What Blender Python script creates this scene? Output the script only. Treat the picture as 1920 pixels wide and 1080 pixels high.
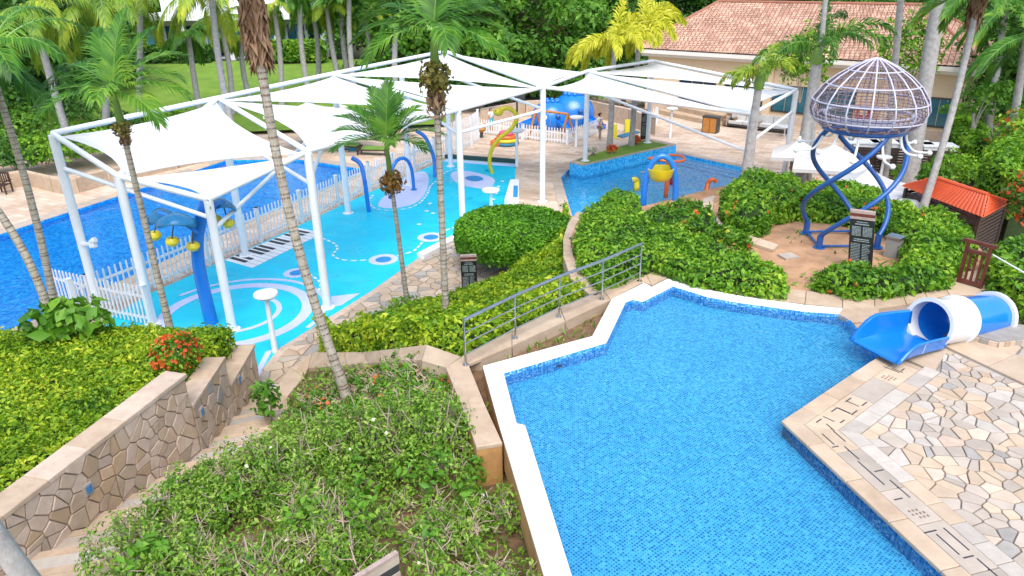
import bpy, bmesh, math, random
import numpy as np
from mathutils import Vector, Matrix
from mathutils.geometry import tessellate_polygon, delaunay_2d_cdt

random.seed(7)
rng = np.random.default_rng(11)
scene = bpy.context.scene
for o in list(bpy.data.objects):
    bpy.data.objects.remove(o)
COL = scene.collection
R = math.radians

# ------------------------------------------------------------------ camera
CAM_H, PITCH, ROLL, FPX = 10.0, R(23.9), R(-0.75), 1356.0
_c, _s = math.cos(PITCH), math.sin(PITCH)
FWD = Vector((0, _c, -_s))
_r0, _u0 = Vector((1, 0, 0)), Vector((0, _s, _c))
RIGHT = _r0 * math.cos(ROLL) + _u0 * math.sin(ROLL)
UP = -_r0 * math.sin(ROLL) + _u0 * math.cos(ROLL)
CAMP = Vector((0, 0, CAM_H))
cd = bpy.data.cameras.new('camera')
cd.sensor_width = 36.0
cd.lens = 36.0 * FPX / 1920.0
cd.clip_start = 0.1
cd.clip_end = 2000
cam = bpy.data.objects.new('camera', cd)
COL.objects.link(cam)
M = Matrix((RIGHT, UP, -FWD)).transposed().to_4x4()
M.translation = CAMP
cam.matrix_world = M
scene.camera = cam

# ------------------------------------------------------------------ world, sun, exposure
SUN_EL, SUN_AZ = R(60), R(172)          # azimuth measured from +Y towards +X
world = bpy.data.worlds.new('World')
scene.world = world
world.use_nodes = True
wn = world.node_tree
wn.nodes.clear()
sky = wn.nodes.new('ShaderNodeTexSky')
sky.sky_type = 'NISHITA'
sky.sun_disc = False
sky.sun_elevation = SUN_EL
sky.sun_rotation = SUN_AZ
sky.air_density = 1.0
sky.dust_density = 2.5
sky.ozone_density = 0.6
bg = wn.nodes.new('ShaderNodeBackground')
bg.inputs['Strength'].default_value = 0.15
wo = wn.nodes.new('ShaderNodeOutputWorld')
wn.links.new(sky.outputs[0], bg.inputs[0])
wn.links.new(bg.outputs[0], wo.inputs[0])
sl = bpy.data.lights.new('sun', 'SUN')
sl.energy = 1.5
sl.angle = R(50)
sl.color = (1.0, 0.96, 0.89)
sun = bpy.data.objects.new('sun', sl)
COL.objects.link(sun)
sd = Vector((math.sin(SUN_AZ) * math.cos(SUN_EL), math.cos(SUN_AZ) * math.cos(SUN_EL), math.sin(SUN_EL)))
sun.rotation_euler = sd.to_track_quat('Z', 'Y').to_euler()
scene.view_settings.view_transform = 'Standard'
scene.view_settings.look = 'None'
scene.view_settings.exposure = 1.12
scene.view_settings.gamma = 1.0
scene.view_settings.use_curve_mapping = False
scene.render.engine = 'CYCLES'
scene.cycles.max_bounces = 6
scene.cycles.diffuse_bounces = 3
scene.cycles.glossy_bounces = 2
scene.cycles.transparent_max_bounces = 12
scene.cycles.transmission_bounces = 6
scene.cycles.caustics_refractive = True
scene.cycles.sample_clamp_indirect = 8.0
scene.render.resolution_x, scene.render.resolution_y = 1024, 576


# ------------------------------------------------------------------ survey helpers
def ray(px, py):
    return FWD + RIGHT * ((px - 960) / FPX) - UP * ((py - 540) / FPX)


def P(px, py, z=0.0):
    """point of the place at height z on the sight line of a surveyed photo point"""
    d = ray(px, py)
    return CAMP + d * ((z - CAM_H) / d.z)


def Q(px, py, Y):
    d = ray(px, py)
    return CAMP + d * (Y / d.y)


def HGT(b, py):
    """height on the vertical through b seen at photo row py"""
    lo, hi = -5.0, 30.0
    for _ in range(50):
        m = (lo + hi) / 2
        q = Vector((b[0], b[1], m)) - CAMP
        y = 540 - FPX * q.dot(UP) / q.dot(FWD)
        if y > py:
            lo = m
        else:
            hi = m
    return lo


def XY(pts, z):
    return [tuple(P(a, b, z)[:2]) for a, b in pts]


# ------------------------------------------------------------------ materials
MATS = {}


def _bsdf(name):
    m = bpy.data.materials.new(name)
    m.use_nodes = True
    nt = m.node_tree
    b = nt.nodes['Principled BSDF']
    MATS[name] = m
    return m, nt, b


def _pos(nt, rot=0.0):
    g = nt.nodes.new('ShaderNodeNewGeometry')
    if not rot:
        return g.outputs['Position']
    v = nt.nodes.new('ShaderNodeVectorRotate')
    v.rotation_type = 'Z_AXIS'
    v.inputs['Angle'].default_value = rot
    nt.links.new(g.outputs['Position'], v.inputs['Vector'])
    return v.outputs[0]


def _noise(nt, vec, scale, detail=4, rough=0.6):
    n = nt.nodes.new('ShaderNodeTexNoise')
    n.inputs['Scale'].default_value = scale
    n.inputs['Detail'].default_value = detail
    n.inputs['Roughness'].default_value = rough
    nt.links.new(vec, n.inputs['Vector'])
    return n.outputs['Fac']


def _ramp(nt, fac, stops, interp='LINEAR'):
    r = nt.nodes.new('ShaderNodeValToRGB')
    r.color_ramp.interpolation = interp
    e = r.color_ramp.elements
    while len(e) < len(stops):
        e.new(0.5)
    for i, (p, c) in enumerate(stops):
        e[i].position = p
        e[i].color = (c[0], c[1], c[2], 1)
    nt.links.new(fac, r.inputs[0])
    return r.outputs[0]


def _bump(nt, b, h, strength=0.3, dist=0.02):
    n = nt.nodes.new('ShaderNodeBump')
    n.inputs['Strength'].default_value = strength
    n.inputs['Distance'].default_value = dist
    nt.links.new(h, n.inputs['Height'])
    nt.links.new(n.outputs[0], b.inputs['Normal'])


def _mix(nt, a, b, fac, mode='MIX'):
    n = nt.nodes.new('ShaderNodeMix')
    n.data_type = 'RGBA'
    n.blend_type = mode
    for s, v in ((n.inputs[6], a), (n.inputs[7], b)):
        if isinstance(v, (tuple, list)):
            s.default_value = (v[0], v[1], v[2], 1)
        else:
            nt.links.new(v, s)
    if isinstance(fac, (int, float)):
        n.inputs[0].default_value = fac
    else:
        nt.links.new(fac, n.inputs[0])
    return n.outputs[2]


def mat(name, c1, c2=None, scale=4.0, rough=0.6, bump=0.0, bscale=60.0, metallic=0.0, stain=None, isl=0.0, coat=0.0, wet=False):
    """plain surface: two tones mottled by noise, optional stain tone and per-piece variation"""
    m, nt, b = _bsdf(name)
    pos = _pos(nt)
    c2 = c2 or tuple(x * 0.86 for x in c1)
    col = _ramp(nt, _noise(nt, pos, scale, 3), [(0.32, c2), (0.68, c1)])
    if stain:
        f = _ramp(nt, _noise(nt, pos, scale * 0.37 + 0.1, 4, 0.7), [(0.52, (0, 0, 0)), (0.7, (1, 1, 1))])
        n = nt.nodes.new('ShaderNodeMath')
        n.operation = 'MULTIPLY'
        n.inputs[1].default_value = 0.7
        nt.links.new(f, n.inputs[0])
        col = _mix(nt, col, stain, n.outputs[0])
    if isl:
        g = nt.nodes.new('ShaderNodeObjectInfo')
        mr = nt.nodes.new('ShaderNodeMapRange')
        mr.inputs['To Min'].default_value = 1 - isl
        mr.inputs['To Max'].default_value = 1 + isl
        nt.links.new(g.outputs['Random'], mr.inputs[0])
        h = nt.nodes.new('ShaderNodeHueSaturation')
        nt.links.new(mr.outputs[0], h.inputs['Value'])
        nt.links.new(col, h.inputs['Color'])
        col = h.outputs[0]
    nt.links.new(col, b.inputs['Base Color'])
    b.inputs['Roughness'].default_value = rough
    b.inputs['Metallic'].default_value = metallic
    if wet:
        nt.links.new(_ramp(nt, _noise(nt, pos, 0.7, 4), [(0.32, (0.14, 0.14, 0.14)), (0.50, (0.5, 0.5, 0.5))]), b.inputs['Roughness'])
    if coat:
        b.inputs['Coat Weight'].default_value = coat
        b.inputs['Coat Roughness'].default_value = 0.1
    if bump:
        _bump(nt, b, _noise(nt, pos, bscale, 2), bump)
    return m


def leafmat(name, stops, rough=0.5, trans=0.3, patch=0.5, pscale=0.9):
    """leaves: colour drawn per leaf, drifting in patches through the plant"""
    m, nt, b = _bsdf(name)
    g = nt.nodes.new('ShaderNodeNewGeometry')
    n = _noise(nt, g.outputs['Position'], pscale, 3)
    mr = nt.nodes.new('ShaderNodeMapRange')
    mr.inputs['From Min'].default_value = 0.3
    mr.inputs['From Max'].default_value = 0.7
    nt.links.new(n, mr.inputs[0])
    mx = nt.nodes.new('ShaderNodeMix')
    mx.inputs[0].default_value = patch
    nt.links.new(g.outputs['Random Per Island'], mx.inputs[2])
    nt.links.new(mr.outputs[0], mx.inputs[3])
    col = _ramp(nt, mx.outputs[0], stops)
    nt.links.new(col, b.inputs['Base Color'])
    b.inputs['Roughness'].default_value = rough
    b.inputs['Specular IOR Level'].default_value = 0.35
    t = nt.nodes.new('ShaderNodeBsdfTranslucent')
    nt.links.new(col, t.inputs['Color'])
    ms = nt.nodes.new('ShaderNodeMixShader')
    ms.inputs[0].default_value = trans
    nt.links.new(b.outputs[0], ms.inputs[1])
    nt.links.new(t.outputs[0], ms.inputs[2])
    nt.links.new(ms.outputs[0], nt.nodes['Material Output'].inputs['Surface'])
    return m


def mosaic(name, tile, stops, grout, gw=0.08, rot=0.0, dot=None, rough=0.25, big=None):
    """small glazed tiles: one colour per tile, grout lines, optional darker centre"""
    m, nt, b = _bsdf(name)
    v = _pos(nt, rot)
    sc = nt.nodes.new('ShaderNodeVectorMath')
    sc.operation = 'SCALE'
    sc.inputs['Scale'].default_value = 1.0 / tile
    nt.links.new(v, sc.inputs[0])
    fl = nt.nodes.new('ShaderNodeVectorMath')
    fl.operation = 'FLOOR'
    nt.links.new(sc.outputs[0], fl.inputs[0])
    wnz = nt.nodes.new('ShaderNodeTexWhiteNoise')
    wnz.noise_dimensions = '3D'
    nt.links.new(fl.outputs[0], wnz.inputs['Vector'])
    fac = wnz.outputs['Value']
    if big:
        nb = _noise(nt, v, big, 3)
        mm = nt.nodes.new('ShaderNodeMix')
        mm.inputs[0].default_value = 0.45
        nt.links.new(fac, mm.inputs[2])
        nt.links.new(nb, mm.inputs[3])
        fac = mm.outputs[0]
    col = _ramp(nt, fac, stops)
    fr = nt.nodes.new('ShaderNodeVectorMath')
    fr.operation = 'FRACTION'
    nt.links.new(sc.outputs[0], fr.inputs[0])
    sx = nt.nodes.new('ShaderNodeSeparateXYZ')
    nt.links.new(fr.outputs[0], sx.inputs[0])

    def edge(o):
        a = nt.nodes.new('ShaderNodeMath')
        a.operation = 'SUBTRACT'
        a.inputs[1].default_value = 0.5
        nt.links.new(o, a.inputs[0])
        c = nt.nodes.new('ShaderNodeMath')
        c.operation = 'ABSOLUTE'
        nt.links.new(a.outputs[0], c.inputs[0])
        return c.outputs[0]
    mxn = nt.nodes.new('ShaderNodeMath')
    mxn.operation = 'MAXIMUM'
    nt.links.new(edge(sx.outputs[0]), mxn.inputs[0])
    nt.links.new(edge(sx.outputs[1]), mxn.inputs[1])
    gt = nt.nodes.new('ShaderNodeMath')
    gt.operation = 'GREATER_THAN'
    gt.inputs[1].default_value = 0.5 - gw / 2
    nt.links.new(mxn.outputs[0], gt.inputs[0])
    if dot:
        lt = nt.nodes.new('ShaderNodeMath')
        lt.operation = 'LESS_THAN'
        lt.inputs[1].default_value = dot[1]
        nt.links.new(mxn.outputs[0], lt.inputs[0])
        sp = nt.nodes.new('ShaderNodeSeparateColor')
        nt.links.new(wnz.outputs['Color'], sp.inputs[0])
        mp = nt.nodes.new('ShaderNodeMapRange')
        mp.inputs['To Min'].default_value = dot[1] * 0.45
        mp.inputs['To Max'].default_value = dot[1] * 1.75
        nt.links.new(sp.outputs[1], mp.inputs[0])
        nt.links.new(mp.outputs[0], lt.inputs[1])
        col = _mix(nt, col, dot[0], lt.outputs[0])
    col = _mix(nt, col, grout, gt.outputs[0])
    nt.links.new(col, b.inputs['Base Color'])
    b.inputs['Roughness'].default_value = rough
    return m


def water(name, tint, scale=2.2, strength=0.25, refl=1.0):
    """clear pool water: refracts the tiles below, mirrors the sky, gently rippled"""
    m, nt, b = _bsdf(name)
    b.inputs['Base Color'].default_value = (*tint, 1)
    b.inputs['Roughness'].default_value = 0.0
    b.inputs['IOR'].default_value = 1.33
    b.inputs['Transmission Weight'].default_value = 1.0
    b.inputs['Specular IOR Level'].default_value = 0.5 * refl
    pos = _pos(nt)
    w1 = _noise(nt, pos, scale, 3)
    w2 = _noise(nt, pos, scale * 0.35, 2)
    ad = nt.nodes.new('ShaderNodeMath')
    ad.operation = 'MULTIPLY_ADD'
    ad.inputs[1].default_value = 2.0
    nt.links.new(w2, ad.inputs[0])
    nt.links.new(w1, ad.inputs[2])
    _bump(nt, b, ad.outputs[0], strength, 0.05)
    return m


def fabric(name, col, trans=0.25):
    m, nt, b = _bsdf(name)
    b.inputs['Base Color'].default_value = (*col, 1)
    b.inputs['Roughness'].default_value = 0.8
    _bump(nt, b, _noise(nt, _pos(nt), 3, 4), 0.15, 0.03)
    t = nt.nodes.new('ShaderNodeBsdfTranslucent')
    t.inputs[0].default_value = (*col, 1)
    ms = nt.nodes.new('ShaderNodeMixShader')
    ms.inputs[0].default_value = trans
    nt.links.new(b.outputs[0], ms.inputs[1])
    nt.links.new(t.outputs[0], ms.inputs[2])
    nt.links.new(ms.outputs[0], nt.nodes['Material Output'].inputs['Surface'])
    return m


# stone and ground
mat('stone_tan', (0.5, 0.385, 0.275), (0.41, 0.3, 0.205), 3.5, 0.75, 0.25, 70, isl=0.12, stain=(0.36, 0.26, 0.17))
mat('stone_cream', (0.50, 0.395, 0.285), (0.42, 0.32, 0.225), 3.0, 0.7, 0.2, 80, isl=0.1, stain=(0.42, 0.31, 0.21))
mat('stone_pale', (0.44, 0.375, 0.31), (0.35, 0.295, 0.24), 2.2, 0.7, 0.3, 60, isl=0.12, stain=(0.34, 0.29, 0.24))
mat('stone_grey', (0.35, 0.325, 0.295), (0.27, 0.25, 0.225), 4.0, 0.75, 0.3, 60, isl=0.15)
mat('stone_rust', (0.50, 0.35, 0.21), (0.43, 0.31, 0.20), 5.0, 0.75, 0.3, 60, isl=0.15)
mat('stone_pink', (0.57, 0.45, 0.35), (0.46, 0.35, 0.265), 5.0, 0.75, 0.3, 60, isl=0.12)
mat('stone_white', (0.46, 0.415, 0.36), (0.38, 0.34, 0.295), 5.0, 0.75, 0.3, 60, isl=0.12)
mat('mortar', (0.30, 0.24, 0.19), (0.22, 0.17, 0.13), 6, 0.9, 0.4, 40)
mat('grout_grey', (0.28, 0.27, 0.26), (0.19, 0.18, 0.17), 3, 0.9, 0.4, 40)
mat('soil', (0.20, 0.12, 0.065), (0.11, 0.065, 0.035), 5, 0.95, 0.6, 30)
mat('soil_dry', (0.46, 0.27, 0.15), (0.30, 0.17, 0.09), 2.5, 0.95, 0.6, 30)
mat('white_coping', (0.82, 0.81, 0.79), (0.74, 0.73, 0.71), 2.0, 0.5, 0.12, 40, stain=(0.60, 0.58, 0.53), isl=0.05)
mat('orange_render', (0.50, 0.27, 0.09), (0.36, 0.19, 0.07), 3, 0.9, 0.3, 30)
mat('earth', (0.10, 0.11, 0.05), (0.07, 0.07, 0.035), 0.6, 0.95, 0.3, 8)
mat('lawn', (0.16, 0.27, 0.025), (0.10, 0.20, 0.015), 0.8, 0.9, 0.5, 40)
mat('path_stone', (0.55, 0.45, 0.36), (0.46, 0.37, 0.29), 1.5, 0.85, 0.2, 30)


def paving_mat():
    """far deck: coursed sandstone slabs whose pieces are too small to tell apart"""
    m, nt, b = _bsdf('paving')
    v = _pos(nt, R(27))
    br = nt.nodes.new('ShaderNodeTexBrick')
    br.inputs['Scale'].default_value = 1.0
    br.inputs['Brick Width'].default_value = 0.75
    br.inputs['Row Height'].default_value = 0.36
    br.inputs['Mortar Size'].default_value = 0.012
    br.inputs['Color1'].default_value = (0.68, 0.56, 0.46, 1)
    br.inputs['Color2'].default_value = (0.47, 0.35, 0.26, 1)
    br.inputs['Mortar'].default_value = (0.38, 0.30, 0.24, 1)
    br.inputs['Bias'].default_value = -0.2
    nt.links.new(v, br.inputs['Vector'])
    n = _ramp(nt, _noise(nt, v, 0.5, 5), [(0.3, (0.72, 0.66, 0.58)), (0.7, (1.0, 1.0, 1.0))])
    col = _mix(nt, br.outputs[0], n, 1.0, 'MULTIPLY')
    nt.links.new(col, b.inputs['Base Color'])
    b.inputs['Roughness'].default_value = 0.75
    _bump(nt, b, _noise(nt, v, 25, 5), 0.2)


paving_mat()
# paints, plastics, metals
mat('white_steel', (0.82, 0.84, 0.86), (0.76, 0.79, 0.82), 1.5, 0.35, 0.0)
mat('white_paint', (0.80, 0.81, 0.82), (0.72, 0.74, 0.75), 3, 0.5, 0.05)
mat('cyan_pad', (0.0, 0.60, 0.80), (0.0, 0.51, 0.72), 0.9, 0.45, 0.08, 200, stain=(0.02, 0.50, 0.66), wet=True)
mat('lavender_pad', (0.56, 0.62, 0.84), (0.50, 0.56, 0.79), 0.8, 0.5, 0.08, 200)
mat('blue_pad', (0.02, 0.26, 0.62), None, 0.8, 0.5)
mat('white_pad', (0.82, 0.84, 0.86), None, 1.0, 0.5)
mat('black_pad', (0.015, 0.018, 0.025), (0.03, 0.03, 0.04), 3, 0.5)
mat('blue_plastic', (0.012, 0.20, 0.70), (0.012, 0.17, 0.62), 1.2, 0.25, coat=0.3)
mat('navy_tube', (0.012, 0.10, 0.36), (0.010, 0.08, 0.29), 2.5, 0.35, coat=0.2)
mat('slide_blue', (0.008, 0.19, 0.64), (0.006, 0.16, 0.56), 1.0, 0.18, coat=0.4)
mat('slide_white', (0.72, 0.73, 0.75), (0.66, 0.67, 0.70), 1.0, 0.2, coat=0.3)
mat('teal_panel', (0.015, 0.20, 0.42), (0.01, 0.15, 0.35), 2, 0.25, coat=0.3)
mat('yellow_plastic', (0.72, 0.62, 0.02), (0.62, 0.52, 0.01), 2, 0.3, coat=0.2)
mat('orange_plastic', (0.72, 0.16, 0.03), (0.62, 0.12, 0.02), 2, 0.35, coat=0.2)
mat('steel', (0.55, 0.55, 0.54), (0.45, 0.45, 0.45), 8, 0.3, 0, metallic=1.0)
mat('wood_orange', (0.52, 0.22, 0.045), (0.40, 0.16, 0.03), 6, 0.6, 0.1, 50)
mat('wood_dark', (0.05, 0.028, 0.02), (0.03, 0.016, 0.012), 5, 0.55, 0.15, 40)
mat('wood_red', (0.15, 0.035, 0.02), (0.10, 0.022, 0.014), 6, 0.5, 0.15, 40)
mat('wood_grey', (0.42, 0.33, 0.29), (0.30, 0.22, 0.19), 9, 0.7, 0.2, 60)
mat('sign_black', (0.012, 0.014, 0.015), (0.02, 0.022, 0.022), 5, 0.4)
mat('sign_text', (0.32, 0.40, 0.40), None, 5, 0.6)
mat('dark_metal', (0.05, 0.055, 0.06), (0.035, 0.04, 0.045), 4, 0.45)
mat('bin_grey', (0.30, 0.30, 0.28), (0.24, 0.24, 0.22), 5, 0.5)
mat('red_paint', (0.55, 0.02, 0.015), None, 3, 0.35)
mat('pink_plastic', (0.70, 0.12, 0.22), None, 3, 0.4)
mat('cushion', (0.62, 0.61, 0.58), (0.55, 0.54, 0.51), 4, 0.85)
mat('green_kerb', (0.015, 0.06, 0.055), None, 3, 0.5)
mat('blue_mat', (0.02, 0.16, 0.28), None, 3, 0.6)
fabric('sail', (0.90, 0.90, 0.90), 0.45)
fabric('umbrella_white', (0.66, 0.66, 0.65), 0.15)
fabric('sofa_cloth', (0.60, 0.59, 0.56), 0.0)
mat('orange_tile', (0.66, 0.11, 0.035), (0.56, 0.085, 0.025), 2, 0.5)
# buildings
mat('wall_cream', (0.72, 0.56, 0.37), (0.67, 0.51, 0.33), 0.8, 0.85, 0.1, 30)
mat('trim_white', (0.80, 0.77, 0.70), (0.74, 0.71, 0.64), 1, 0.7)
def tile_mat():
    m, nt, b = _bsdf('roof_tile')
    v = _pos(nt, R(32))
    br = nt.nodes.new('ShaderNodeTexBrick')
    br.offset = 0.0
    br.inputs['Scale'].default_value = 1.0
    br.inputs['Brick Width'].default_value = 0.30
    br.inputs['Row Height'].default_value = 0.29
    br.inputs['Mortar Size'].default_value = 0.022
    br.inputs['Color1'].default_value = (0.58, 0.38, 0.28, 1)
    br.inputs['Color2'].default_value = (0.38, 0.21, 0.145, 1)
    br.inputs['Mortar'].default_value = (0.13, 0.065, 0.045, 1)
    nt.links.new(v, br.inputs['Vector'])
    n = _ramp(nt, _noise(nt, v, 0.5, 4), [(0.3, (0.75, 0.72, 0.7)), (0.7, (1.1, 1.08, 1.05))])
    nt.links.new(_mix(nt, br.outputs[0], n, 1.0, 'MULTIPLY'), b.inputs['Base Color'])
    b.inputs['Roughness'].default_value = 0.85


tile_mat()
mat('ridge_tile', (0.36, 0.15, 0.09), (0.28, 0.11, 0.07), 3, 0.8)
mat('villa_white', (0.78, 0.79, 0.80), (0.70, 0.72, 0.73), 0.8, 0.7)
mat('glass_teal', (0.03, 0.16, 0.20), (0.02, 0.10, 0.14), 0.7, 0.08)
mat('glass_dark', (0.02, 0.035, 0.05), (0.01, 0.02, 0.03), 0.7, 0.06)
mat('curtain_teal', (0.10, 0.38, 0.42), (0.06, 0.28, 0.33), 2, 0.7)
# people
mat('skin', (0.52, 0.30, 0.20), None, 6, 0.55)
mat('hair_black', (0.012, 0.010, 0.009), None, 6, 0.5)
mat('cloth_beige', (0.68, 0.62, 0.54), (0.60, 0.54, 0.47), 8, 0.85)
mat('cloth_khaki', (0.30, 0.25, 0.18), (0.26, 0.21, 0.15), 8, 0.85)
mat('cloth_black', (0.014, 0.014, 0.016), None, 8, 0.85)
mat('cloth_white', (0.78, 0.78, 0.78), None, 8, 0.85)
mat('cloth_teal', (0.02, 0.32, 0.46), None, 8, 0.85)
# plants
mat('bark_palm', (0.44, 0.40, 0.33), (0.27, 0.235, 0.185), 9, 0.9, 0.5, 40)
mat('bark_grey', (0.42, 0.41, 0.39), (0.28, 0.27, 0.26), 6, 0.9, 0.5, 40)
mat('bark_brown', (0.17, 0.11, 0.07), (0.10, 0.065, 0.04), 6, 0.9, 0.5, 40)
mat('ring_dark', (0.20, 0.155, 0.11), (0.12, 0.09, 0.065), 9, 0.9, 0.4, 40)
mat('crownshaft', (0.16, 0.30, 0.045), (0.11, 0.22, 0.03), 4, 0.45)
mat('twig', (0.50, 0.41, 0.32), (0.32, 0.24, 0.17), 10, 0.9)
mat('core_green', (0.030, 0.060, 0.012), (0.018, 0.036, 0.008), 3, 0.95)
mat('fibre', (0.30, 0.20, 0.12), (0.17, 0.11, 0.065), 9, 0.95, 0.4, 40)
leafmat('leaf_lime', [(0.1, (0.05, 0.14, 0.008)), (0.4, (0.16, 0.33, 0.010)), (0.65, (0.36, 0.50, 0.018)), (0.9, (0.62, 0.66, 0.05))], trans=0.35)
leafmat('leaf_hedge', [(0.1, (0.035, 0.12, 0.010)), (0.4, (0.11, 0.29, 0.014)), (0.7, (0.23, 0.43, 0.022)), (0.95, (0.40, 0.56, 0.05))], trans=0.35)
leafmat('leaf_topiary', [(0.1, (0.035, 0.13, 0.006)), (0.5, (0.10, 0.30, 0.010)), (0.9, (0.20, 0.46, 0.02))])
leafmat('leaf_shrub', [(0.1, (0.05, 0.16, 0.014)), (0.4, (0.14, 0.30, 0.022)), (0.7, (0.25, 0.41, 0.045)), (0.88, (0.40, 0.50, 0.13)), (1.0, (0.48, 0.38, 0.18))], pscale=2.3, trans=0.3, patch=0.4)
leafmat('leaf_bright', [(0.1, (0.05, 0.16, 0.012)), (0.6, (0.12, 0.30, 0.02)), (1.0, (0.22, 0.40, 0.03))])
leafmat('leaf_dark', [(0.1, (0.014, 0.05, 0.010)), (0.5, (0.055, 0.17, 0.02)), (0.9, (0.13, 0.30, 0.035))])
leafmat('leaf_tree', [(0.1, (0.025, 0.09, 0.012)), (0.5, (0.09, 0.26, 0.022)), (0.9, (0.21, 0.42, 0.04))], pscale=0.35)
leafmat('leaf_red', [(0.1, (0.55, 0.06, 0.02)), (0.5, (0.70, 0.14, 0.03)), (1.0, (0.75, 0.30, 0.05))])
leafmat('leaf_white', [(0.1, (0.62, 0.60, 0.45)), (1.0, (0.80, 0.78, 0.66))])
leafmat('frond_green', [(0.1, (0.018, 0.08, 0.008)), (0.5, (0.06, 0.20, 0.014)), (0.8, (0.17, 0.34, 0.025)), (1.0, (0.36, 0.48, 0.05))], patch=0.6, pscale=0.7)
leafmat('frond_olive', [(0.1, (0.06, 0.15, 0.012)), (0.5, (0.20, 0.33, 0.02)), (0.85, (0.42, 0.48, 0.03)), (1.0, (0.65, 0.55, 0.05))], patch=0.6, pscale=0.6)
leafmat('frond_yellow', [(0.1, (0.42, 0.48, 0.01)), (0.5, (0.60, 0.60, 0.04)), (1.0, (0.76, 0.72, 0.12))], patch=0.5, trans=0.4)
leafmat('frond_dead', [(0.1, (0.16, 0.09, 0.05)), (0.6, (0.30, 0.18, 0.10)), (1.0, (0.42, 0.29, 0.17))], trans=0.1)
leafmat('fruit', [(0.1, (0.14, 0.13, 0.03)), (0.6, (0.25, 0.22, 0.05)), (1.0, (0.40, 0.28, 0.06))], trans=0.0)
leafmat('fruit_brown', [(0.1, (0.16, 0.08, 0.02)), (0.6, (0.33, 0.17, 0.04)), (1.0, (0.45, 0.28, 0.07))], trans=0.0)
# pool finishes
POOLROT = R(-40)
mosaic('mosaic_upper', 0.047, [(0.15, (0.03, 0.33, 0.63)), (0.4, (0.065, 0.47, 0.76)), (0.7, (0.11, 0.57, 0.85)), (0.92, (0.22, 0.68, 0.91))], (0.09, 0.50, 0.78), 0.12, POOLROT, dot=((0.008, 0.18, 0.48), 0.22), big=0.5)
mosaic('mosaic_wall', 0.04, [(0.1, (0.015, 0.16, 0.50)), (0.45, (0.03, 0.26, 0.66)), (0.75, (0.06, 0.38, 0.78)), (0.95, (0.40, 0.68, 0.90))], (0.16, 0.42, 0.74), 0.16, POOLROT)
mosaic('mosaic_left', 0.09, [(0.1, (0.004, 0.20, 0.62)), (0.5, (0.008, 0.30, 0.80)), (0.9, (0.03, 0.42, 0.90))], (0.01, 0.30, 0.76), 0.08, R(27))
mosaic('mosaic_mid', 0.09, [(0.1, (0.015, 0.34, 0.80)), (0.5, (0.04, 0.50, 0.94)), (0.9, (0.14, 0.64, 0.98))], (0.07, 0.52, 0.92), 0.10, R(27))
water('water_upper', (0.88, 0.97, 1.0), 3.0, 0.20)
water('water_left', (0.70, 0.93, 1.0), 3.0, 0.45, 0.6)
water('water_mid', (0.88, 0.97, 1.0), 3.0, 0.45, 0.6)
water('water_drop', (0.95, 0.98, 1.0), 8.0, 0.5)

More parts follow.
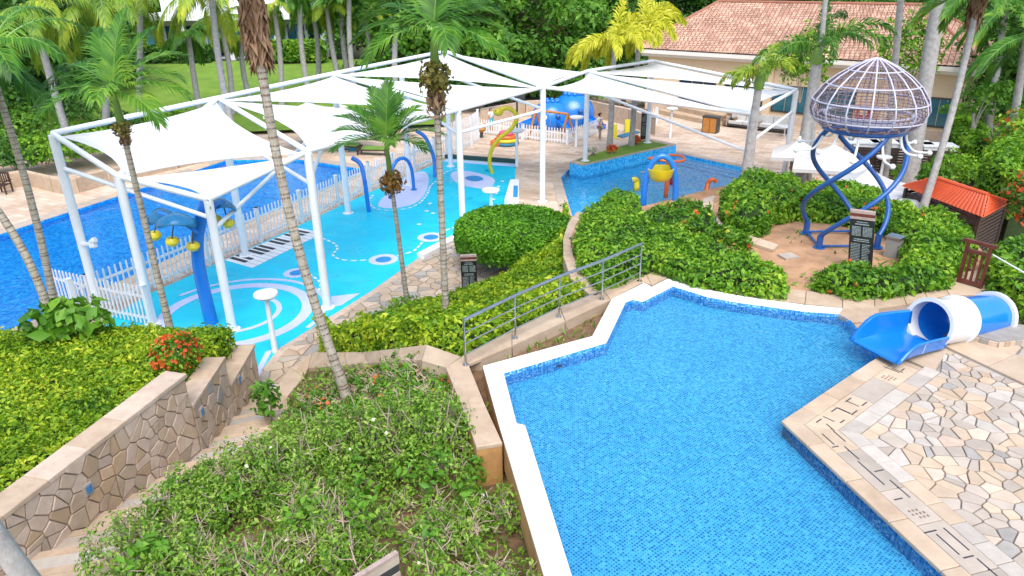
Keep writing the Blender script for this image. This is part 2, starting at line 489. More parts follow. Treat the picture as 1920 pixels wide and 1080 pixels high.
# ------------------------------------------------------------------ mesh helpers
class MB:
    def __init__(self):
        self.v = []
        self.f = []

    def add(self, vs, fs):
        n = len(self.v)
        self.v += [tuple(p) for p in vs]
        self.f += [tuple(i + n for i in q) for q in fs]
        return self

    def box(self, c, s, rz=0.0, mtx=None):
        hx, hy, hz = s[0] / 2, s[1] / 2, s[2] / 2
        vs = [Vector((x, y, z)) for z in (-hz, hz) for x, y in ((-hx, -hy), (hx, -hy), (hx, hy), (-hx, hy))]
        m = mtx if mtx else Matrix.Rotation(rz, 3, 'Z')
        vs = [m @ p + Vector(c) for p in vs]
        return self.add(vs, [(3, 2, 1, 0), (4, 5, 6, 7), (0, 1, 5, 4), (1, 2, 6, 5), (2, 3, 7, 6), (3, 0, 4, 7)])

    def tube(self, pts, r, seg=10, cap=True):
        pts = [Vector(p) for p in pts]
        n = len(pts)
        rs = [r] * n if isinstance(r, (int, float)) else list(r)
        vs, fs = [], []
        nrm = None
        for i, p in enumerate(pts):
            t = (pts[min(i + 1, n - 1)] - pts[max(i - 1, 0)]).normalized()
            if nrm is None:
                a = Vector((0, 0, 1)) if abs(t.z) < 0.9 else Vector((1, 0, 0))
                nrm = (a - t * a.dot(t)).normalized()
            else:
                nrm = (nrm - t * nrm.dot(t)).normalized()
            bi = t.cross(nrm)
            for k in range(seg):
                a = 2 * math.pi * k / seg
                vs.append(p + (nrm * math.cos(a) + bi * math.sin(a)) * rs[i])
        for i in range(n - 1):
            for k in range(seg):
                k2 = (k + 1) % seg
                fs.append((i * seg + k, i * seg + k2, (i + 1) * seg + k2, (i + 1) * seg + k))
        if cap:
            fs.append(tuple(reversed(range(seg))))
            fs.append(tuple(range((n - 1) * seg, n * seg)))
        return self.add(vs, fs)

    def lathe(self, prof, c=(0, 0, 0), seg=20, mtx=None, cap=True):
        """prof: list of (radius, height)"""
        vs, fs = [], []
        m = mtx or Matrix.Identity(3)
        for r, h in prof:
            for k in range(seg):
                a = 2 * math.pi * k / seg
                vs.append(m @ Vector((r * math.cos(a), r * math.sin(a), h)) + Vector(c))
        for i in range(len(prof) - 1):
            for k in range(seg):
                k2 = (k + 1) % seg
                fs.append((i * seg + k, i * seg + k2, (i + 1) * seg + k2, (i + 1) * seg + k))
        if cap and prof[0][0] > 1e-3:
            fs.append(tuple(reversed(range(seg))))
        if cap and prof[-1][0] > 1e-3:
            fs.append(tuple(range((len(prof) - 1) * seg, len(prof) * seg)))
        return self.add(vs, fs)

    def ball(self, c, r, seg=12, squash=1.0):
        n = max(5, seg // 2)
        return self.lathe([(r * math.sin(math.pi * i / n) + (1e-4 if i in (0, n) else 0), -r * squash * math.cos(math.pi * i / n)) for i in range(n + 1)], c, seg)

    def prism(self, poly, z0, z1):
        """poly: list of (x, y) or (x, y, ztop); vertical sides"""
        n = len(poly)
        top = [Vector((p[0], p[1], (p[2] if len(p) > 2 else 0) + z1)) for p in poly]
        bot = [Vector((p[0], p[1], (p[2] if len(p) > 2 else 0) + z0)) for p in poly]
        tri = tessellate_polygon([[Vector((p[0], p[1], 0)) for p in poly]])
        fs = []
        for a, b, c in tri:
            nz = (top[b].xy - top[a].xy).cross(top[c].xy - top[a].xy)
            fs.append((a, b, c) if nz > 0 else (a, c, b))
        fs += [tuple(i + n for i in reversed(f)) for f in list(fs)]
        ar = sum(poly[i][0] * poly[(i + 1) % n][1] - poly[(i + 1) % n][0] * poly[i][1] for i in range(n))
        for i in range(n):
            j = (i + 1) % n
            fs.append((i, i + n, j + n, j) if ar > 0 else (j, j + n, i + n, i))
        return self.add(top + bot, fs)

    def sheet(self, outer, z, holes=()):
        rings = [[Vector((p[0], p[1], 0)) for p in outer]] + [[Vector((p[0], p[1], 0)) for p in h] for h in holes]
        flat = [p for r_ in rings for p in r_]
        fs = []
        for a, b, c in tessellate_polygon(rings):
            nz = (flat[b].xy - flat[a].xy).cross(flat[c].xy - flat[a].xy)
            fs.append((a, b, c) if nz > 0 else (a, c, b))
        return self.add([(p.x, p.y, z) for p in flat], fs)

    def build(self, name, m, parent=None, smooth=False, local=False):
        me = bpy.data.meshes.new(name)
        vs = self.v
        off = None
        if parent is None and not local and vs:
            xs = [p[0] for p in vs]
            ys = [p[1] for p in vs]
            off = Vector(((min(xs) + max(xs)) / 2, (min(ys) + max(ys)) / 2, min(p[2] for p in vs)))
            vs = [(p[0] - off.x, p[1] - off.y, p[2] - off.z) for p in vs]
        me.from_pydata(vs, [], self.f)
        me.materials.append(MATS[m] if isinstance(m, str) else m)
        if smooth:
            me.polygons.foreach_set('use_smooth', [True] * len(me.polygons))
            try:
                me.set_sharp_from_angle(angle=R(40))
            except Exception:
                pass
        o = bpy.data.objects.new(name, me)
        COL.objects.link(o)
        if off is not None:
            o.location = off
        attach(o, parent, local)
        return o


def wloc(o):
    l = o.location.copy()
    if o.parent:
        l = l + wloc(o.parent) + o.matrix_parent_inverse.translation
    return l


def attach(o, parent, local=False):
    if parent is not None:
        o.parent = parent
        if not local:
            o.matrix_parent_inverse = Matrix.Translation(-wloc(parent))


def tag(o, label=None, cat=None, group=None, kind=None):
    if label:
        o['label'] = label
    if cat:
        o['category'] = cat
    if group:
        o['group'] = group
    if kind:
        o['kind'] = kind
    return o


def thing(name, label, cat, loc=(0, 0, 0), group=None, rz=0.0):
    o = bpy.data.objects.new(name, None)
    o.empty_display_size = 0.2
    COL.objects.link(o)
    o.location = loc
    o.rotation_euler[2] = rz
    return tag(o, label, cat, group)


def raw_mesh(name, V, F, m, parent=None, local=False):
    """numpy verts (n,3), faces (k,3|4)"""
    me = bpy.data.meshes.new(name)
    V = np.asarray(V, np.float32)
    F = np.asarray(F, np.int32)
    off = None
    if parent is None and not local and len(V):
        off = Vector((float(V[:, 0].mean()), float(V[:, 1].mean()), float(V[:, 2].min())))
        V = V - np.array(off, np.float32)
    k = F.shape[1]
    me.vertices.add(len(V))
    me.vertices.foreach_set('co', V.ravel())
    me.loops.add(F.size)
    me.loops.foreach_set('vertex_index', F.ravel())
    me.polygons.add(len(F))
    me.polygons.foreach_set('loop_start', np.arange(0, F.size, k, dtype=np.int32))
    me.update(calc_edges=True)
    me.materials.append(MATS[m])
    o = bpy.data.objects.new(name, me)
    COL.objects.link(o)
    if off is not None:
        o.location = off
    attach(o, parent, local)
    return o


def unit(a):
    return a / (np.linalg.norm(a, axis=1, keepdims=True) + 1e-9)


def leaf_arrays(pts, nrm, size, aspect=0.5, jit=0.7, var=0.55, fold=0.12, droop=None):
    n = len(pts)
    nn = unit(nrm + jit * rng.normal(size=(n, 3)))
    t = rng.normal(size=(n, 3))
    if droop is not None:
        t = t * 0.6 + np.array(droop)
    t = unit(t - nn * np.sum(t * nn, 1, keepdims=True))
    b = np.cross(nn, t)
    s = (size * (1 + var * rng.uniform(-1, 1, n)))[:, None]
    p0 = pts - t * s * 0.5
    tip = pts + t * s * 0.5
    l = pts + b * s * aspect * 0.5 + nn * s * fold - t * s * 0.06
    r_ = pts - b * s * aspect * 0.5 + nn * s * fold - t * s * 0.06
    V = np.stack([p0, r_, tip, l], 1).reshape(-1, 3)
    i = np.arange(n)[:, None] * 4
    F = np.concatenate([i + np.array([[0, 1, 2]]), i + np.array([[0, 2, 3]])], 1).reshape(-1, 3)
    return V, F


def leaves(name, pts, nrm, size, m, parent=None, **kw):
    V, F = leaf_arrays(np.asarray(pts), np.asarray(nrm), size, **kw)
    o = raw_mesh(name, V, F, m, parent)
    if parent is not None:
        o['kind'] = 'stuff'
    return o


def inside(poly, x, y):
    poly = np.asarray([(p[0], p[1]) for p in poly])
    c = np.zeros(len(x), bool)
    j = len(poly) - 1
    for i in range(len(poly)):
        xi, yi = poly[i]
        xj, yj = poly[j]
        k = ((yi > y) != (yj > y)) & (x < (xj - xi) * (y - yi) / (yj - yi + 1e-12) + xi)
        c ^= k
        j = i
    return c


def edge_dist(poly, x, y):
    d = np.full(len(x), 1e9)
    n = len(poly)
    for i in range(n):
        ax, ay = poly[i][0], poly[i][1]
        bx, by = poly[(i + 1) % n][0], poly[(i + 1) % n][1]
        L = (bx - ax) ** 2 + (by - ay) ** 2 + 1e-12
        t = np.clip(((x - ax) * (bx - ax) + (y - ay) * (by - ay)) / L, 0, 1)
        d = np.minimum(d, np.hypot(x - ax - t * (bx - ax), y - ay - t * (by - ay)))
    return d


def wob(x, y, f=1.3, s=0.0):
    return (np.sin(x * f + 1.7 + s) * np.cos(y * f * 1.13 + 0.6 + s) + 0.6 * np.sin(x * f * 2.3 - y * f * 1.7 + s) + 0.4 * np.cos(y * f * 3.7 + x * f * 2.9)) / 2.0


def smoothpoly(pts, it=2):
    for _ in range(it):
        out = []
        n = len(pts)
        for i in range(n):
            a, b = pts[i], pts[(i + 1) % n]
            out.append((a[0] * .75 + b[0] * .25, a[1] * .75 + b[1] * .25))
            out.append((a[0] * .25 + b[0] * .75, a[1] * .25 + b[1] * .75))
        pts = out
    return pts


def hedge(name, label, poly, ztop, zbot, m, dens=260, size=0.10, rr=0.25, bumps=0.06, cat='hedge', group=None, extra=(), bf=1.6, aspect=0.55, jit=0.75, stuff=False, hole=None, inset=0.10, drop=0.13):
    """clipped planting: solid dark green core and a skin of single leaves. ztop/zbot: functions of arrays x, y"""
    poly = [(p[0], p[1]) for p in poly]
    xs = [p[0] for p in poly]
    ys = [p[1] for p in poly]
    x0, x1, y0, y1 = min(xs), max(xs), min(ys), max(ys)
    cx, cy = (x0 + x1) / 2, (y0 + y1) / 2
    zt0 = float(zbot(np.array([cx]), np.array([cy]))[0])
    t = thing(name, label, cat, (cx, cy, zt0), group)
    if stuff:
        t['kind'] = 'stuff'

    def top(x, y):
        d = edge_dist(poly, x, y)
        k = np.clip(rr - d, 0, rr)
        return ztop(x, y) + bumps * wob(x, y, bf) - (rr - np.sqrt(np.maximum(rr * rr - k * k, 0)))
    # core on a grid
    h = max(0.12, min(0.3, (x1 - x0) / 14))
    nx, ny = int((x1 - x0) / h) + 1, int((y1 - y0) / h) + 1
    gx, gy = np.meshgrid(x0 + (np.arange(nx) + .5) * h, y0 + (np.arange(ny) + .5) * h, indexing='ij')
    ok = inside(poly, gx.ravel(), gy.ravel())
    ok &= edge_dist(poly, gx.ravel(), gy.ravel()) > 0.10 + inset
    if hole is not None:
        ok &= ~hole(gx.ravel(), gy.ravel())
    ok = ok.reshape(nx, ny)
    mb = MB()
    zz = (top(gx.ravel(), gy.ravel()) - drop).reshape(nx, ny)
    zb = zbot(gx.ravel(), gy.ravel()).reshape(nx, ny) - 0.05
    cz = np.zeros((nx + 1, ny + 1))
    cn = np.zeros((nx + 1, ny + 1))
    for di in (0, 1):
        for dj in (0, 1):
            cz[di:nx + di, dj:ny + dj] += np.where(ok, zz, 0)
            cn[di:nx + di, dj:ny + dj] += ok
    cz = cz / np.maximum(cn, 1)
    for i in range(nx):
        for j in range(ny):
            if not ok[i, j]:
                continue
            X0, X1, Y0, Y1 = x0 + i * h, x0 + (i + 1) * h, y0 + j * h, y0 + (j + 1) * h
            c = [(X0, Y0, cz[i, j]), (X1, Y0, cz[i + 1, j]), (X1, Y1, cz[i + 1, j + 1]), (X0, Y1, cz[i, j + 1])]
            mb.add(c, [(0, 1, 2, 3)])
            for (di, dj, a, b) in ((0, -1, 0, 1), (1, 0, 1, 2), (0, 1, 2, 3), (-1, 0, 3, 0)):
                ii, jj = i + di, j + dj
                if not (0 <= ii < nx and 0 <= jj < ny and ok[ii, jj]):
                    A, B = c[a], c[b]
                    mb.add([A, B, (B[0], B[1], zb[i, j]), (A[0], A[1], zb[i, j])], [(0, 3, 2, 1)])
    mb.build('inner_core', 'core_green', t)  # solid dark green filling, keeps the hedge from being see-through
    # top leaves
    area = (x1 - x0) * (y1 - y0)
    n = int(area * dens)
    x = rng.uniform(x0, x1, n)
    y = rng.uniform(y0, y1, n)
    k = inside(poly, x, y)
    if hole is not None:
        k &= ~hole(x, y)
    x, y = x[k], y[k]
    z = top(x, y) + rng.normal(0, 0.035, len(x)) + np.maximum(0, rng.normal(-0.06, 0.06, len(x)))
    e = 0.1
    nx_ = -(top(x + e, y) - top(x - e, y)) / (2 * e)
    ny_ = -(top(x, y + e) - top(x, y - e)) / (2 * e)
    pts = [np.stack([x, y, z], 1)]
    nrm = [unit(np.stack([np.clip(nx_, -3, 3), np.clip(ny_, -3, 3), np.ones_like(x)], 1))]
    # side leaves
    npl = len(poly)
    ar = sum(poly[i][0] * poly[(i + 1) % npl][1] - poly[(i + 1) % npl][0] * poly[i][1] for i in range(npl))
    for i in range(npl):
        a, b = np.array(poly[i]), np.array(poly[(i + 1) % npl])
        L = float(np.hypot(*(b - a)))
        if L < 1e-4:
            continue
        zt = float(ztop(np.array([(a[0] + b[0]) / 2]), np.array([(a[1] + b[1]) / 2]))[0])
        zbv = float(zbot(np.array([(a[0] + b[0]) / 2]), np.array([(a[1] + b[1]) / 2]))[0])
        if zt - zbv < 0.05:
            continue
        no = np.array([(b - a)[1], -(b - a)[0]]) / L * (1 if ar > 0 else -1)
        ns = int(L * min(1.6, zt - zbv) * dens * 1.25)
        s = rng.uniform(0, 1, ns)
        hz = rng.uniform(max(zbv, zt - 1.6), zt - rr * 0.4, ns)
        q = a[None] + s[:, None] * (b - a)[None]
        off = rng.normal(-0.06, 0.05, ns) + bumps * 0.8 * wob(q[:, 0] + hz, q[:, 1] - hz, bf * 1.4)
        q = q + no[None] * off[:, None]
        if hole is not None:
            kk = ~hole(q[:, 0], q[:, 1])
            q, hz, ns = q[kk], hz[kk], int(kk.sum())
        pts.append(np.concatenate([q, hz[:, None]], 1))
        nrm.append(np.tile(np.array([[no[0], no[1], 0.35]]), (ns, 1)))
    pts = np.concatenate(pts)
    nrm = np.concatenate(nrm)
    leaves('foliage', pts, nrm, size, m, t, aspect=aspect, jit=jit)
    kk = rng.uniform(0, 1, len(pts)) < .05
    leaves('sprigs', pts[kk] + nrm[kk] * .07, nrm[kk] + np.array([0, 0, .3]), size * 1.45, m, t, aspect=aspect * .8, jit=jit * 1.2)
    for (em, frac, es, part, seed) in extra:
        w = wob(pts[:, 0] + seed, pts[:, 1] - seed, 2.1)
        kk = (w > 0.25) & (rng.uniform(0, 1, len(pts)) < frac) & (nrm[:, 2] > 0.3)
        if kk.sum():
            leaves(part, pts[kk] + nrm[kk] * 0.05, nrm[kk], es, em, t, aspect=0.8)
    return t


def blob_points(c, rx, ry, rz, n, lo=-0.4, fill=0.25):
    """leaf positions in the skin of a lumpy ellipsoid"""
    d = unit(rng.normal(size=(n, 3)))
    d = d[d[:, 2] > lo]
    k = 1 + 0.16 * np.sin(d[:, 0] * 5 + c[0] * 3) * np.cos(d[:, 1] * 6 + c[1]) + 0.10 * np.sin(d[:, 2] * 9 + d[:, 0] * 7)
    rad = k * (1 - fill * rng.uniform(0, 1, len(d)) ** 1.5)
    p = d * rad[:, None] * np.array([rx, ry, rz]) + np.array(c)
    return p, d


def shrub(name, label, base, rx, ry, h, m, n=900, size=0.12, cat='shrub', group=None, flowers=None, stems=6, aspect=0.5, lo=-0.5):
    t = thing(name, label, cat, base, group)
    c = (base[0], base[1], base[2] + h * 0.55)
    p, d = blob_points(c, rx, ry, h * 0.5, n, lo)
    q, e = blob_points(c, rx * 0.62, ry * 0.62, h * 0.36, n // 3, lo)
    leaves('foliage', np.concatenate([p, q]), np.concatenate([d, e]) + np.array([0, 0, 0.3]), size, m, t, aspect=aspect)
    mb = MB()
    for i in range(stems):
        a = random.uniform(0, 6.28)
        k = random.uniform(0.3, 0.75)
        e = Vector((base[0] + math.cos(a) * rx * k, base[1] + math.sin(a) * ry * k, base[2] + h * random.uniform(0.55, 0.85)))
        b0 = Vector(base) + Vector((math.cos(a), math.sin(a), 0)) * 0.06
        mb.tube([b0 - Vector((0, 0, 0.05)), b0.lerp(e, 0.5) + Vector((0, 0, 0.05)), e], [0.025, 0.018, 0.008], 5)
    tag(mb.build('stems', 'twig', t), kind='stuff')
    if flowers:
        fm, fn, fs = flowers
        k = rng.choice(len(p), min(fn, len(p)), replace=False)
        leaves('flowers', p[k] * 1.0 + d[k] * 0.05, d[k], fs, fm, t, aspect=0.9)
    return t


def tree(name, label, base, h, cr, m, clumps=26, per=220, size=0.3, trunk_r=0.2, cat='tree', group=None, seed=0, low=0.3, bark='bark_brown', leafy=True):
    rs = random.Random(seed)
    t = thing(name, label, cat, base, group)
    b = Vector(base)
    mb = MB()
    top = b + Vector((rs.uniform(-.3, .3), rs.uniform(-.3, .3), h * 0.62))
    mb.tube([b - Vector((0, 0, .1)), b.lerp(top, 0.4) + Vector((rs.uniform(-.2, .2), rs.uniform(-.2, .2), 0)), top], [trunk_r, trunk_r * .75, trunk_r * .4], 8)
    ps, ns = [], []
    for i in range(clumps):
        a = rs.uniform(0, 6.283)
        u = rs.uniform(low, 1.0)
        rr_ = cr * math.sqrt(max(0.05, 1 - ((u - 0.55) / 0.55) ** 2)) * rs.uniform(0.25, 1.0)
        c = b + Vector((math.cos(a) * rr_, math.sin(a) * rr_, h * u))
        if i % 3 == 0:
            s = b.lerp(top, rs.uniform(0.45, 0.95))
            mb.tube([s, s.lerp(c, 0.5) + Vector((0, 0, 0.15)), c], [trunk_r * .3, trunk_r * .2, trunk_r * .07], 5)
        k = rs.uniform(0.28, 0.45) * cr
        p, d = blob_points(c, k, k, k * 0.72, per, -0.7, 0.5)
        ps.append(p)
        ns.append(d + np.array([0, 0, 0.5]))
    mb.build('trunk', bark, t)
    if leafy:
        leaves('crown', np.concatenate(ps), np.concatenate(ns), size, m, t, aspect=0.5, jit=0.6)
    return t


def frond(base, az, elev, L, droop, nl, ll, lw, V, F, vee=0.5, back=0.0, curl=0.35, bushy=0.0, twist=0.0):
    """feather leaf; appends leaflet strips to V/F, returns the midrib points"""
    d0 = Vector((math.sin(az) * math.cos(elev), math.cos(az) * math.cos(elev), math.sin(elev)))
    pts = []
    p = Vector(base)
    d = d0.copy()
    N = 14
    for i in range(N + 1):
        pts.append(p.copy())
        d = (d + Vector((0, 0, -droop / N * (0.4 + 1.3 * i / N)))).normalized()
        p = p + d * (L / N)
    side0 = Vector((math.cos(az), -math.sin(az), 0))
    for i in range(nl):
        tt = 0.10 + 0.90 * (i + 0.5) / nl
        f = tt * N
        k = min(int(f), N - 1)
        q = pts[k].lerp(pts[k + 1], f - k)
        tg = (pts[k + 1] - pts[k]).normalized()
        up = side0.cross(tg).normalized()
        w = math.sin(math.pi * min(1, 0.12 + tt * 0.88)) ** 0.6
        le = ll * (0.35 + 0.65 * w) * (1 - 0.25 * tt)
        for s in (-1, 1):
            if bushy:
                va = random.uniform(-1.2, 1.3)
            else:
                va = vee + random.uniform(-0.12, 0.12)
            sd_ = (side0 * s * math.cos(va) + up * math.sin(va))
            dr = (sd_ * (1 - 0.45 * tt) + tg * (0.45 + 0.75 * tt) + Vector((0, 0, -back))).normalized()
            ll_ = le * random.uniform(0.85, 1.08)
            wv = tg.cross(dr).cross(dr).normalized() if False else (tg - dr * tg.dot(dr)).normalized()
            m1 = q + dr * ll_ * 0.5 + Vector((0, 0, 0.02))
            e = q + dr * ll_ * 0.95 + Vector((0, 0, -curl * ll_ * random.uniform(0.6, 1.2)))
            h = wv * lw * 0.5
            n0 = len(V)
            V.extend([q - h * .5, q + h * .5, m1 + h, m1 - h, e])
            F.extend([(n0, n0 + 1, n0 + 2), (n0, n0 + 2, n0 + 3), (n0 + 3, n0 + 2, n0 + 4)])
    return pts


def palm(name, label, base, crown, r0, r1, nf=11, L=2.2, ll=0.7, lw=0.06, nl=26, fm='frond_green', bark='bark_palm', shaft=0.0, elev=(0.0, 1.2), droop=1.2, vee=0.5, fruit=None, skirt=0, bend=0.0, group=None, rings=True, bushy=0.0, curl=0.35, back=0.1, az0=None, azs=None, shaftmat='crownshaft', fruit_r=0.3, fruit_dz=0.3, seed=1, els=None):
    random.seed(seed)
    b, c = Vector(base), Vector(crown)
    t = thing(name, label, 'palm tree', base, group)
    n = 16
    ax = []
    sd_ = Vector((1, 0, 0))
    for i in range(n + 1):
        u = i / n
        ax.append(b.lerp(c, u) + sd_ * bend * math.sin(math.pi * u))
    ax[0] = ax[0] - Vector((0, 0, 0.15))
    H = (c - b).length
    mb = MB()
    rad = [r0 * (1.25 - 0.25 * min(1, 6 * i / n)) * (1 - i / n) + r1 * (i / n) for i in range(n + 1)]
    tr = mb.tube(ax, rad, 10).build('trunk', bark, t, True)
    if rings:
        rb = MB()
        k = min(60, int(H / 0.13))
        for i in range(1, k):
            u = (i + random.uniform(-.3, .3)) / k * n
            j = max(0, min(int(u), n - 1))
            p = ax[j].lerp(ax[j + 1], u - j)
            rr_ = rad[j] + (rad[j + 1] - rad[j]) * (u - j)
            dd = (ax[j + 1] - ax[j]).normalized()
            rb.tube([p, p + dd * random.uniform(.015, .04)], [rr_ * random.uniform(1.02, 1.06), rr_ * 1.015], 9, False)
        tag(rb.build('leaf_scars', 'ring_dark', tr), kind='stuff')
    top = c
    dirn = (ax[-1] - ax[-2]).normalized()
    if shaft:
        top = c + dirn * shaft
        MB().tube([c - dirn * .05, c + dirn * shaft * .25, c + dirn * shaft * 0.7, top], [r1 * 1.25, r1 * 1.5, r1 * 1.1, r1 * .7], 10).build('crownshaft', shaftmat, t, True)
    for i in range(nf):
        V, F = [], []
        az = (azs[i] if azs else (az0 or 0) + 2.39996 * i + random.uniform(-.15, .15))
        el = els[i] if els else elev[0] + (elev[1] - elev[0]) * (((i * 0.618) % 1.0))
        pts = frond(top, az, el, L * random.uniform(0.9, 1.08), droop * random.uniform(0.85, 1.15) * (1.0 if el < 1.0 else 0.75), nl, ll, lw, V, F, vee, back, curl, bushy)
        fo = tag(raw_mesh('frond', np.array([tuple(v) for v in V]), np.array(F), fm, t), kind='stuff')
        MB().tube(pts, [0.03 * L / 2.2 * (1 - 0.85 * k / (len(pts) - 1)) for k in range(len(pts))], 4).build('midrib', shaftmat if fm != 'frond_yellow' else 'frond_yellow', fo)
    if fruit:
        p, d = blob_points(c - dirn * fruit_dz, fruit_r, fruit_r, fruit_r * 1.05, 420, -1.0, 0.6)
        leaves('fruit_cluster', p, d, 0.10 * fruit_r / 0.3, fruit, t, aspect=0.7, fold=0.3)
        if fruit == 'fruit':
            p, d = blob_points(c - dirn * (fruit_dz + fruit_r * 1.3), fruit_r * .55, fruit_r * .55, fruit_r * 1.0, 160, -1.0, 0.6)
            leaves('dry_stalks', p, d, 0.22 * fruit_r / 0.3, 'frond_dead', t, aspect=0.25, droop=(0, 0, -2))
    if skirt:
        sp, sn = [], []
        for i in range(skirt):
            a = random.uniform(0, 6.28)
            z = random.uniform(0, 1)
            rr_ = r1 * (1.05 + 0.9 * math.sin(math.pi * (0.15 + 0.8 * z)))
            sp.append(tuple(c + Vector((math.cos(a) * rr_, math.sin(a) * rr_, 0.25 - z * 1.15))))
            sn.append((math.cos(a), math.sin(a), 0.2))
        leaves('dead_skirt', sp, sn, 0.42, 'frond_dead', t, aspect=0.28, jit=0.25, droop=(0, 0, -3))
    return t


# ------------------------------------------------------------------ stone laying
def clip_half(poly, p, n):
    """keep the side where (x-p).n <= 0"""
    out = []
    m = len(poly)
    for i in range(m):
        a, b = poly[i], poly[(i + 1) % m]
        da = (a[0] - p[0]) * n[0] + (a[1] - p[1]) * n[1]
        db = (b[0] - p[0]) * n[0] + (b[1] - p[1]) * n[1]
        if da <= 0:
            out.append(a)
        if (da < 0 < db) or (db < 0 < da):
            t = da / (da - db)
            out.append((a[0] + (b[0] - a[0]) * t, a[1] + (b[1] - a[1]) * t))
    return out


def area2(p):
    return sum(p[i][0] * p[(i + 1) % len(p)][1] - p[(i + 1) % len(p)][0] * p[i][1] for i in range(len(p))) / 2


def voronoi(region, n, seed=0, relax=1, gap=0.02, stretch=(1, 1)):
    """irregular stones filling region (u, v); returns shrunken cells"""
    rs = random.Random(seed)
    us = [p[0] for p in region]
    vs = [p[1] for p in region]
    pts = []
    tries = 0
    A = abs(area2(region))
    md = math.sqrt(A / n) * 0.72
    while len(pts) < n and tries < 9000:
        tries += 1
        q = (rs.uniform(min(us), max(us)), rs.uniform(min(vs), max(vs)))
        if not inside(region, np.array([q[0]]), np.array([q[1]]))[0]:
            continue
        lim = rs.choice((.5, .7, 1.0, 1.2, 1.45))
        if all(math.hypot((q[0] - a[0]) / stretch[0], (q[1] - a[1]) / stretch[1]) > md * lim for a in pts):
            pts.append(q)
    cells = []
    arr = np.array(pts)
    for i, q in enumerate(pts):
        poly = list(region)
        d = np.hypot(arr[:, 0] - q[0], arr[:, 1] - q[1])
        for j in np.argsort(d)[1:22]:
            o = pts[j]
            nx, ny = o[0] - q[0], o[1] - q[1]
            l = math.hypot(nx, ny)
            nx, ny = nx / l, ny / l
            mid = ((o[0] + q[0]) / 2 - nx * gap * rs.uniform(0.3, 0.8), (o[1] + q[1]) / 2 - ny * gap * rs.uniform(0.3, 0.8))
            poly = clip_half(poly, mid, (nx, ny))
            if len(poly) < 3:
                break
        if len(poly) < 3 or abs(area2(poly)) < A / n * 0.08:
            continue
        if area2(poly) < 0:
            poly = poly[::-1]
        cells.append(poly)
    return cells


def lay(cells, to3d, nrm, mats, parent, name='stone', thick=0.03, proud=0.012, seed=0):
    """each cell a bevelled slab object of its own under parent"""
    rs = random.Random(seed)
    nrm = Vector(nrm)
    for c in cells:
        cx = sum(p[0] for p in c) / len(c)
        cy = sum(p[1] for p in c) / len(c)
        e = rs.uniform(0, proud)
        bot = [to3d(p[0], p[1]) - nrm * 0.01 for p in c]
        mid = [to3d(p[0], p[1]) + nrm * (thick * .7 + e) for p in c]
        top = [to3d(cx + (p[0] - cx) * .94, cy + (p[1] - cy) * .94) + nrm * (thick + e) for p in c]
        n = len(c)
        o3 = to3d(cx, cy)
        vs = [q - o3 for q in bot + mid + top]
        fs = []
        for k in range(n):
            k2 = (k + 1) % n
            fs += [(k, k2, n + k2, n + k), (n + k, n + k2, 2 * n + k2, 2 * n + k)]
        fs.append(tuple(range(2 * n, 3 * n)))
        me = bpy.data.meshes.new(name)
        me.from_pydata([tuple(v) for v in vs], [], fs)
        ms = rs.choices([a for a, _ in mats], [w for _, w in mats])[0]
        me.materials.append(MATS[ms])
        o = bpy.data.objects.new(name, me)
        COL.objects.link(o)
        o.location = o3
        attach(o, parent)


def slab(poly3, thick, m, parent, name='slab', gap=0.008, z=None):
    """flat slab from a top polygon (list of Vector); small gap all round"""
    c = sum((Vector(p) for p in poly3), Vector()) / len(poly3)
    pts = []
    for p in poly3:
        d = Vector(p) - c
        l = d.length
        pts.append(c + d * max(0.1, (l - gap) / l))
    n = len(pts)
    if sum((pts[i].x - c.x) * (pts[(i + 1) % n].y - c.y) - (pts[(i + 1) % n].x - c.x) * (pts[i].y - c.y) for i in range(n)) < 0:
        pts = pts[::-1]
    bv = min(0.012, thick * .3)
    ins = [c + (p - c) * ((p - c).length - bv) / (p - c).length for p in pts]
    vs = [p - c for p in ins] + [p - c - Vector((0, 0, bv)) for p in pts] + [p - c - Vector((0, 0, thick)) for p in pts]
    fs = [tuple(range(n))]
    for k in range(n):
        k2 = (k + 1) % n
        fs += [(n + k, n + k2, k2, k), (2 * n + k, 2 * n + k2, n + k2, n + k)]
    me = bpy.data.meshes.new(name)
    me.from_pydata([tuple(v) for v in vs], [], fs)
    me.materials.append(MATS[m])
    o = bpy.data.objects.new(name, me)
    COL.objects.link(o)
    o.location = c
    attach(o, parent)
    return o


def strip_slabs(L, Rr, length, thick, mats, parent, name='coping_slab', seed=0, gap=0.006):
    """slabs along a band given by its left and right edge polylines (same point count)"""
    rs = random.Random(seed)
    for i in range(len(L) - 1):
        a, b, c, d = Vector(L[i]), Vector(L[i + 1]), Vector(Rr[i]), Vector(Rr[i + 1])
        ln = ((b - a).length + (d - c).length) / 2
        k = max(1, round(ln / length))
        for j in range(k):
            u0, u1 = j / k, (j + 1) / k
            slab([a.lerp(b, u0), a.lerp(b, u1), c.lerp(d, u1), c.lerp(d, u0)], thick, rs.choice(mats), parent, name, gap)

# ================================================================== THE SETTING
ZU = 3.1                      # level of the upper terrace above the splash deck
LEFT_POOL = [(-24, 6), (-18.3, 13.6), (-14.85, 21.1), (-7.9, 38.8), (-12.2, 41.3), (-16.4, 41.4), (-19.3, 34), (-21.5, 28.8), (-31, 7)]
MID_POOL = XY([(1066, 318), (1052, 333), (1072, 402), (1110, 470), (1450, 440), (1428, 322), (1268, 287), (1180, 300)], 0)


def struct(o):
    return tag(o, kind='structure')


struct(MB().sheet([(-700, -100), (700, -100), (700, 900), (-700, 900)], -2.6).build('ground', 'earth'))
struct(MB().sheet([(-75, -15), (75, -15), (75, 62), (-75, 62)], 0.0, [LEFT_POOL, MID_POOL]).build('paving', 'paving'))


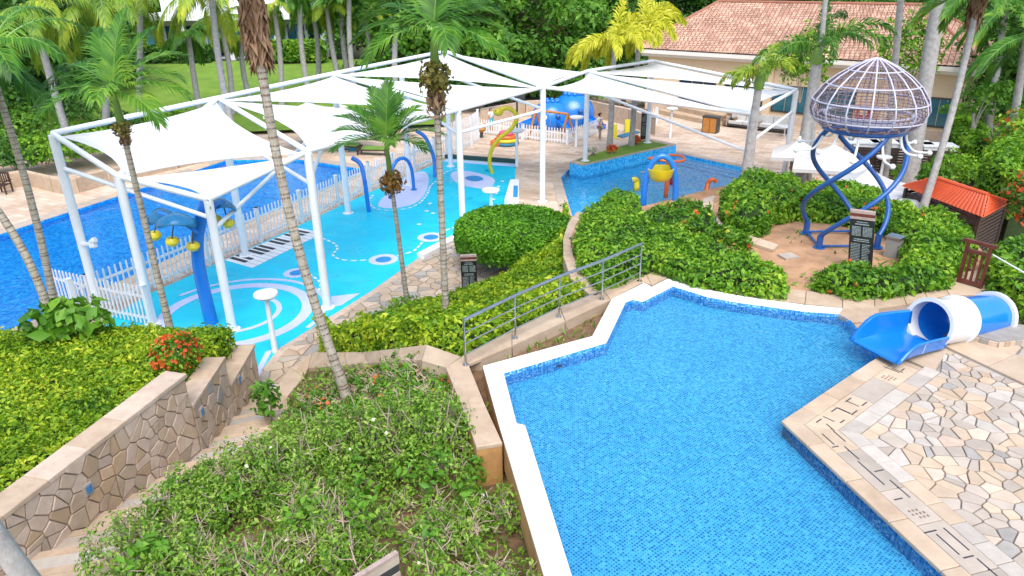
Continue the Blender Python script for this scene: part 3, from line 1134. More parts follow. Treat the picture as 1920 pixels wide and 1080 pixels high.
def basin(name, poly, z0, z1, wallm, floorm):
    mb = MB()
    n = len(poly)
    for i in range(n):
        a, b = poly[i], poly[(i + 1) % n]
        mb.add([(a[0], a[1], z1), (b[0], b[1], z1), (b[0], b[1], z0), (a[0], a[1], z0)], [(0, 1, 2, 3)])
    w = struct(mb.build(name, wallm))
    MB().sheet(poly, z0).build('pool_floor', floorm, w)
    return w


basin('left_pool_basin', LEFT_POOL, -0.75, 0.0, 'mosaic_left', 'mosaic_left')
struct(MB().sheet(LEFT_POOL, -0.11).build('left_pool_water', 'water_left'))
basin('middle_pool_basin', MID_POOL, -0.7, 0.0, 'mosaic_mid', 'mosaic_mid')
struct(MB().sheet(MID_POOL, -0.11).build('middle_pool_water', 'water_mid'))


def edge_band(poly, i0, i1, w, z, m, name, length):
    """coping slabs laid outside pool edges i0..i1"""
    n = len(poly)
    ar = area2(poly)
    t = struct(MB().box((0, 0, -1.5), (0.1, 0.1, 0.1)).build(name, m)) if False else None
    return t


def coping_ring(name, pts, w, z, mats, length=0.7, side=1, thick=0.06):
    """row of slabs along an open line of world points"""
    pts = [Vector((p[0], p[1])) for p in pts]
    L, Rr = [], []
    for i, p in enumerate(pts):
        d0 = (pts[i] - pts[i - 1]).normalized() if i > 0 else (pts[1] - pts[0]).normalized()
        d1 = (pts[i + 1] - pts[i]).normalized() if i < len(pts) - 1 else d0
        n0 = Vector((-d0.y, d0.x))
        n1 = Vector((-d1.y, d1.x))
        m_ = (n0 + n1).normalized()
        m_ = m_ / max(0.4, m_.dot(n0))
        L.append(Vector((p.x, p.y, z)))
        q = p + m_ * w * side
        Rr.append(Vector((q.x, q.y, z)))
    base = MB()
    for i in range(len(L) - 1):
        dz = Vector((0, 0, thick * .6))
        base.add([L[i] - dz, L[i + 1] - dz, Rr[i + 1] - dz, Rr[i] - dz], [(0, 1, 2, 3)])
    b = struct(base.build(name, 'mortar'))
    strip_slabs(L, Rr, length, thick, mats, b)
    return b


coping_ring('left_pool_coping', [(-31, 7), (-21.5, 28.8), (-19.3, 34), (-16.4, 41.4), (-12.2, 41.3), (-7.9, 38.8)], 0.7, 0.02, ['stone_cream', 'stone_pale', 'stone_pale'], 1.3)
coping_ring('left_pool_near_coping', [(-7.9, 38.8), (-14.85, 21.1), (-18.3, 13.6)], 0.55, 0.02, ['stone_cream', 'stone_tan', 'stone_pale'], 1.0)
coping_ring('middle_pool_coping', [MID_POOL[i] for i in (0, 1, 2, 3)], 0.5, 0.02, ['stone_cream', 'stone_pale'], 0.8, -1)
coping_ring('middle_pool_far_coping', [MID_POOL[i] for i in (5, 6)], 0.5, 0.02, ['stone_cream', 'stone_pale'], 0.9, -1)
# entry steps along the far edge of the middle pool
a, b = Vector((*MID_POOL[5], 0)), Vector((*MID_POOL[6], 0))
d = (b - a).normalized()
inn = Vector((-d.y, d.x, 0)) 
cen = Vector((sum(p[0] for p in MID_POOL) / 8, sum(p[1] for p in MID_POOL) / 8, 0))
if (cen - a).dot(inn) < 0:
    inn = -inn
st = MB()
for k in range(3):
    q0, q1 = a + inn * (0.02 + 0.45 * k), b + inn * (0.02 + 0.45 * k)
    st.prism([tuple(q0.xy), tuple(q1.xy), tuple((q1 + inn * .45).xy), tuple((q0 + inn * .45).xy)], -0.68, -0.13 - 0.16 * k)
struct(st.build('pool_steps', 'mosaic_mid'))

# splash pad ------------------------------------------------------------------
PAD = XY([(190, 606), (278, 552), (490, 456), (694, 360), (815, 308), (838, 298), (968, 308), (961, 390), (868, 446), (784, 484), (760, 501), (693, 548), (613, 598), (523, 654), (492, 692), (482, 716), (430, 700), (280, 660)], 0)
pad = struct(MB().sheet(PAD, 0.006).build('splash_pad', 'cyan_pad'))


def ring_mark(c, r0, r1, m, a0=0.0, a1=2 * math.pi, z=0.011, seg=48):
    mb = MB()
    vs, fs = [], []
    for i in range(seg + 1):
        a = a0 + (a1 - a0) * i / seg
        for r_ in (r0, r1):
            vs.append((c[0] + math.cos(a) * r_, c[1] + math.sin(a) * r_, z))
    for i in range(seg):
        fs.append((2 * i, 2 * i + 1, 2 * i + 3, 2 * i + 2))
    return mb.add(vs, fs).build('painted_ring', m, pad)


cA = P(442, 588, 0)
ring_mark(cA, 2.05, 2.42, 'lavender_pad')
ring_mark(cA, 2.7, 2.86, 'lavender_pad', -0.4, 2.6)
ring_mark(cA, 1.25, 1.42, 'lavender_pad', -1.5, 1.2)
for k, (px, py, w) in enumerate(((556, 512, .46), (719, 487, .55), (808, 445, .55))):
    c = P(px, py, 0)
    ring_mark(c, w * 0.55, w, 'lavender_pad', z=0.011)
    ring_mark(c, 0.001, w * 0.54, 'blue_pad', z=0.011)


def flat_mark(pts, m, z=0.010, it=2, name='painted_shape'):
    return MB().sheet(smoothpoly(XY(pts, 0), it), z).build(name, m, pad)


flat_mark([(705, 383), (740, 350), (760, 330), (800, 318), (806, 345), (790, 378), (750, 391), (715, 391)], 'lavender_pad')
flat_mark([(840, 325), (868, 318), (930, 333), (925, 348), (915, 356), (885, 352), (855, 345)], 'lavender_pad')
flat_mark([(866, 334), (890, 328), (912, 336), (890, 342)], 'blue_pad', 0.014)
flat_mark([(622, 556), (676, 550), (640, 573), (618, 576)], 'lavender_pad', it=0)
flat_mark([(492, 692), (484, 713), (476, 704), (498, 660), (512, 655)], 'lavender_pad', it=0)
flat_mark([(838, 299), (966, 309), (966, 313), (832, 303)], 'lavender_pad', it=0)


def dash_line(pts, wd=0.09, dash=0.22, gap=0.12):
    w = [P(a, b, 0) for a, b in pts]
    # Catmull-Rom
    out = []
    for i in range(len(w) - 1):
        p0, p1, p2, p3 = w[max(i - 1, 0)], w[i], w[i + 1], w[min(i + 2, len(w) - 1)]
        for k in range(24):
            t = k / 24
            out.append(0.5 * ((2 * p1) + (p2 - p0) * t + (2 * p0 - 5 * p1 + 4 * p2 - p3) * t * t + (3 * p1 - p0 - 3 * p2 + p3) * t ** 3))
    out.append(w[-1])
    mb = MB()
    acc, on = 0.0, True
    for i in range(len(out) - 1):
        a, b = out[i], out[i + 1]
        l = (b - a).length
        if l < 1e-5:
            continue
        n = Vector((-(b - a).y, (b - a).x, 0)).normalized() * wd / 2
        if on:
            mb.add([(a.x - n.x, a.y - n.y, .013), (b.x - n.x, b.y - n.y, .013), (b.x + n.x, b.y + n.y, .013), (a.x + n.x, a.y + n.y, .013)], [(0, 1, 2, 3)])
        acc += l
        if acc > (dash if on else gap):
            acc, on = 0.0, not on
    mb.build('painted_line', 'white_pad', pad)


dash_line([(605, 447), (628, 458), (632, 468), (624, 478), (640, 487), (670, 489), (692, 487)])
dash_line([(745, 480), (775, 471), (792, 455), (800, 450)])
dash_line([(824, 437), (850, 427), (868, 421)])
dash_line([(700, 366), (692, 378), (706, 392), (748, 394), (782, 384), (800, 366), (808, 348), (822, 338)])
dash_line([(822, 338), (838, 322), (872, 314)])
dash_line([(580, 514), (600, 530), (598, 545)])
for px, py in ((942, 340), (935, 350), (930, 363), (925, 374), (800, 396), (812, 400), (786, 421), (806, 382)):
    c = P(px, py, 0)
    MB().lathe([(0.10, 0.012), (0.10, 0.014)], (c.x, c.y, 0), 10).build('spray_jet', 'white_pad', pad)
# kerbs of the pad
k0, k1 = P(835, 297), P(969, 307)
dv = (k1 - k0)
mb = MB().box((k0 + k1) / 2 + Vector((0, 0.12, 0.1)), (dv.length, 0.22, 0.24), math.atan2(dv.y, dv.x))
struct(mb.build('pad_kerb', 'green_kerb'))
pts = [P(a, b) for a, b in ((782, 482), (822, 461), (868, 438))]
kb = MB()
for a, b in zip(pts, pts[1:]):
    n = Vector((-(b - a).y, (b - a).x, 0)).normalized() * -0.36
    kb.prism([tuple(a.xy), tuple(b.xy), tuple((b + n).xy), tuple((a + n).xy)], 0, 0.16)
struct(kb.build('pad_white_kerb', 'white_paint'))
pts = [P(a, b) for a, b in ((492, 694), (523, 655), (613, 599), (693, 549), (760, 503), (784, 486))]
strip_slabs([p + Vector((0, 0, .03)) for p in pts], [p + Vector((0.22, -0.12, .03)) for p in pts], 0.9, 0.05, ['stone_pink'], pad, 'edging_slab')
# piano
q = [P(a, b) for a, b in ((421, 488), (560, 428), (607, 437), (473, 503))]
piano = tag(MB().sheet([tuple(p.xy) for p in q], 0.012).build('piano_mat', 'white_pad'), 'giant black and white piano keyboard laid on the cyan splash pad', 'piano mat')
NK = 14
for i in range(NK):
    u = (i + 1) / NK
    if i < NK - 1:
        a, b = q[0].lerp(q[1], u), q[3].lerp(q[2], u)
        n = (q[1] - q[0]).normalized() * 0.012
        MB().add([(a - n).xy.to_3d() + Vector((0, 0, .016)), (b - n).xy.to_3d() + Vector((0, 0, .016)), (b + n).xy.to_3d() + Vector((0, 0, .016)), (a + n).xy.to_3d() + Vector((0, 0, .016))], [(0, 1, 2, 3)]).build('key_gap', 'stone_grey', piano)
    if i % 7 in (2, 6):
        continue
    a0, a1 = q[0].lerp(q[1], u - .32 / NK), q[0].lerp(q[1], u + .32 / NK)
    b0, b1 = q[3].lerp(q[2], u - .32 / NK), q[3].lerp(q[2], u + .32 / NK)
    z3 = Vector((0, 0, 0.02))
    MB().add([a0.lerp(b0, .03) + z3, a1.lerp(b1, .03) + z3, a1.lerp(b1, .6) + z3, a0.lerp(b0, .6) + z3], [(0, 1, 2, 3)]).build('black_key', 'black_pad', piano)

# irregular flagstones of the lower deck
FLAG = [(482, 717), (494, 697), (527, 659), (617, 604), (697, 554), (764, 508), (788, 490), (868, 450), (960, 402), (1058, 424), (1004, 505), (960, 535), (900, 552), (800, 582), (700, 614), (622, 646), (592, 668), (548, 706), (535, 745)]
fl = struct(MB().sheet(XY(FLAG, 0), 0.004).build('flagstone_deck', 'mortar'))
reg = XY(FLAG, 0)
lay(voronoi(reg, 250, 3, gap=0.035), lambda u, v: Vector((u, v, 0.004)), (0, 0, 1), [('stone_cream', 4), ('stone_pale', 3), ('stone_tan', 3), ('stone_pink', 2), ('stone_grey', 1), ('stone_white', 1)], fl, 'flagstone', 0.02, 0.008, 4)

# upper pool ------------------------------------------------------------------
POOL_IN = [(1250, 1500), (1073, 1080), (985, 797), (969, 793), (945, 700), (1137, 643), (1173, 567), (1186, 562), (1205, 566), (1262, 537), (1327, 557), (1380, 567), (1440, 575), (1507, 584), (1573, 589), (1596, 602), (1652, 668), (1470, 790), (1780, 1080), (2150, 1430)]
COP_OUT = [(1195, 1500), (1020, 1080), (935, 795), (905, 686), (1110, 630), (1147, 560), (1207, 529), (1222, 537), (1252, 522), (1327, 542), (1380, 553), (1440, 562), (1507, 571), (1580, 578)]
WP = XY(POOL_IN, ZU)
bw = basin('upper_pool_basin', WP, ZU - 0.48, ZU - 0.002, 'mosaic_wall', 'mosaic_upper')
struct(MB().sheet(WP, ZU - 0.08).build('upper_pool_water', 'water_upper'))
cin = [P(a, b, ZU) for a, b in POOL_IN[:15]]
cot = [P(a, b, ZU) for a, b in COP_OUT]
# white coping: one run of long slabs
outp = [tuple(p.xy) for p in cot]
inp = [tuple(cin[i].lerp(cot[min(o_, 13)], .06).xy) for i, o_ in enumerate((0, 1, 2, 2, 3, 4, 5, 6, 6, 8, 9, 10, 11, 12, 13))]
cw = struct(MB().prism(outp + inp[::-1], ZU - 0.55, ZU - 0.03).build('upper_pool_rim', 'orange_render'))
pairs = [(0, 0), (1, 1), (2, 2), (2, 3), (3, 4), (4, 5), (5, 6), (6, 7), (6, 8), (7, 8), (8, 9), (9, 10), (10, 11), (11, 12), (12, 13), (13, 14)]
for (o0, i0), (o1, i1) in zip(pairs, pairs[1:]):
    A, B, C, D = cot[o0], cot[o1], cin[i1], cin[i0]
    n = max(1, round((A - B).length / 1.1))
    for j in range(n):
        u0, u1 = j / n, (j + 1) / n
        poly = [A.lerp(B, u0), A.lerp(B, u1), C.lerp(D, 1 - u1), C.lerp(D, 1 - u0)]
        poly = [q_ for i_, q_ in enumerate(poly) if (q_ - poly[i_ - 1]).length > 0.02]
        if len(poly) < 3:
            continue
        slab(poly, 0.045, 'white_coping', cw, 'coping_slab', 0.005)
# skimmer on the pool wall
q = Vector(cin[4]).lerp(cin[5], 0.5)
tag(MB().lathe([(0.05, 0), (0.05, 0.03)], (q.x + .05, q.y - .04, ZU - 0.26), 12).build('pool_inlet', 'dark_metal'), 'small dark round inlet low on the tiled pool wall', 'inlet')

# stone terrace on the right of the pool --------------------------------------
K0 = P(1470, 790, ZU)
E1 = (P(1652, 668, ZU) - K0)
E2 = (P(1780, 1080, ZU) - K0)
l1, l2 = 3.55, 9.0
e1, e2 = E1.normalized(), E2.normalized()
n1 = Vector((e1.y, -e1.x, 0))
n2 = Vector((-e2.y, e2.x, 0))
_T = [K0, P(1652, 668, ZU), P(1790, 632, ZU), P(2080, 640, ZU), P(2500, 800, ZU), P(2500, 1430, ZU), K0 + e2 * l2]
ter = struct(MB().prism([tuple(p.xy) for p in _T], -1.3, ZU - 0.045).build('upper_terrace', 'grout_grey'))
# pool side of the terrace carries the mosaic of the basin


def miter(dist):
    # intersection of both offset lines
    s = (n1 + n2).normalized()
    return K0 + s * (dist / s.dot(n1))


def band(d0, d1, len1, mats, nm, seed, s1=l1, s2=l2):
    rs = random.Random(seed)
    for (e, n, lmax) in ((e1, n1, s1), (e2, n2, s2)):
        m0, m1 = miter(d0), miter(d1)
        a = (m0 - K0).dot(e)
        a1_ = (m1 - K0).dot(e)
        pos = max(a, a1_) + rs.uniform(.5, .8) * len1
        prev0, prev1 = a, a1_
        while prev0 < lmax:
            nx = min(pos, lmax)
            poly = [K0 + e * prev0 + n * d0, K0 + e * nx + n * d0, K0 + e * nx + n * d1, K0 + e * prev1 + n * d1]
            slab(poly, 0.05, rs.choice(mats), ter, nm, 0.006)
            prev0 = prev1 = nx
            pos = nx + len1 * rs.uniform(.75, 1.25)
            if nx >= lmax:
                break


band(-0.035, 0.27, 0.8, ['stone_cream', 'stone_tan', 'stone_cream'], 'bullnose_slab', 1, 3.42)
band(0.27, 0.70, 0.75, ['stone_cream', 'stone_cream', 'stone_pale'], 'paving_slab', 2, 3.5)
band(0.70, 0.98, 0.45, ['stone_white', 'stone_cream', 'stone_white'], 'border_slab', 5, 3.6)
# drain slots of the second band: shade of the recesses painted as dark boxes


def slot(e, n, s, dd, ln, along=True):
    c = K0 + e * s + n * dd
    ang = math.atan2(e.y, e.x) if along else math.atan2(n.y, n.x)
    MB().box((c.x, c.y, ZU - 0.004), (ln, 0.022, 0.012), ang).build('drain_slot', 'black_pad', ter)


for s, dd, ln, al in ((0.45, .36, .16, 1), (0.62, .44, .2, 0), (.72, .62, .14, 1), (0.95, .36, .2, 1), (1.05, .48, .22, 0), (1.12, .62, .2, 1), (1.42, .36, .2, 1), (1.5, .60, .18, 1), (1.36, .47, .22, 0), (3.0, .36, .3, 0), (3.15, .5, .14, 1), (3.05, .45, .2, 0)):
    slot(e1, n1, s, dd, ln, al)
for s, dd, ln, al in ((.35, .62, .2, 1), (.62, .38, .3, 1), (.6, .6, .3, 1), (.82, .36, .12, 0), (1.02, .5, .34, 1), (1.35, .45, .25, 1), (1.5, .6, .16, 0), (1.62, .45, .34, 1), (1.92, .6, .4, 1), (2.1, .42, .14, 0), (2.75, .36, .2, 0), (2.95, .58, .42, 1), (3.0, .40, .38, 1), (3.25, .48, .16, 0), (3.5, .56, .4, 1), (3.9, .4, .4, 1)):
    slot(e2, n2, s, dd, ln, al)
for base_s, e, n in ((2.35, e2, n2), (2.6, e1, n1)):
    for i in range(3):
        for j in range(4):
            if (i * 4 + j) % 5 == 3:
                continue
            c = K0 + e * (base_s + i * .07) + n * (.38 + j * .06)
            MB().box((c.x, c.y, ZU - 0.003), (0.04, 0.03, 0.008), math.atan2(e.y, e.x)).build('drain_slot', 'ring_dark', ter)
# crazy paving
m98 = miter(0.985)
CR = [m98, K0 + e1 * 3.62 + n1 * .985, P(1770, 652, ZU), P(1850, 690, ZU), P(2060, 790, ZU), P(2120, 1080, ZU), K0 + e2 * 5.6 + n2 * .985]
reg = [tuple(p.xy) for p in CR]
lay(voronoi(reg, 270, 9, gap=0.016), lambda u, v: Vector((u, v, ZU - 0.045)), (0, 0, 1), [('stone_cream', 3), ('stone_pale', 7), ('stone_tan', 1), ('stone_grey', .7), ('stone_white', 3), ('stone_pink', 1)], ter, 'flagstone', 0.03, 0.012, 5)
# the same paving goes on beyond the frame
mbx = MB()
for cc in voronoi([tuple(P(a_, b_, ZU).xy) for a_, b_ in ((2068, 792), (2430, 830), (2430, 1400), (2160, 1400), (2124, 1080))], 120, 77, gap=.02):
    if area2(cc) > 0:
        mbx.prism(cc, ZU - .05, ZU - .012)
tag(mbx.build('outer_flagstones', 'stone_pale', ter), kind='stuff')
# broad plank-like slabs on the far side of the crazy paving
A = [P(1772, 648, ZU), P(1852, 686, ZU), P(2062, 786, ZU)]
B = [P(1812, 632, ZU), P(1905, 664, ZU), P(2140, 750, ZU)]
strip_slabs(A, B, 1.0, 0.05, ['stone_cream', 'stone_tan'], ter, 'paving_slab', 3)
lay(voronoi([tuple(p.xy) for p in (B[0], P(1850, 625, ZU), P(2060, 640, ZU), B[2], B[1])], 30, 12, gap=.03), lambda u, v: Vector((u, v, ZU - 0.045)), (0, 0, 1), [('stone_cream', 3), ('stone_pale', 3), ('stone_tan', 2)], ter, 'flagstone', 0.03, 0.01, 6)

# planting beds (terrain) ------------------------------------------------------


def bed(name, pts, inner, m, soilname=None):
    b3 = [P(*p) if len(p) == 3 and p[0] > -400 and not isinstance(p, Vector) else Vector(p) for p in pts]
    i3 = [P(*p) for p in inner]
    allp = b3 + i3
    n = len(b3)
    vs, es, fs, ov, oe, of = delaunay_2d_cdt([Vector((p.x, p.y)) for p in allp], [(i, (i + 1) % n) for i in range(n)], [], 1, 1e-5)
    zs = [allp[o[0]].z if o else 0 for o in ov]
    V = [(v.x, v.y, z) for v, z in zip(vs, zs)]
    tri = np.array([[V[i] for i in f] for f in fs])

    def g(x, y):
        x = np.asarray(x, float)
        y = np.asarray(y, float)
        out = np.full(len(x), np.nan)
        for t in tri:
            (x0, y0, z0), (x1, y1, z1), (x2, y2, z2) = t
            dt = (y1 - y2) * (x0 - x2) + (x2 - x1) * (y0 - y2)
            if abs(dt) < 1e-9:
                continue
            a = ((y1 - y2) * (x - x2) + (x2 - x1) * (y - y2)) / dt
            b = ((y2 - y0) * (x - x2) + (x0 - x2) * (y - y2)) / dt
            c = 1 - a - b
            k = (a >= -1e-6) & (b >= -1e-6) & (c >= -1e-6)
            out = np.where(k, a * z0 + b * z1 + c * z2, out)
        bad = np.isnan(out)
        if bad.any():
            bp = np.array([(p.x, p.y, p.z) for p in allp])
            for i in np.where(bad)[0]:
                w = 1 / (np.hypot(bp[:, 0] - x[i], bp[:, 1] - y[i]) ** 3 + 1e-6)
                out[i] = (w * bp[:, 2]).sum() / w.sum()
        return out
    mb = MB()
    # refine triangles so that soil relief reads
    mb.add(V, [f if (Vector(V[f[1]]).xy - Vector(V[f[0]]).xy).cross(Vector(V[f[2]]).xy - Vector(V[f[0]]).xy) > 0 else f[::-1] for f in fs])
    o = struct(mb.build(name, m))
    return g, [(p.x, p.y) for p in b3]


class W(tuple):
    pass


def wpt(x, y, z):
    return Vector((x, y, z))


gB, polyB = bed('shrub_bed_soil', [wpt(*P(548, 706, .12)), P(580, 693, .18), P(690, 683, 1.38), P(750, 678, 2.3), P(790, 677, 2.8), P(838, 694, 2.75), P(868, 762, 2.65), P(893, 840, 2.45), P(948, 845, 2.35), P(962, 890, 2.3), P(1018, 1082, 2.3), P(1120, 1420, 2.3), wpt(-1.5, 3.2, 2.5), wpt(-5.6, 3.2, 2.75), wpt(-5.55, 8.4, 2.02), wpt(-5.4, 12, .95), wpt(-5.45, 14.3, .35), P(532, 745, .1)], [(700, 760, 1.7), (560, 760, .75), (650, 850, 1.9), (800, 800, 2.35), (500, 900, 1.9), (800, 950, 2.3), (600, 1050, 2.45)], 'soil')
gR, polyR = bed('slope_bed_soil', [P(596, 655, .1), P(680, 653, 1.35), P(745, 646, 2.3), P(800, 641, 2.85), P(866, 668, 2.85), P(960, 620, 2.85), P(1050, 580, 2.7), P(1110, 558, 2.6), P(1078, 522, 2.2), P(1057, 472, 1.6), P(1060, 432, 1.0), P(1080, 405, .5), P(1040, 424, .1), P(1010, 480, .05), P(985, 518, .04), P(900, 553, .04), P(800, 584, .04), P(700, 616, .04), P(625, 648, .04)], [(900, 600, 1.5), (1000, 540, 1.5), (760, 615, 1.3)], 'soil')
gJ, polyJ = bed('plateau_bed_soil', [P(1118, 556, 2.98), P(1088, 522, 2.98), P(1070, 472, 2.7), P(1074, 432, 2.3), P(1094, 404, 1.6), P(1130, 392, .1), P(1200, 388, .03), P(1340, 352, .03), P(1415, 340, .03), P(1500, 334, .2), P(1600, 352, .5), P(1700, 384, .9), P(1800, 424, 1.7), P(1842, 470, 2.6), P(1835, 520, 3.0), P(1765, 553, 3.03), P(1690, 566, 3.03), P(1580, 578, 3.03), P(1507, 571, 3.03), P(1440, 562, 3.03), P(1380, 553, 3.03), P(1327, 542, 3.03), P(1252, 522, 3.03), P(1222, 537, 3.03), P(1207, 529, 3.03)], [(1565, 480, 2.95), (1450, 470, 2.95), (1620, 500, 2.98), (1300, 470, 2.95), (1550, 420, 2.9), (1450, 420, 2.9), (1180, 450, 2.8), (1650, 440, 2.85), (1400, 400, 2.6), (1300, 400, 2.3)], 'soil_dry')
# narrow grass strip between rail wall and pool
gS, polyS = bed('strip_bed_soil', [P(905, 688, 2.85), P(1110, 632, 2.85), P(1147, 562, 2.85), P(1150, 556, 2.85), P(960, 642, 2.85), P(905, 668, 2.85), P(880, 690, 2.8), P(930, 800, 2.6), P(938, 800, 2.6)], [], 'soil')

# rail wall, ribbon copings ----------------------------------------------------
rw = thing('garden_wall', 'tan capped garden wall carrying the steel handrail beside the pool', 'wall', P(880, 690, 0))
capL = [(838, 679), (868, 765), (893, 838)]
capR = [(880, 676), (912, 760), (943, 830)]


def wall_run(parent, L, Rr, depth, length, m='stone_tan', cap=0.07, wallmat='stone_cream', seed=0):
    """coping slabs on a rendered wall; L, Rr: 3-D edge points"""
    mb = MB()
    for i in range(len(L) - 1):
        q = [L[i], L[i + 1], Rr[i + 1], Rr[i]]
        c = sum(q, Vector()) / 4
        q = [c + (p - c) * 0.985 for p in q]
        mb.prism([(p.x, p.y, p.z - cap + .002) for p in q], -depth, 0)
    mb.build('wall_body', wallmat, parent)
    strip_slabs(L, Rr, length, cap, m if isinstance(m, list) else [m], parent, 'coping_slab', seed, 0.004)


Z = ZU
L = [P(a, b, Z) for a, b in ((866, 668), (960, 620), (1050, 577), (1130, 542), (1188, 518))]
Rr = [P(a, b, Z) for a, b in ((903, 672), (960, 648), (1060, 602), (1145, 562), (1207, 531))]
wall_run(rw, L, Rr, 1.4, 1.2, ['stone_tan', 'stone_tan', 'stone_cream'], seed=1)
L = [P(a, b, Z) for a, b in ((836, 690), (866, 762), (893, 838))]
Rr = [P(a, b, Z) for a, b in ((878, 682), (910, 760), (942, 830))]
wall_run(rw, L, Rr, 1.2, 1.0, ['stone_tan', 'stone_cream'], wallmat='orange_render', seed=2)
slab([P(836, 690, Z), P(866, 668, Z), P(903, 672, Z), P(878, 682, Z)], .07, 'stone_tan', rw, 'coping_slab', .004)
rb = thing('sloping_kerb', 'sloping sandstone kerb climbing between the two shrub beds', 'kerb', P(585, 676, 0))
far = [(585, 660, .32), (680, 660, 1.55), (745, 653, 2.5), (800, 646, ZU - .01), (864, 668, ZU - .01)]
near = [(578, 690, .32), (690, 681, 1.55), (750, 676, 2.5), (790, 675, ZU - .01), (838, 689, ZU - .01)]
wall_run(rb, [P(*p) for p in far], [P(*p) for p in near], 0.9, 0.95, ['stone_tan', 'stone_cream', 'stone_tan'], seed=3)
L = [P(*p) for p in ((585, 660, .32), (545, 690, .30), (508, 738, .28), (503, 790, .5))]
Rr = [P(*p) for p in ((578, 690, .32), (570, 706, .30), (540, 742, .28), (534, 796, .5))]
wall_run(rb, L, Rr, 0.5, 0.8, ['stone_tan', 'stone_cream'], seed=4)
cw2 = thing('curved_kerb', 'curved sandstone retaining kerb wrapping the left end of the hedge', 'kerb', P(1075, 480, 0))
L = [(1134, 549, ZU), (1098, 520, ZU), (1075, 480, 2.9), (1070, 450, 2.6), (1080, 420, 2.1), (1096, 400, 1.6)]
Rr = [(1110, 556, ZU), (1070, 522, ZU), (1056, 480, 2.9), (1056, 446, 2.6), (1066, 416, 2.1), (1083, 396, 1.6)]
wall_run(cw2, [P(*p) for p in L], [P(*p) for p in Rr], 1.6, 0.7, ['stone_tan', 'stone_cream'], seed=5)
ck = thing('garden_kerb', 'short curved stone kerb inside the jellyfish planting', 'kerb', P(1330, 410, 2.6))
L = [P(a, b, 3.05) for a, b in ((1318, 372), (1317, 400), (1338, 426), (1380, 446), (1450, 468))]
Rr = [P(a, b, 3.05) for a, b in ((1340, 366), (1336, 396), (1354, 418), (1390, 436), (1460, 458))]
wall_run(ck, L, Rr, 0.7, 0.6, ['stone_pale', 'stone_cream'], seed=6)
# slab walk between the white rim and the hedge
pw = struct(MB().sheet(XY([(1188, 518), (1232, 506), (1330, 522), (1440, 542), (1580, 556), (1700, 545), (1850, 500), (1930, 560), (1930, 590), (1690, 600), (1590, 590), (1580, 578), (1507, 571), (1440, 562), (1380, 553), (1327, 542), (1252, 522), (1222, 537), (1207, 530)], ZU - .06), ZU - .06).build('pool_walk', 'mortar'))
L = [P(a, b, ZU - .01) for a, b in ((1207, 528), (1222, 535), (1252, 520), (1327, 541), (1440, 561), (1580, 577), (1640, 580), (1700, 570), (1780, 552), (1850, 552), (1935, 600))]
Rr = [P(a, b, ZU - .01) for a, b in ((1190, 517), (1212, 515), (1240, 500), (1335, 518), (1445, 538), (1580, 552), (1640, 556), (1690, 545), (1760, 515), (1850, 505), (1960, 555))]
strip_slabs(L, Rr, 0.75, 0.05, ['stone_tan', 'stone_cream', 'stone_tan'], pw, 'paving_slab', 8)

struct(MB().sheet(XY([(1652, 668), (1596, 602), (1640, 575), (1800, 555), (1960, 590), (2090, 645), (1795, 636)], ZU - .07), ZU - .07).build('slide_apron', 'stone_tan'))
slab([P(a, b, ZU - .012) for a, b in ((1147, 560), (1188, 518), (1212, 515), (1207, 530))], .06, 'stone_tan', pw, 'paving_slab', .002)
slab([P(a, b, ZU - .012) for a, b in ((1576, 577), (1572, 590), (1598, 604), (1648, 600), (1648, 574))], .12, 'stone_tan', pw, 'paving_slab', .002)
strip_slabs([P(a_, b_, ZU - .004) for a_, b_ in ((1668, 660), (1700, 672), (1752, 697))], [P(a_, b_, ZU - .004) for a_, b_ in ((1705, 640), (1745, 642), (1778, 655))], .5, .04, ['stone_cream', 'stone_pale'], ter, 'border_slab', 15)
# stairs and the rubble retaining wall ----------------------------------------
stairs = struct(MB().prism([(-6.75, 16.0), (-5.3, 15.6), (-5.3, 16.05), (-6.6, 16.45)], -.1, .01).build('stone_stairs', 'mortar'))
NS = 15
for i in range(NS):
    y = 15.9 - i * 0.62
    z = 0.14 * (i + 1)
    wl = -6.62 - max(0, (12.5 - y)) * 0.26
    sk = 0.38
    poly = [Vector((wl - .1, y - sk, z)), Vector((-5.25, y + sk * .5, z)), Vector((-5.25, y + sk * .5 - 1.0, z)), Vector((wl - .1, y - sk - 1.0, z))]
    slab(poly, 0.15, ['stone_cream', 'stone_pale', 'stone_white'][i % 3], stairs, 'step', 0.004)
    slab([poly[0] + Vector((0, .02, .012)), poly[1] + Vector((0, .02, .012)), poly[1] + Vector((0, -.13, .012)), poly[0] + Vector((0, -.13, .012))], .05, 'stone_tan', stairs, 'nosing', .004)
    MB().prism([(p.x, p.y) for p in poly], -0.6, z - .16).build('riser', 'stone_tan', stairs)
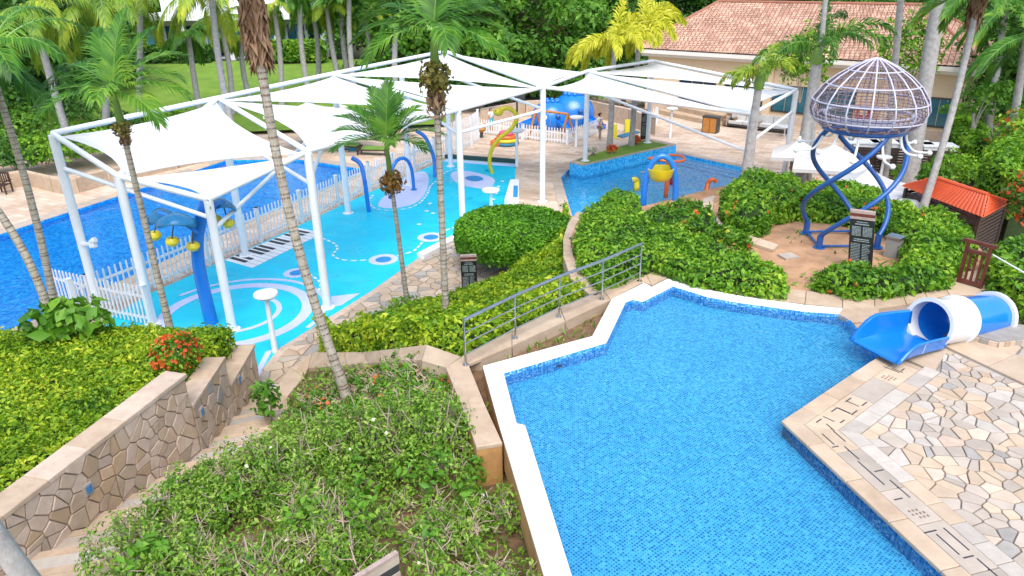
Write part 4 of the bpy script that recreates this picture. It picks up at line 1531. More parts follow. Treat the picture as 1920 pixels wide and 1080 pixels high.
# flagstone panel let into the landing
rwall = thing('retaining_wall', 'rubble stone retaining wall with flat coping stepping down beside the stairs', 'wall', (-6.7, 14, 0))
SEG = [((-8.0, 7.0), (-6.56, 12.45), 2.7), ((-6.56, 12.5), (-6.62, 14.45), 1.95), ((-6.62, 14.5), (-6.70, 16.45), 1.2)]
SEG[0] = ((-7.6 - .26 * 2.5, 8.5 - 2.5), (-6.56, 12.45), 2.7)
for k, (a, b, zt) in enumerate(SEG):
    a, b = Vector((*a, 0)), Vector((*b, 0))
    d = (b - a).normalized()
    n = Vector((d.y, -d.x, 0))          # towards the stairs
    ln = (b - a).length
    w = 0.42
    q = [a, b, b - n * w, a - n * w]
    MB().prism([tuple(p.xy) for p in q], -0.2, zt - 0.08).build('wall_body', 'stone_pink', rwall)
    zf = lambda s: max(0.0, 0.0)
    reg = [(0.0, -0.05), (ln, -0.05), (ln, zt - 0.085), (0.0, zt - 0.085)]
    if k == 0:
        reg = [(0.0, 1.4), (ln, 0.9), (ln, zt - 0.085), (0.0, zt - 0.085)]
    cells = voronoi(reg, [150, 44, 34][k], 20 + k, gap=0.018)
    lay(cells, lambda u, v, a=a, d=d: a + d * u + Vector((0, 0, v)), n, [('stone_tan', 4), ('stone_pink', 7), ('stone_grey', .25), ('stone_rust', .9), ('stone_cream', 2)], rwall, 'stone', 0.035, 0.025, 30 + k)
    # end face stones
    reg = [(0, max(0, zt - .85)), (w, max(0, zt - .85)), (w, zt - .085), (0, zt - .085)]
    lay(voronoi(reg, 6, 40 + k, gap=.03), lambda u, v, b=b, n=n: b - n * u + Vector((0, 0, v)), d, [('stone_tan', 3), ('stone_pink', 4), ('stone_grey', 1)], rwall, 'stone', 0.03, 0.02, 50 + k)
    ov = 0.06
    Lp = [a + n * ov + Vector((0, 0, zt)) - d * 0, b + n * ov + d * .06 + Vector((0, 0, zt))]
    Rp = [a - n * (w + .02) + Vector((0, 0, zt)), b - n * (w + .02) + d * .06 + Vector((0, 0, zt))]
    strip_slabs(Lp, Rp, 0.85, 0.08, ['stone_tan', 'stone_pink', 'stone_tan'], rwall, 'coping_slab', 60 + k, .004)
for (px, py, seg) in ((165, 917, 0), (378, 772, 1), (448, 712, 2)):
    a, b, zt = SEG[seg]
    a, b = Vector((*a, 0)), Vector((*b, 0))
    d = (b - a).normalized()
    n = Vector((d.y, -d.x, 0))
    r_ = ray(px, py)
    tt = (a + n * .06 - CAMP).dot(n) / r_.dot(n)
    c = CAMP + r_ * tt
    lab = {0: 'square blue glass step light nearest the camera in the rubble wall', 1: 'square step light in the middle stretch of the rubble wall', 2: 'square step light in the lowest stretch of the rubble wall'}[seg]
    t = thing('step_light', lab, 'light', c, 'step lights in the rubble wall')
    ang = math.atan2(d.y, d.x)
    MB().box(c, (0.17, 0.05, 0.2), ang).build('frame', 'stone_grey', t)
    MB().box(c + n * .012, (0.11, 0.05, 0.13), ang).build('lens', 'teal_panel', t)

# lawn, villa ground, far path, planter wall ----------------------------------
lw = [P(120, 235, .35), P(720, 170, .35), P(760, 118, 2.4), P(200, 150, 2.4)]
struct(MB().add([(-34, 46, .25), (-4, 50, .25), (-4, 68, 2.6), (-40, 68, 2.6)], [(0, 1, 2, 3)]).build('lawn', 'lawn'))
struct(MB().add([(-80, 62, -.05), (80, 62, -.05), (120, 130, 5), (-120, 130, 5)], [(0, 1, 2, 3)]).build('hillside', 'earth'))
struct(MB().sheet(smoothpoly(XY([(1830, 262), (1842, 232), (1878, 222), (1905, 205), (1950, 205), (1950, 225), (1900, 240), (1880, 262), (1895, 280), (1860, 285)], .9), 2), 0.92).build('garden_path', 'path_stone'))
struct(MB().prism(XY([(1790, 250), (1850, 195), (2100, 190), (2200, 300), (1950, 330), (1850, 300)], .85), -.1, .85).build('garden_ground', 'lawn'))
pl = thing('planter_wall', 'low tan stone planter wall behind the left pool deck', 'wall', P(60, 340, 0))
top = [(-160, 352), (0, 328), (44, 322), (93, 333), (115, 337), (142, 334), (200, 319), (330, 291), (420, 270)]
Lp = [P(a, b, .75) for a, b in top]
Rp = [p + Vector((-0.25, 0.45, 0)) for p in Lp]
wall_run(pl, Lp, Rp, 0.75, 1.3, ['stone_tan', 'stone_cream'], wallmat='stone_tan', seed=7)

# ================================================================== THINGS
# ---- shade canopy --------------------------------------------------------------
can = thing('shade_canopy', 'large white tensile shade canopy on steel posts over the splash pad', 'shade canopy', P(614, 577, 0))


def post(px, py, zb=0.0):
    return P(px, py, zb)


B_ = {}
B_['A'] = post(190, 592)
B_['B'] = post(287, 606)
B_['C'] = post(436, 618)
B_['D'] = post(614, 577)
B_['E'] = post(653, 400)
B_['P1'] = (B_['A'] + B_['E']) / 2
B_['F'] = post(768, 347)
B_['G'] = post(868, 425)
B_['H'] = post(845, 312)
B_['I'] = post(1017, 378)
B_['J'] = post(1097, 302, .5)
B_['K'] = post(1214, 268, .5)
TOP = {'A': 250, 'B': 330, 'C': 374, 'D': 284, 'E': 138, 'F': 150, 'G': 206, 'H': 96, 'I': 163, 'J': 133, 'K': 114}
T_ = {}
for k, y in TOP.items():
    T_[k] = Vector((B_[k].x, B_[k].y, HGT(B_[k], y)))
T_['P1'] = (T_['A'] + T_['E']) / 2
T_['L'] = P(1410, 214, 4.2)
T_['M'] = P(1493, 168, 4.5)
B_['L'] = Vector((T_['L'].x, T_['L'].y, -0.6))
B_['M'] = Vector((T_['M'].x, T_['M'].y, 0))
T_['F'].z = T_['E'].z - .4
for k in B_:
    MB().tube([B_[k] + Vector((0, 0, -0.02)), T_[k] - Vector((0, 0, .05))], .13, 16).build('post', 'white_steel', can, True)
    if B_[k].z >= 0:
        MB().lathe([(.24, 0), (.24, .025), (.17, .03)], B_[k] + Vector((0, 0, .007)), 14).build('base_plate', 'white_steel', can)


def beam(a, b, r=.085, dz0=0.0, dz1=0.0):
    MB().tube([a + Vector((0, 0, dz0)), b + Vector((0, 0, dz1))], r, 12).build('beam', 'white_steel', can, True)


t = T_
for a, b in (('A', 'P1'), ('P1', 'E'), ('E', 'H'), ('A', 'B'), ('B', 'C'), ('C', 'D'), ('D', 'G'), ('G', 'I'), ('H', 'I'), ('I', 'J'), ('J', 'K'), ('K', 'M'), ('M', 'L'), ('I', 'L'), ('P1', 'D'), ('P1', 'B'), ('E', 'G'), ('J', 'L')):
    beam(t[a], t[b])
# lower tie beams
for a, b, da, db in (('A', 'C', -1.0, -.55), ('D', 'P1', -1.0, -1.2), ('G', 'F', -1.0, -1.2), ('C', 'E', -.9, -1.6), ('I', 'H', -.95, -1.2), ('I', 'G', -1.0, -.9), ('J', 'L', -.9, -1.6), ('L', 'M', -1.25, -1.0), ('D', 'E', -.8, -1.4)):
    beam(t[a], t[b], .065, da, db)


def sail(corners, sag=0.10, pull=0.92, n=14, dz=-.10):
    """triangular or four-sided membrane with hollow edges and slight dish"""
    c = [Vector(p) for p in corners]
    cen = sum(c, Vector()) / len(c)
    c = [cen + (p - cen) * pull + Vector((0, 0, dz)) for p in c]
    if len(c) == 3:
        mid_ = c[2].lerp(c[0], 0.5)
        c = [c[0], c[1], c[2], mid_ + (sum(c, Vector()) / 3 - mid_) * min(.5, sag * 1.9)]
    cen = sum(c, Vector()) / 4
    vs, fs = [], []

    def scallop(p, q, u):
        m = p.lerp(q, u)
        d = cen - (p + q) / 2
        return m + d * (4 * u * (1 - u)) * sag * 0.9
    e = [lambda u: scallop(c[0], c[1], u), lambda u: scallop(c[1], c[2], u), lambda u: scallop(c[3], c[2], u), lambda u: scallop(c[0], c[3], u)]
    for i in range(n + 1):
        for j in range(n + 1):
            u, v = i / n, j / n
            p = e[0](u) * (1 - v) + e[2](u) * v + e[3](v) * (1 - u) + e[1](v) * u - (c[0] * (1 - u) * (1 - v) + c[1] * u * (1 - v) + c[2] * u * v + c[3] * (1 - u) * v)
            vs.append(p - Vector((0, 0, 0.25 * sag * 16 * u * (1 - u) * v * (1 - v) * 0.6)))
    for i in range(n):
        for j in range(n):
            a = i * (n + 1) + j
            fs.append((a, a + n + 1, a + n + 2, a + 1))
    o = MB().add(vs, fs).build('sail', 'sail', can, True)
    sm = o.modifiers.new('thickness', 'SOLIDIFY')
    sm.thickness = 0.012
    for a_, b_ in ((0, 1), (1, 2), (2, 3), (3, 0)):
        k_ = {(0, 1): 0, (1, 2): 1, (2, 3): 2, (3, 0): 3}[(a_, b_)]
        MB().tube([e[k_](i / n) + Vector((0, 0, .004)) for i in range(n + 1)], .022, 6).build('hem_cable', 'white_paint', can)
    for i in (4, 7, 10):
        MB().tube([vs[i * (n + 1) + j] + Vector((0, 0, .004)) for j in range(n + 1)], .011, 4).build('seam', 'cushion', can)
    for p in c[:3]:
        q = p + (p - cen).normalized() * 0.3
        MB().tube([p, q], .02, 5).build('tensioner', 'steel', can)


sail([t['A'], t['P1'], t['D'], t['B']], .18, .93)
sail([t['B'], t['D'], t['C']], .16, .90)
sail([t['P1'], t['G'], t['D']], .14, .95)
sail([t['P1'], t['E'], t['G']], .14, .95)
sail([t['E'], t['H'], t['I']], .14, .95)
sail([t['E'], t['I'], t['G']], .16, .93)
sail([t['H'], t['J'], t['I']], .14, .93)
sail([t['I'], t['J'], t['L']], .14, .95)
sail([t['J'], t['M'], t['L']], .16, .94)
sail([t['J'], t['K'], t['M']], .14, .95)
# floodlight on the leftmost post
c = Vector((B_['A'].x + .2, B_['A'].y - .1, HGT(B_['A'], 455)))
f = thing('floodlight', 'small white twin floodlight clamped on the leftmost canopy post', 'light', c)
MB().box(c, (.3, .1, .08)).build('bracket', 'white_steel', f)
for dz, dx in ((.06, .12), (-.1, .08)):
    MB().lathe([(.05, 0), (.09, .12), (.09, .2)], c + Vector((dx, 0, dz)), 12, Matrix.Rotation(R(70), 3, 'Y')).build('lamp_head', 'white_steel', f)

# ---- picket fences --------------------------------------------------------------


def picket_mesh(h, w=.055, th=.03):
    mb = MB()
    mb.box((0, 0, h / 2), (w, th, h))
    mb.add([(-w / 2, -th / 2, h), (w / 2, -th / 2, h), (w / 2, th / 2, h), (-w / 2, th / 2, h), (0, 0, h + w * .9)], [(0, 1, 4), (1, 2, 4), (2, 3, 4), (3, 0, 4)])
    me = bpy.data.meshes.new('picket')
    me.from_pydata(mb.v, [], mb.f)
    me.materials.append(MATS['white_paint'])
    return me


def fence(parent, pts, h, sp, post_every, railz, pw=.05, postw=.12):
    me = picket_mesh(h, pw)
    cnt = 0
    for a, b in zip(pts, pts[1:]):
        a, b = Vector(a), Vector(b)
        d = b - a
        ln = d.length
        d.normalize()
        ang = math.atan2(d.y, d.x)
        n = Vector((-d.y, d.x, 0))
        k = int(ln / sp)
        npost = max(1, round(ln / post_every))
        pp = [i / npost * ln for i in range(npost + 1)]
        for s in pp:
            q = a + d * s
            mb = MB().box(q + Vector((0, 0, (h + .12) / 2)), (postw, postw, h + .12), ang)
            mb.box(q + Vector((0, 0, h + .14)), (postw * 1.3, postw * 1.3, .04), ang)
            mb.build('fence_post', 'white_paint', parent)
        for z in railz:
            c = (a + b) / 2 + Vector((0, 0, z)) + n * .035
            MB().box(c, (ln, .04, .08), ang).build('rail', 'white_paint', parent)
        for i in range(k):
            s = (i + .5) * ln / k
            if min(abs(s - x) for x in pp) < postw * .7:
                continue
            o = bpy.data.objects.new('picket', me)
            COL.objects.link(o)
            q = a + d * s - n * .002
            o.rotation_euler[2] = ang
            o.location = q + Vector((0, 0, .06))
            attach(o, parent)
            cnt += 1


f1 = thing('picket_fence', 'long white picket fence between the left pool and the splash pad', 'fence', P(490, 454, 0))
FL = [P(150, 602, 0), P(278, 549, 0), P(490, 454, 0), P(694, 358, 0), P(815, 306, 0), P(838, 296, 0)]
fence(f1, FL, 1.30, .20, 2.4, (.25, 1.02), .05)
f2 = thing('picket_fence', 'white picket fence run turning towards the lime hedge at the near left', 'fence', P(180, 590, 0))
fence(f2, [P(108, 572, 0), P(180, 590, 0), P(285, 612, 0)], 1.25, .16, 1.7, (.25, .98))
f3 = thing('picket_fence', 'tall white picket gate panels beside the yellow serpent shower', 'fence', P(890, 275, 0))
fence(f3, [P(842, 292, 0), P(884, 274, 0), P(897, 262, 0)], 1.75, .17, 2.2, (.3, 1.4))
f4 = thing('picket_fence', 'low white picket fence round the blue playhouses', 'fence', P(1000, 262, 0))
fence(f4, [P(897, 250, 0), P(980, 261, 0), P(1064, 271, 0), P(1098, 260, 0), P(1124, 248, 0)], .85, .19, 1.9, (.2, .65), .07, .14)
f5 = thing('picket_fence', 'short white picket fence beside the black sign behind the planter', 'fence', P(1195, 240, 0))
fence(f5, [P(1186, 240, 0), P(1205, 236, 0), P(1230, 232, 0)], .95, .2, 1.8, (.2, .7), .07, .12)

# ---- handrail -------------------------------------------------------------------
hr = thing('handrail', 'stainless steel handrail with horizontal bars on the garden wall', 'railing', P(872, 684, ZU))
hp = [P(a, b, ZU) for a, b in ((873, 684), (966, 634), (1048, 594), (1128, 561), (1199, 527))]
for p in hp:
    MB().tube([p, p + Vector((0, 0, .93))], .022, 10).build('post', 'steel', hr, True)
    MB().lathe([(.06, 0), (.06, .012)], p, 12).build('base_flange', 'steel', hr)
MB().tube([p + Vector((0, 0, .95)) for p in hp], .032, 10).build('top_rail', 'steel', hr, True)
for z in (.22, .45, .68):
    MB().tube([p + Vector((0, 0, z)) for p in hp], .014, 8).build('bar', 'steel', hr, True)

# ---- white spray discs on posts ---------------------------------------------------


def disc_post(base, ztop, rd, label):
    th = thing('spray_disc', label, 'water feature', base, 'white disc posts')
    MB().tube([base, Vector((base.x, base.y, ztop - .1))], [.085, .06], 12).build('post', 'white_steel', th, True)
    MB().lathe([(.07, -.16), (rd * .8, -.10), (rd, -.03), (rd * .98, .03), (rd * .6, .06), (.001, .07)], (base.x, base.y, ztop), 28).build('disc', 'white_paint', th, True)


b = P(516, 660)
disc_post(b, HGT(b, 551), .33, 'white disc on a post at the near edge of the splash pad')
b = P(921, 392)
disc_post(b, HGT(b, 356), .40, 'white disc on a post just behind the clipped topiary')
b = P(969, 312)
disc_post(b, HGT(b, 244), .42, 'white disc on a tall post right of the yellow serpent')
b = P(1080, 275)
disc_post(b, HGT(b, 219), .42, 'white disc on a post in front of the wooden swing frame')
b = P(1256, 258)
disc_post(b, HGT(b, 203), .36, 'white disc on a post at the far edge of the middle pool')
b = P(1648, 345)
disc_post(b, HGT(b, 294), .36, 'white disc on a post in front of the dark slatted fence')

# ---- splash pad toys ----------------------------------------------------------------


def tubeobj(name, pts, r, m, parent, seg=12, smooth_n=6):
    w = [Vector(p) for p in pts]
    out = []
    for i in range(len(w) - 1):
        p0, p1, p2, p3 = w[max(i - 1, 0)], w[i], w[i + 1], w[min(i + 2, len(w) - 1)]
        for k in range(smooth_n):
            tt = k / smooth_n
            out.append(0.5 * ((2 * p1) + (p2 - p0) * tt + (2 * p0 - 5 * p1 + 4 * p2 - p3) * tt * tt + (3 * p1 - p0 - 3 * p2 + p3) * tt ** 3))
    out.append(w[-1])
    if not isinstance(r, (int, float)):
        n = len(out)
        r = [r[0] + (r[1] - r[0]) * i / (n - 1) for i in range(n)]
    return MB().tube(out, r, seg).build(name, m, parent, True)


b = P(397, 606)
Y0 = b.y
wt = thing('water_tree', 'blue spray tree with leaf panels and hanging yellow fruit buckets', 'water feature', b)
tubeobj('trunk', [b, Q(386, 560, Y0), Q(374, 505, Y0), Q(370, 455, Y0), Q(376, 415, Y0), Q(388, 372, Y0)], (.20, .17), 'blue_plastic', wt)
tubeobj('branch', [Q(372, 440, Y0), Q(360, 428, Y0 - .3), Q(335, 412, Y0 - .3), Q(296, 398, Y0 - .2)], (.09, .05), 'blue_plastic', wt)
tubeobj('branch', [Q(380, 400, Y0), Q(395, 392, Y0 + .2), Q(412, 382, Y0 + .4), Q(420, 376, Y0 + .5)], (.08, .05), 'blue_plastic', wt)


def leafpanel(a, b, w, dip, m='teal_panel'):
    """dished leaf-shaped panel from a to b, lying roughly flat"""
    a, b = Vector(a), Vector(b)
    d = b - a
    s = Vector((-d.y, d.x, 0)).normalized()
    vs, fs = [], []
    n, k = 12, 6
    for i in range(n + 1):
        u = i / n
        hw = w * math.sin(math.pi * (u * .92 + .06)) ** .7
        for j in range(k + 1):
            v = j / k * 2 - 1
            vs.append(a + d * u + s * v * hw + Vector((0, 0, -dip * v * v + .22 * math.sin(math.pi * u))))
    for i in range(n):
        for j in range(k):
            q = i * (k + 1) + j
            fs.append((q, q + k + 1, q + k + 2, q + 1))
    o = MB().add(vs, fs).build('leaf_panel', m, wt, True)
    o.modifiers.new('thickness', 'SOLIDIFY').thickness = .03


leafpanel(Q(369, 412, Y0 - .4), Q(290, 416, Y0 - .7), .52, .18)
leafpanel(Q(330, 402, Y0 + .6), Q(276, 408, Y0 + .2), .60, .22)
leafpanel(Q(392, 382, Y0 + .5), Q(442, 387, Y0 + .9), .5, .15)
for px, py, y, tx, ty in ((290, 441, Y0 - .3, 294, 412), (323, 452, Y0 - .7, 325, 422), (362, 461, Y0 - .3, 361, 428), (404, 411, Y0 + .5, 404, 388), (428, 418, Y0 + .7, 419, 386)):
    c = Q(px, py, y)
    r_ = .19
    bk = MB().lathe([(.02, -r_ * .8), (r_ * .6, -r_ * .72), (r_, -r_ * .2), (r_ * .98, r_ * .15), (r_ * .7, r_ * .55), (r_ * .45, r_ * .5), (.02, r_ * .35)], c, 16).build('fruit_bucket', 'yellow_plastic', wt, True)
    MB().tube([c + Vector((0, 0, .05)), Q(tx, ty, y)], .018, 6).build('hanger', 'dark_metal', bk)


def arch(name, label, a, b, h, r, m, mid=None):
    th = thing(name, label, 'water feature', a)
    pts = []
    for i in range(25):
        u = i / 24
        q = a.lerp(b, (1 - math.cos(math.pi * u)) / 2)
        pts.append(q + Vector((0, 0, h * math.sin(math.pi * u) ** .55)))
    MB().tube(pts, r, 12).build('arch_tube', m, th, True)
    for e in (a, b):
        MB().lathe([(r * 1.9, 0), (r * 1.9, .03)], e, 12).build('base_plate', m, th)
    return th


arch('spray_arch', 'blue hoop spray arch on the lavender patch near the fence', P(735, 372), P(776, 356), 1.75, .085, 'blue_plastic')
th = thing('spray_arch', 'leaning blue spray pipe beside the white canopy post', 'water feature', P(692, 397))
tubeobj('pipe', [P(692, 397), Q(688, 370, P(692, 397).y), Q(683, 335, P(692, 397).y), Q(676, 308, P(692, 397).y + .2), Q(660, 296, P(692, 397).y + .3)], .10, 'blue_plastic', th)
yy = P(812, 330).y
th = thing('spray_arch', 'curved blue spray pipe behind the tall palm trunk at the fence', 'water feature', P(816, 330))
tubeobj('pipe', [P(816, 332), Q(814, 300, yy), Q(806, 275, yy), Q(796, 256, yy), Q(780, 245, yy)], .10, 'blue_plastic', th)
yy = P(922, 325).y
sp_ = thing('serpent_shower', 'yellow serpent shaped spray pipe standing on the splash pad', 'water feature', P(922, 325))
tubeobj('body', [P(923, 325), Q(918, 305, yy), Q(922, 280, yy), Q(938, 258, yy), Q(957, 243, yy), Q(968, 226, yy), Q(966, 212, yy), Q(954, 203, yy), Q(944, 204, yy), Q(938, 208, yy)], (.10, .12), 'yellow_plastic', sp_)
c = Q(934, 210, yy)
hd = MB().ball(c, .26, 14, .8).build('head', 'yellow_plastic', sp_, True)
MB().ball(c + Vector((-.12, -.2, .1)), .035, 8).build('eye', 'black_pad', hd, True)

# white ramp with blue panel at the pad corner
q0 = P(961, 384)
rp = thing('white_ramp', 'small white sloped block with a blue panel at the pad corner', 'ramp', q0)
MB().prism([tuple(P(a, b).xy) for a, b in ((946, 386), (973, 386), (973, 347), (957, 347))], 0.006, .3).build('block', 'white_paint', rp)
MB().prism([tuple(P(a, b, .3).xy) for a, b in ((962, 370), (971, 370), (971, 349), (963, 349))], .3, .33).build('panel', 'blue_pad', rp)

# ---- middle pool toys -----------------------------------------------------------------
zb = -0.7
a, b = P(1206, 378, 0), P(1266, 378, 0)
a.z = b.z = zb
ar = arch('bucket_arch', 'blue arch in the middle pool holding a tipping yellow bucket', a, b, HGT(P(1236, 372), 288) - zb, .14, 'blue_plastic')
c = Q(1238, 326, a.y)
r_ = .62
MB().lathe([(.02, -r_ * .62), (r_ * .55, -r_ * .5), (r_ * .88, -r_ * .15), (r_, .28), (r_ * .93, .28), (r_ * .8, -.05), (.02, -r_ * .4)], c, 24).build('bucket', 'yellow_plastic', ar, True)
MB().tube([c + Vector((-r_, 0, .1)), c + Vector((-.9, 0, .1))], .03, 6).build('pivot', 'steel', ar)
MB().tube([c + Vector((r_, 0, .1)), c + Vector((.9, 0, .1))], .03, 6).build('pivot', 'steel', ar)
yq = a.y + 1.6
hp_ = thing('orange_hoop', 'orange water hoop on a pole behind the yellow bucket', 'water feature', Q(1249, 355, yq))
b0 = Q(1249, 360, yq)
b0.z = zb
cz = Q(1250, 297, yq)
MB().tube([b0, Vector((b0.x, b0.y, cz.z))], .11, 12).build('pole', 'orange_plastic', hp_, True)
MB().tube([cz + Vector((.85 * math.cos(x * math.pi / 16), .55 * math.sin(x * math.pi / 16), .05 * math.sin(x * math.pi / 8))) for x in range(33)], .06, 8, False).build('hoop', 'orange_plastic', hp_, True)
yr = P(1330, 350).y
ee = thing('orange_eel', 'small orange eel figure rising from the middle pool', 'water feature', P(1326, 352))
tubeobj('body', [Vector((*P(1324, 354).xy, -.4)), Q(1327, 346, yr), Q(1332, 338, yr), Q(1339, 337, yr), Q(1342, 342, yr)], (.13, .09), 'orange_plastic', ee)
yr = P(1190, 344).y
ef = thing('yellow_fish', 'small yellow fish spout in the middle pool left of the arch', 'water feature', P(1190, 346))
tubeobj('body', [Vector((*P(1194, 350).xy, -.4)), Q(1194, 343, yr), Q(1191, 337, yr), Q(1186, 338, yr)], (.16, .14), 'yellow_plastic', ef)
yr = P(1263, 336).y
er = thing('red_valve', 'small red spout on the middle pool floor behind the arch', 'water feature', P(1262, 340))
b0 = Q(1261, 335, yr)
MB().tube([Vector((b0.x, b0.y, -.7)), b0, b0 + Vector((0, 0, .35))], [.14, .14, .10], 10).build('stem', 'red_paint', er, True)
MB().ball(b0 + Vector((0, 0, .4)), .12, 10).build('cap', 'orange_plastic', er, True)

# planter at the head of the middle pool
PLT = [(1068, 303), (1092, 309), (1268, 270), (1216, 259), (1120, 285)]
plz = .55
pl2 = thing('pool_planter', 'blue tiled raised planter with stone rim at the head of the middle pool', 'planter', P(1150, 300, 0))
pw_ = [P(a, b, plz) for a, b in PLT]
MB().prism([tuple(p.xy) for p in pw_], -.72, plz - .06).build('tiled_wall', 'mosaic_mid', pl2)
cen = sum(pw_, Vector()) / len(pw_)
inner = [cen + (p - cen) * .88 for p in pw_]
strip_slabs(pw_ + [pw_[0]], inner + [inner[0]], 1.0, .07, ['stone_pale', 'stone_cream'], pl2, 'coping_slab', 9)
MB().sheet([tuple(p.xy) for p in inner], plz - .02).build('turf', 'lawn', pl2)

# ---- slide -------------------------------------------------------------------------------
ax = Vector((.90, .42, -.14)).normalized()
c0 = P(1741, 606, ZU + .42)
mtx = ax.to_track_quat('Z', 'Y').to_matrix()
sld = thing('tube_slide', 'blue and white fibreglass tube slide emptying into the upper pool', 'water slide', Vector((c0.x, c0.y, ZU)))
rt = .46


def barrel(z0, z1, r, m, nm, flare0=0, flare1=0):
    th_ = .03
    MB().lathe([(r - th_, z0), (r - th_, z1), (r + flare1, z1), (r + flare1, z1 - .05), (r, z1 - .06), (r, z0 + .06), (r + flare0, z0 + .05), (r + flare0, z0), (r - th_, z0)], c0, 36, mtx, False).build(nm, m, sld, True)


barrel(0, .85, rt, 'slide_white', 'white_barrel', .05, .05)
barrel(.86, 1.95, rt - .01, 'slide_blue', 'blue_barrel')
barrel(1.96, 2.06, rt + .02, 'slide_white', 'end_flange', .04, .04)
MB().lathe([(rt - .035, .30), (rt - .06, .5), (rt - .15, .75), (rt * .4, .9), (.001, .94)], c0, 30, mtx, False).build('inner_bend', 'slide_blue', sld, True)
# open flume: U-section swept from the mouth to the water
si = Vector((ax.y, -ax.x, 0)).normalized()     # towards the terrace


def flume():
    vs, fs = [], []
    n = 14
    sec = [(-1.06, 1.0), (-1.0, .97), (-.97, .5), (-.93, .15), (-.80, .02), (-.4, 0), (0, 0), (.4, 0), (.80, .02), (.93, .12), (.97, .32), (1.0, .60), (1.06, .62)]
    prof_n = len(sec) - 1
    for i in range(n + 1):
        u = i / n
        p = c0 - ax * (1.5 * u - .05) + Vector((0, 0, -.42 - .10 * u ** 2))
        wd = .45 + .08 * u
        hh = .48 if u < .62 else .48 * max(.06, math.cos((u - .62) / .38 * math.pi / 2))
        for o_, l_ in sec:
            vs.append(p + si * (o_ * wd) + Vector((0, 0, l_ * hh)))
    for i in range(n):
        for j in range(prof_n):
            a = i * (prof_n + 1) + j
            fs.append((a, a + 1, a + prof_n + 2, a + prof_n + 1))
    o = MB().add(vs, fs).build('flume', 'slide_blue', sld, True)
    o.modifiers.new('thickness', 'SOLIDIFY').thickness = .05
    # joint seam
    i = 7
    row = vs[i * (prof_n + 1):(i + 1) * (prof_n + 1)]
    MB().tube([p + Vector((0, 0, .006)) for p in row], .008, 5).build('seam', 'slide_white', sld)


flume()
# masonry cradle under the tube
cr_ = thing('slide_cradle', 'curved stone faced plinth carrying the tube slide', 'plinth', c0 + ax * 1.4)
ctr = [P(1768, 630, ZU + .12), P(1800, 622, ZU + .12), P(1838, 631, ZU + .12), P(1872, 640, ZU + .12), P(1925, 634, ZU + .12), P(1965, 640, ZU + .12), P(1940, 612, ZU + .12), P(1880, 604, ZU + .12), P(1800, 606, ZU + .12)]
MB().prism([tuple(p.xy) for p in ctr], ZU - .5, ZU + .12).build('plinth_top', 'stone_grey', cr_)
fr_ = ctr[1:6]
for a, b in zip(fr_, fr_[1:]):
    k = max(2, round((b - a).length / .14))
    d = (b - a)
    n = Vector((d.y, -d.x, 0)).normalized()
    ang = math.atan2(d.y, d.x)
    for j in range(k):
        p = a.lerp(b, (j + .5) / k)
        MB().box((p.x + n.x * .015, p.y + n.y * .015, ZU - .05), (d.length / k - .008, .04, .29), ang).build('facing_stone', ['stone_tan', 'stone_pink', 'stone_grey', 'stone_cream'][(j * 3 + k) % 4], cr_)

# ---- jellyfish climbing frame ---------------------------------------------------------------
jc = P(1562, 452, 2.93)
jf = thing('jellyfish_climber', 'jellyfish shaped climbing frame with net dome on twisted blue legs', 'climbing frame', jc)
jx, jy, jz = jc.x + .18, jc.y, jc.z
JT = Vector((jx + .12, jy, 0))
zring = HGT(JT, 238)
zap = HGT(JT, 109)
Hc = zap - zring
prof = [(.98, 0), (1.2, .05), (1.36, .15), (1.43, .28), (1.36, .43), (1.16, .60), (.87, .75), (.53, .88), (.24, .96), (.06, 1.0)]


def jprof(u):
    f = u * (len(prof) - 1)
    k = min(int(f), len(prof) - 2)
    s = f - k
    return prof[k][0] * (1 - s) + prof[k + 1][0] * s, zring + Hc * (prof[k][1] * (1 - s) + prof[k + 1][1] * s)


def ringpts(r, z, n=40):
    return [(JT.x + r * math.cos(2 * math.pi * i / n), JT.y + r * math.sin(2 * math.pi * i / n), z) for i in range(n + 1)]


mat('lilac_steel', (0.50, 0.50, 0.59), (0.42, 0.42, 0.52), 2, 0.4)
mat('net_rope', (0.20, 0.13, 0.15), (0.14, 0.09, 0.11), 5, 0.8)
for i in range(16):
    a = 2 * math.pi * i / 16
    MB().tube([(JT.x + jprof(k / 18)[0] * math.cos(a), JT.y + jprof(k / 18)[0] * math.sin(a), jprof(k / 18)[1]) for k in range(19)], .021, 7).build('dome_rib', 'lilac_steel', jf, True)
for u in (0.0, .22, .42, .58, .74):
    r_, z_ = jprof(u)
    MB().tube(ringpts(r_, z_), .021, 7, False).build('dome_hoop', 'lilac_steel', jf, True)
nt = MB()
for i in range(64):
    a = 2 * math.pi * i / 64
    nt.tube([(JT.x + jprof(k / 12)[0] * .99 * math.cos(a), JT.y + jprof(k / 12)[0] * .99 * math.sin(a), jprof(k / 12)[1]) for k in range(12)], .009, 3, False)
for k in range(1, 26):
    r_, z_ = jprof(k / 27)
    nt.tube(ringpts(r_ * .99, z_, 32), .009, 3, False)
tag(nt.build('rope_net', 'net_rope', jf), kind='stuff')
MB().tube(ringpts(1.0, zring - .03), .055, 8, False).build('base_ring', 'navy_tube', jf, True)
MB().tube(ringpts(.55, zring + .02), .06, 8, False).build('base_ring', 'navy_tube', jf, True)
for i in range(6):
    a = i * math.pi / 3
    MB().tube([(JT.x + .55 * math.cos(a), JT.y + .55 * math.sin(a), zring + .02), (JT.x + 1.0 * math.cos(a), JT.y + 1.0 * math.sin(a), zring - .03)], .05, 7).build('floor_strut', 'navy_tube', jf, True)
for k in range(2):
    MB().tube(ringpts(1.2 - .14 * k, zring + .28 + .06 * k), .035, 6, False).build('rope_rail', 'lilac_steel', jf, True)
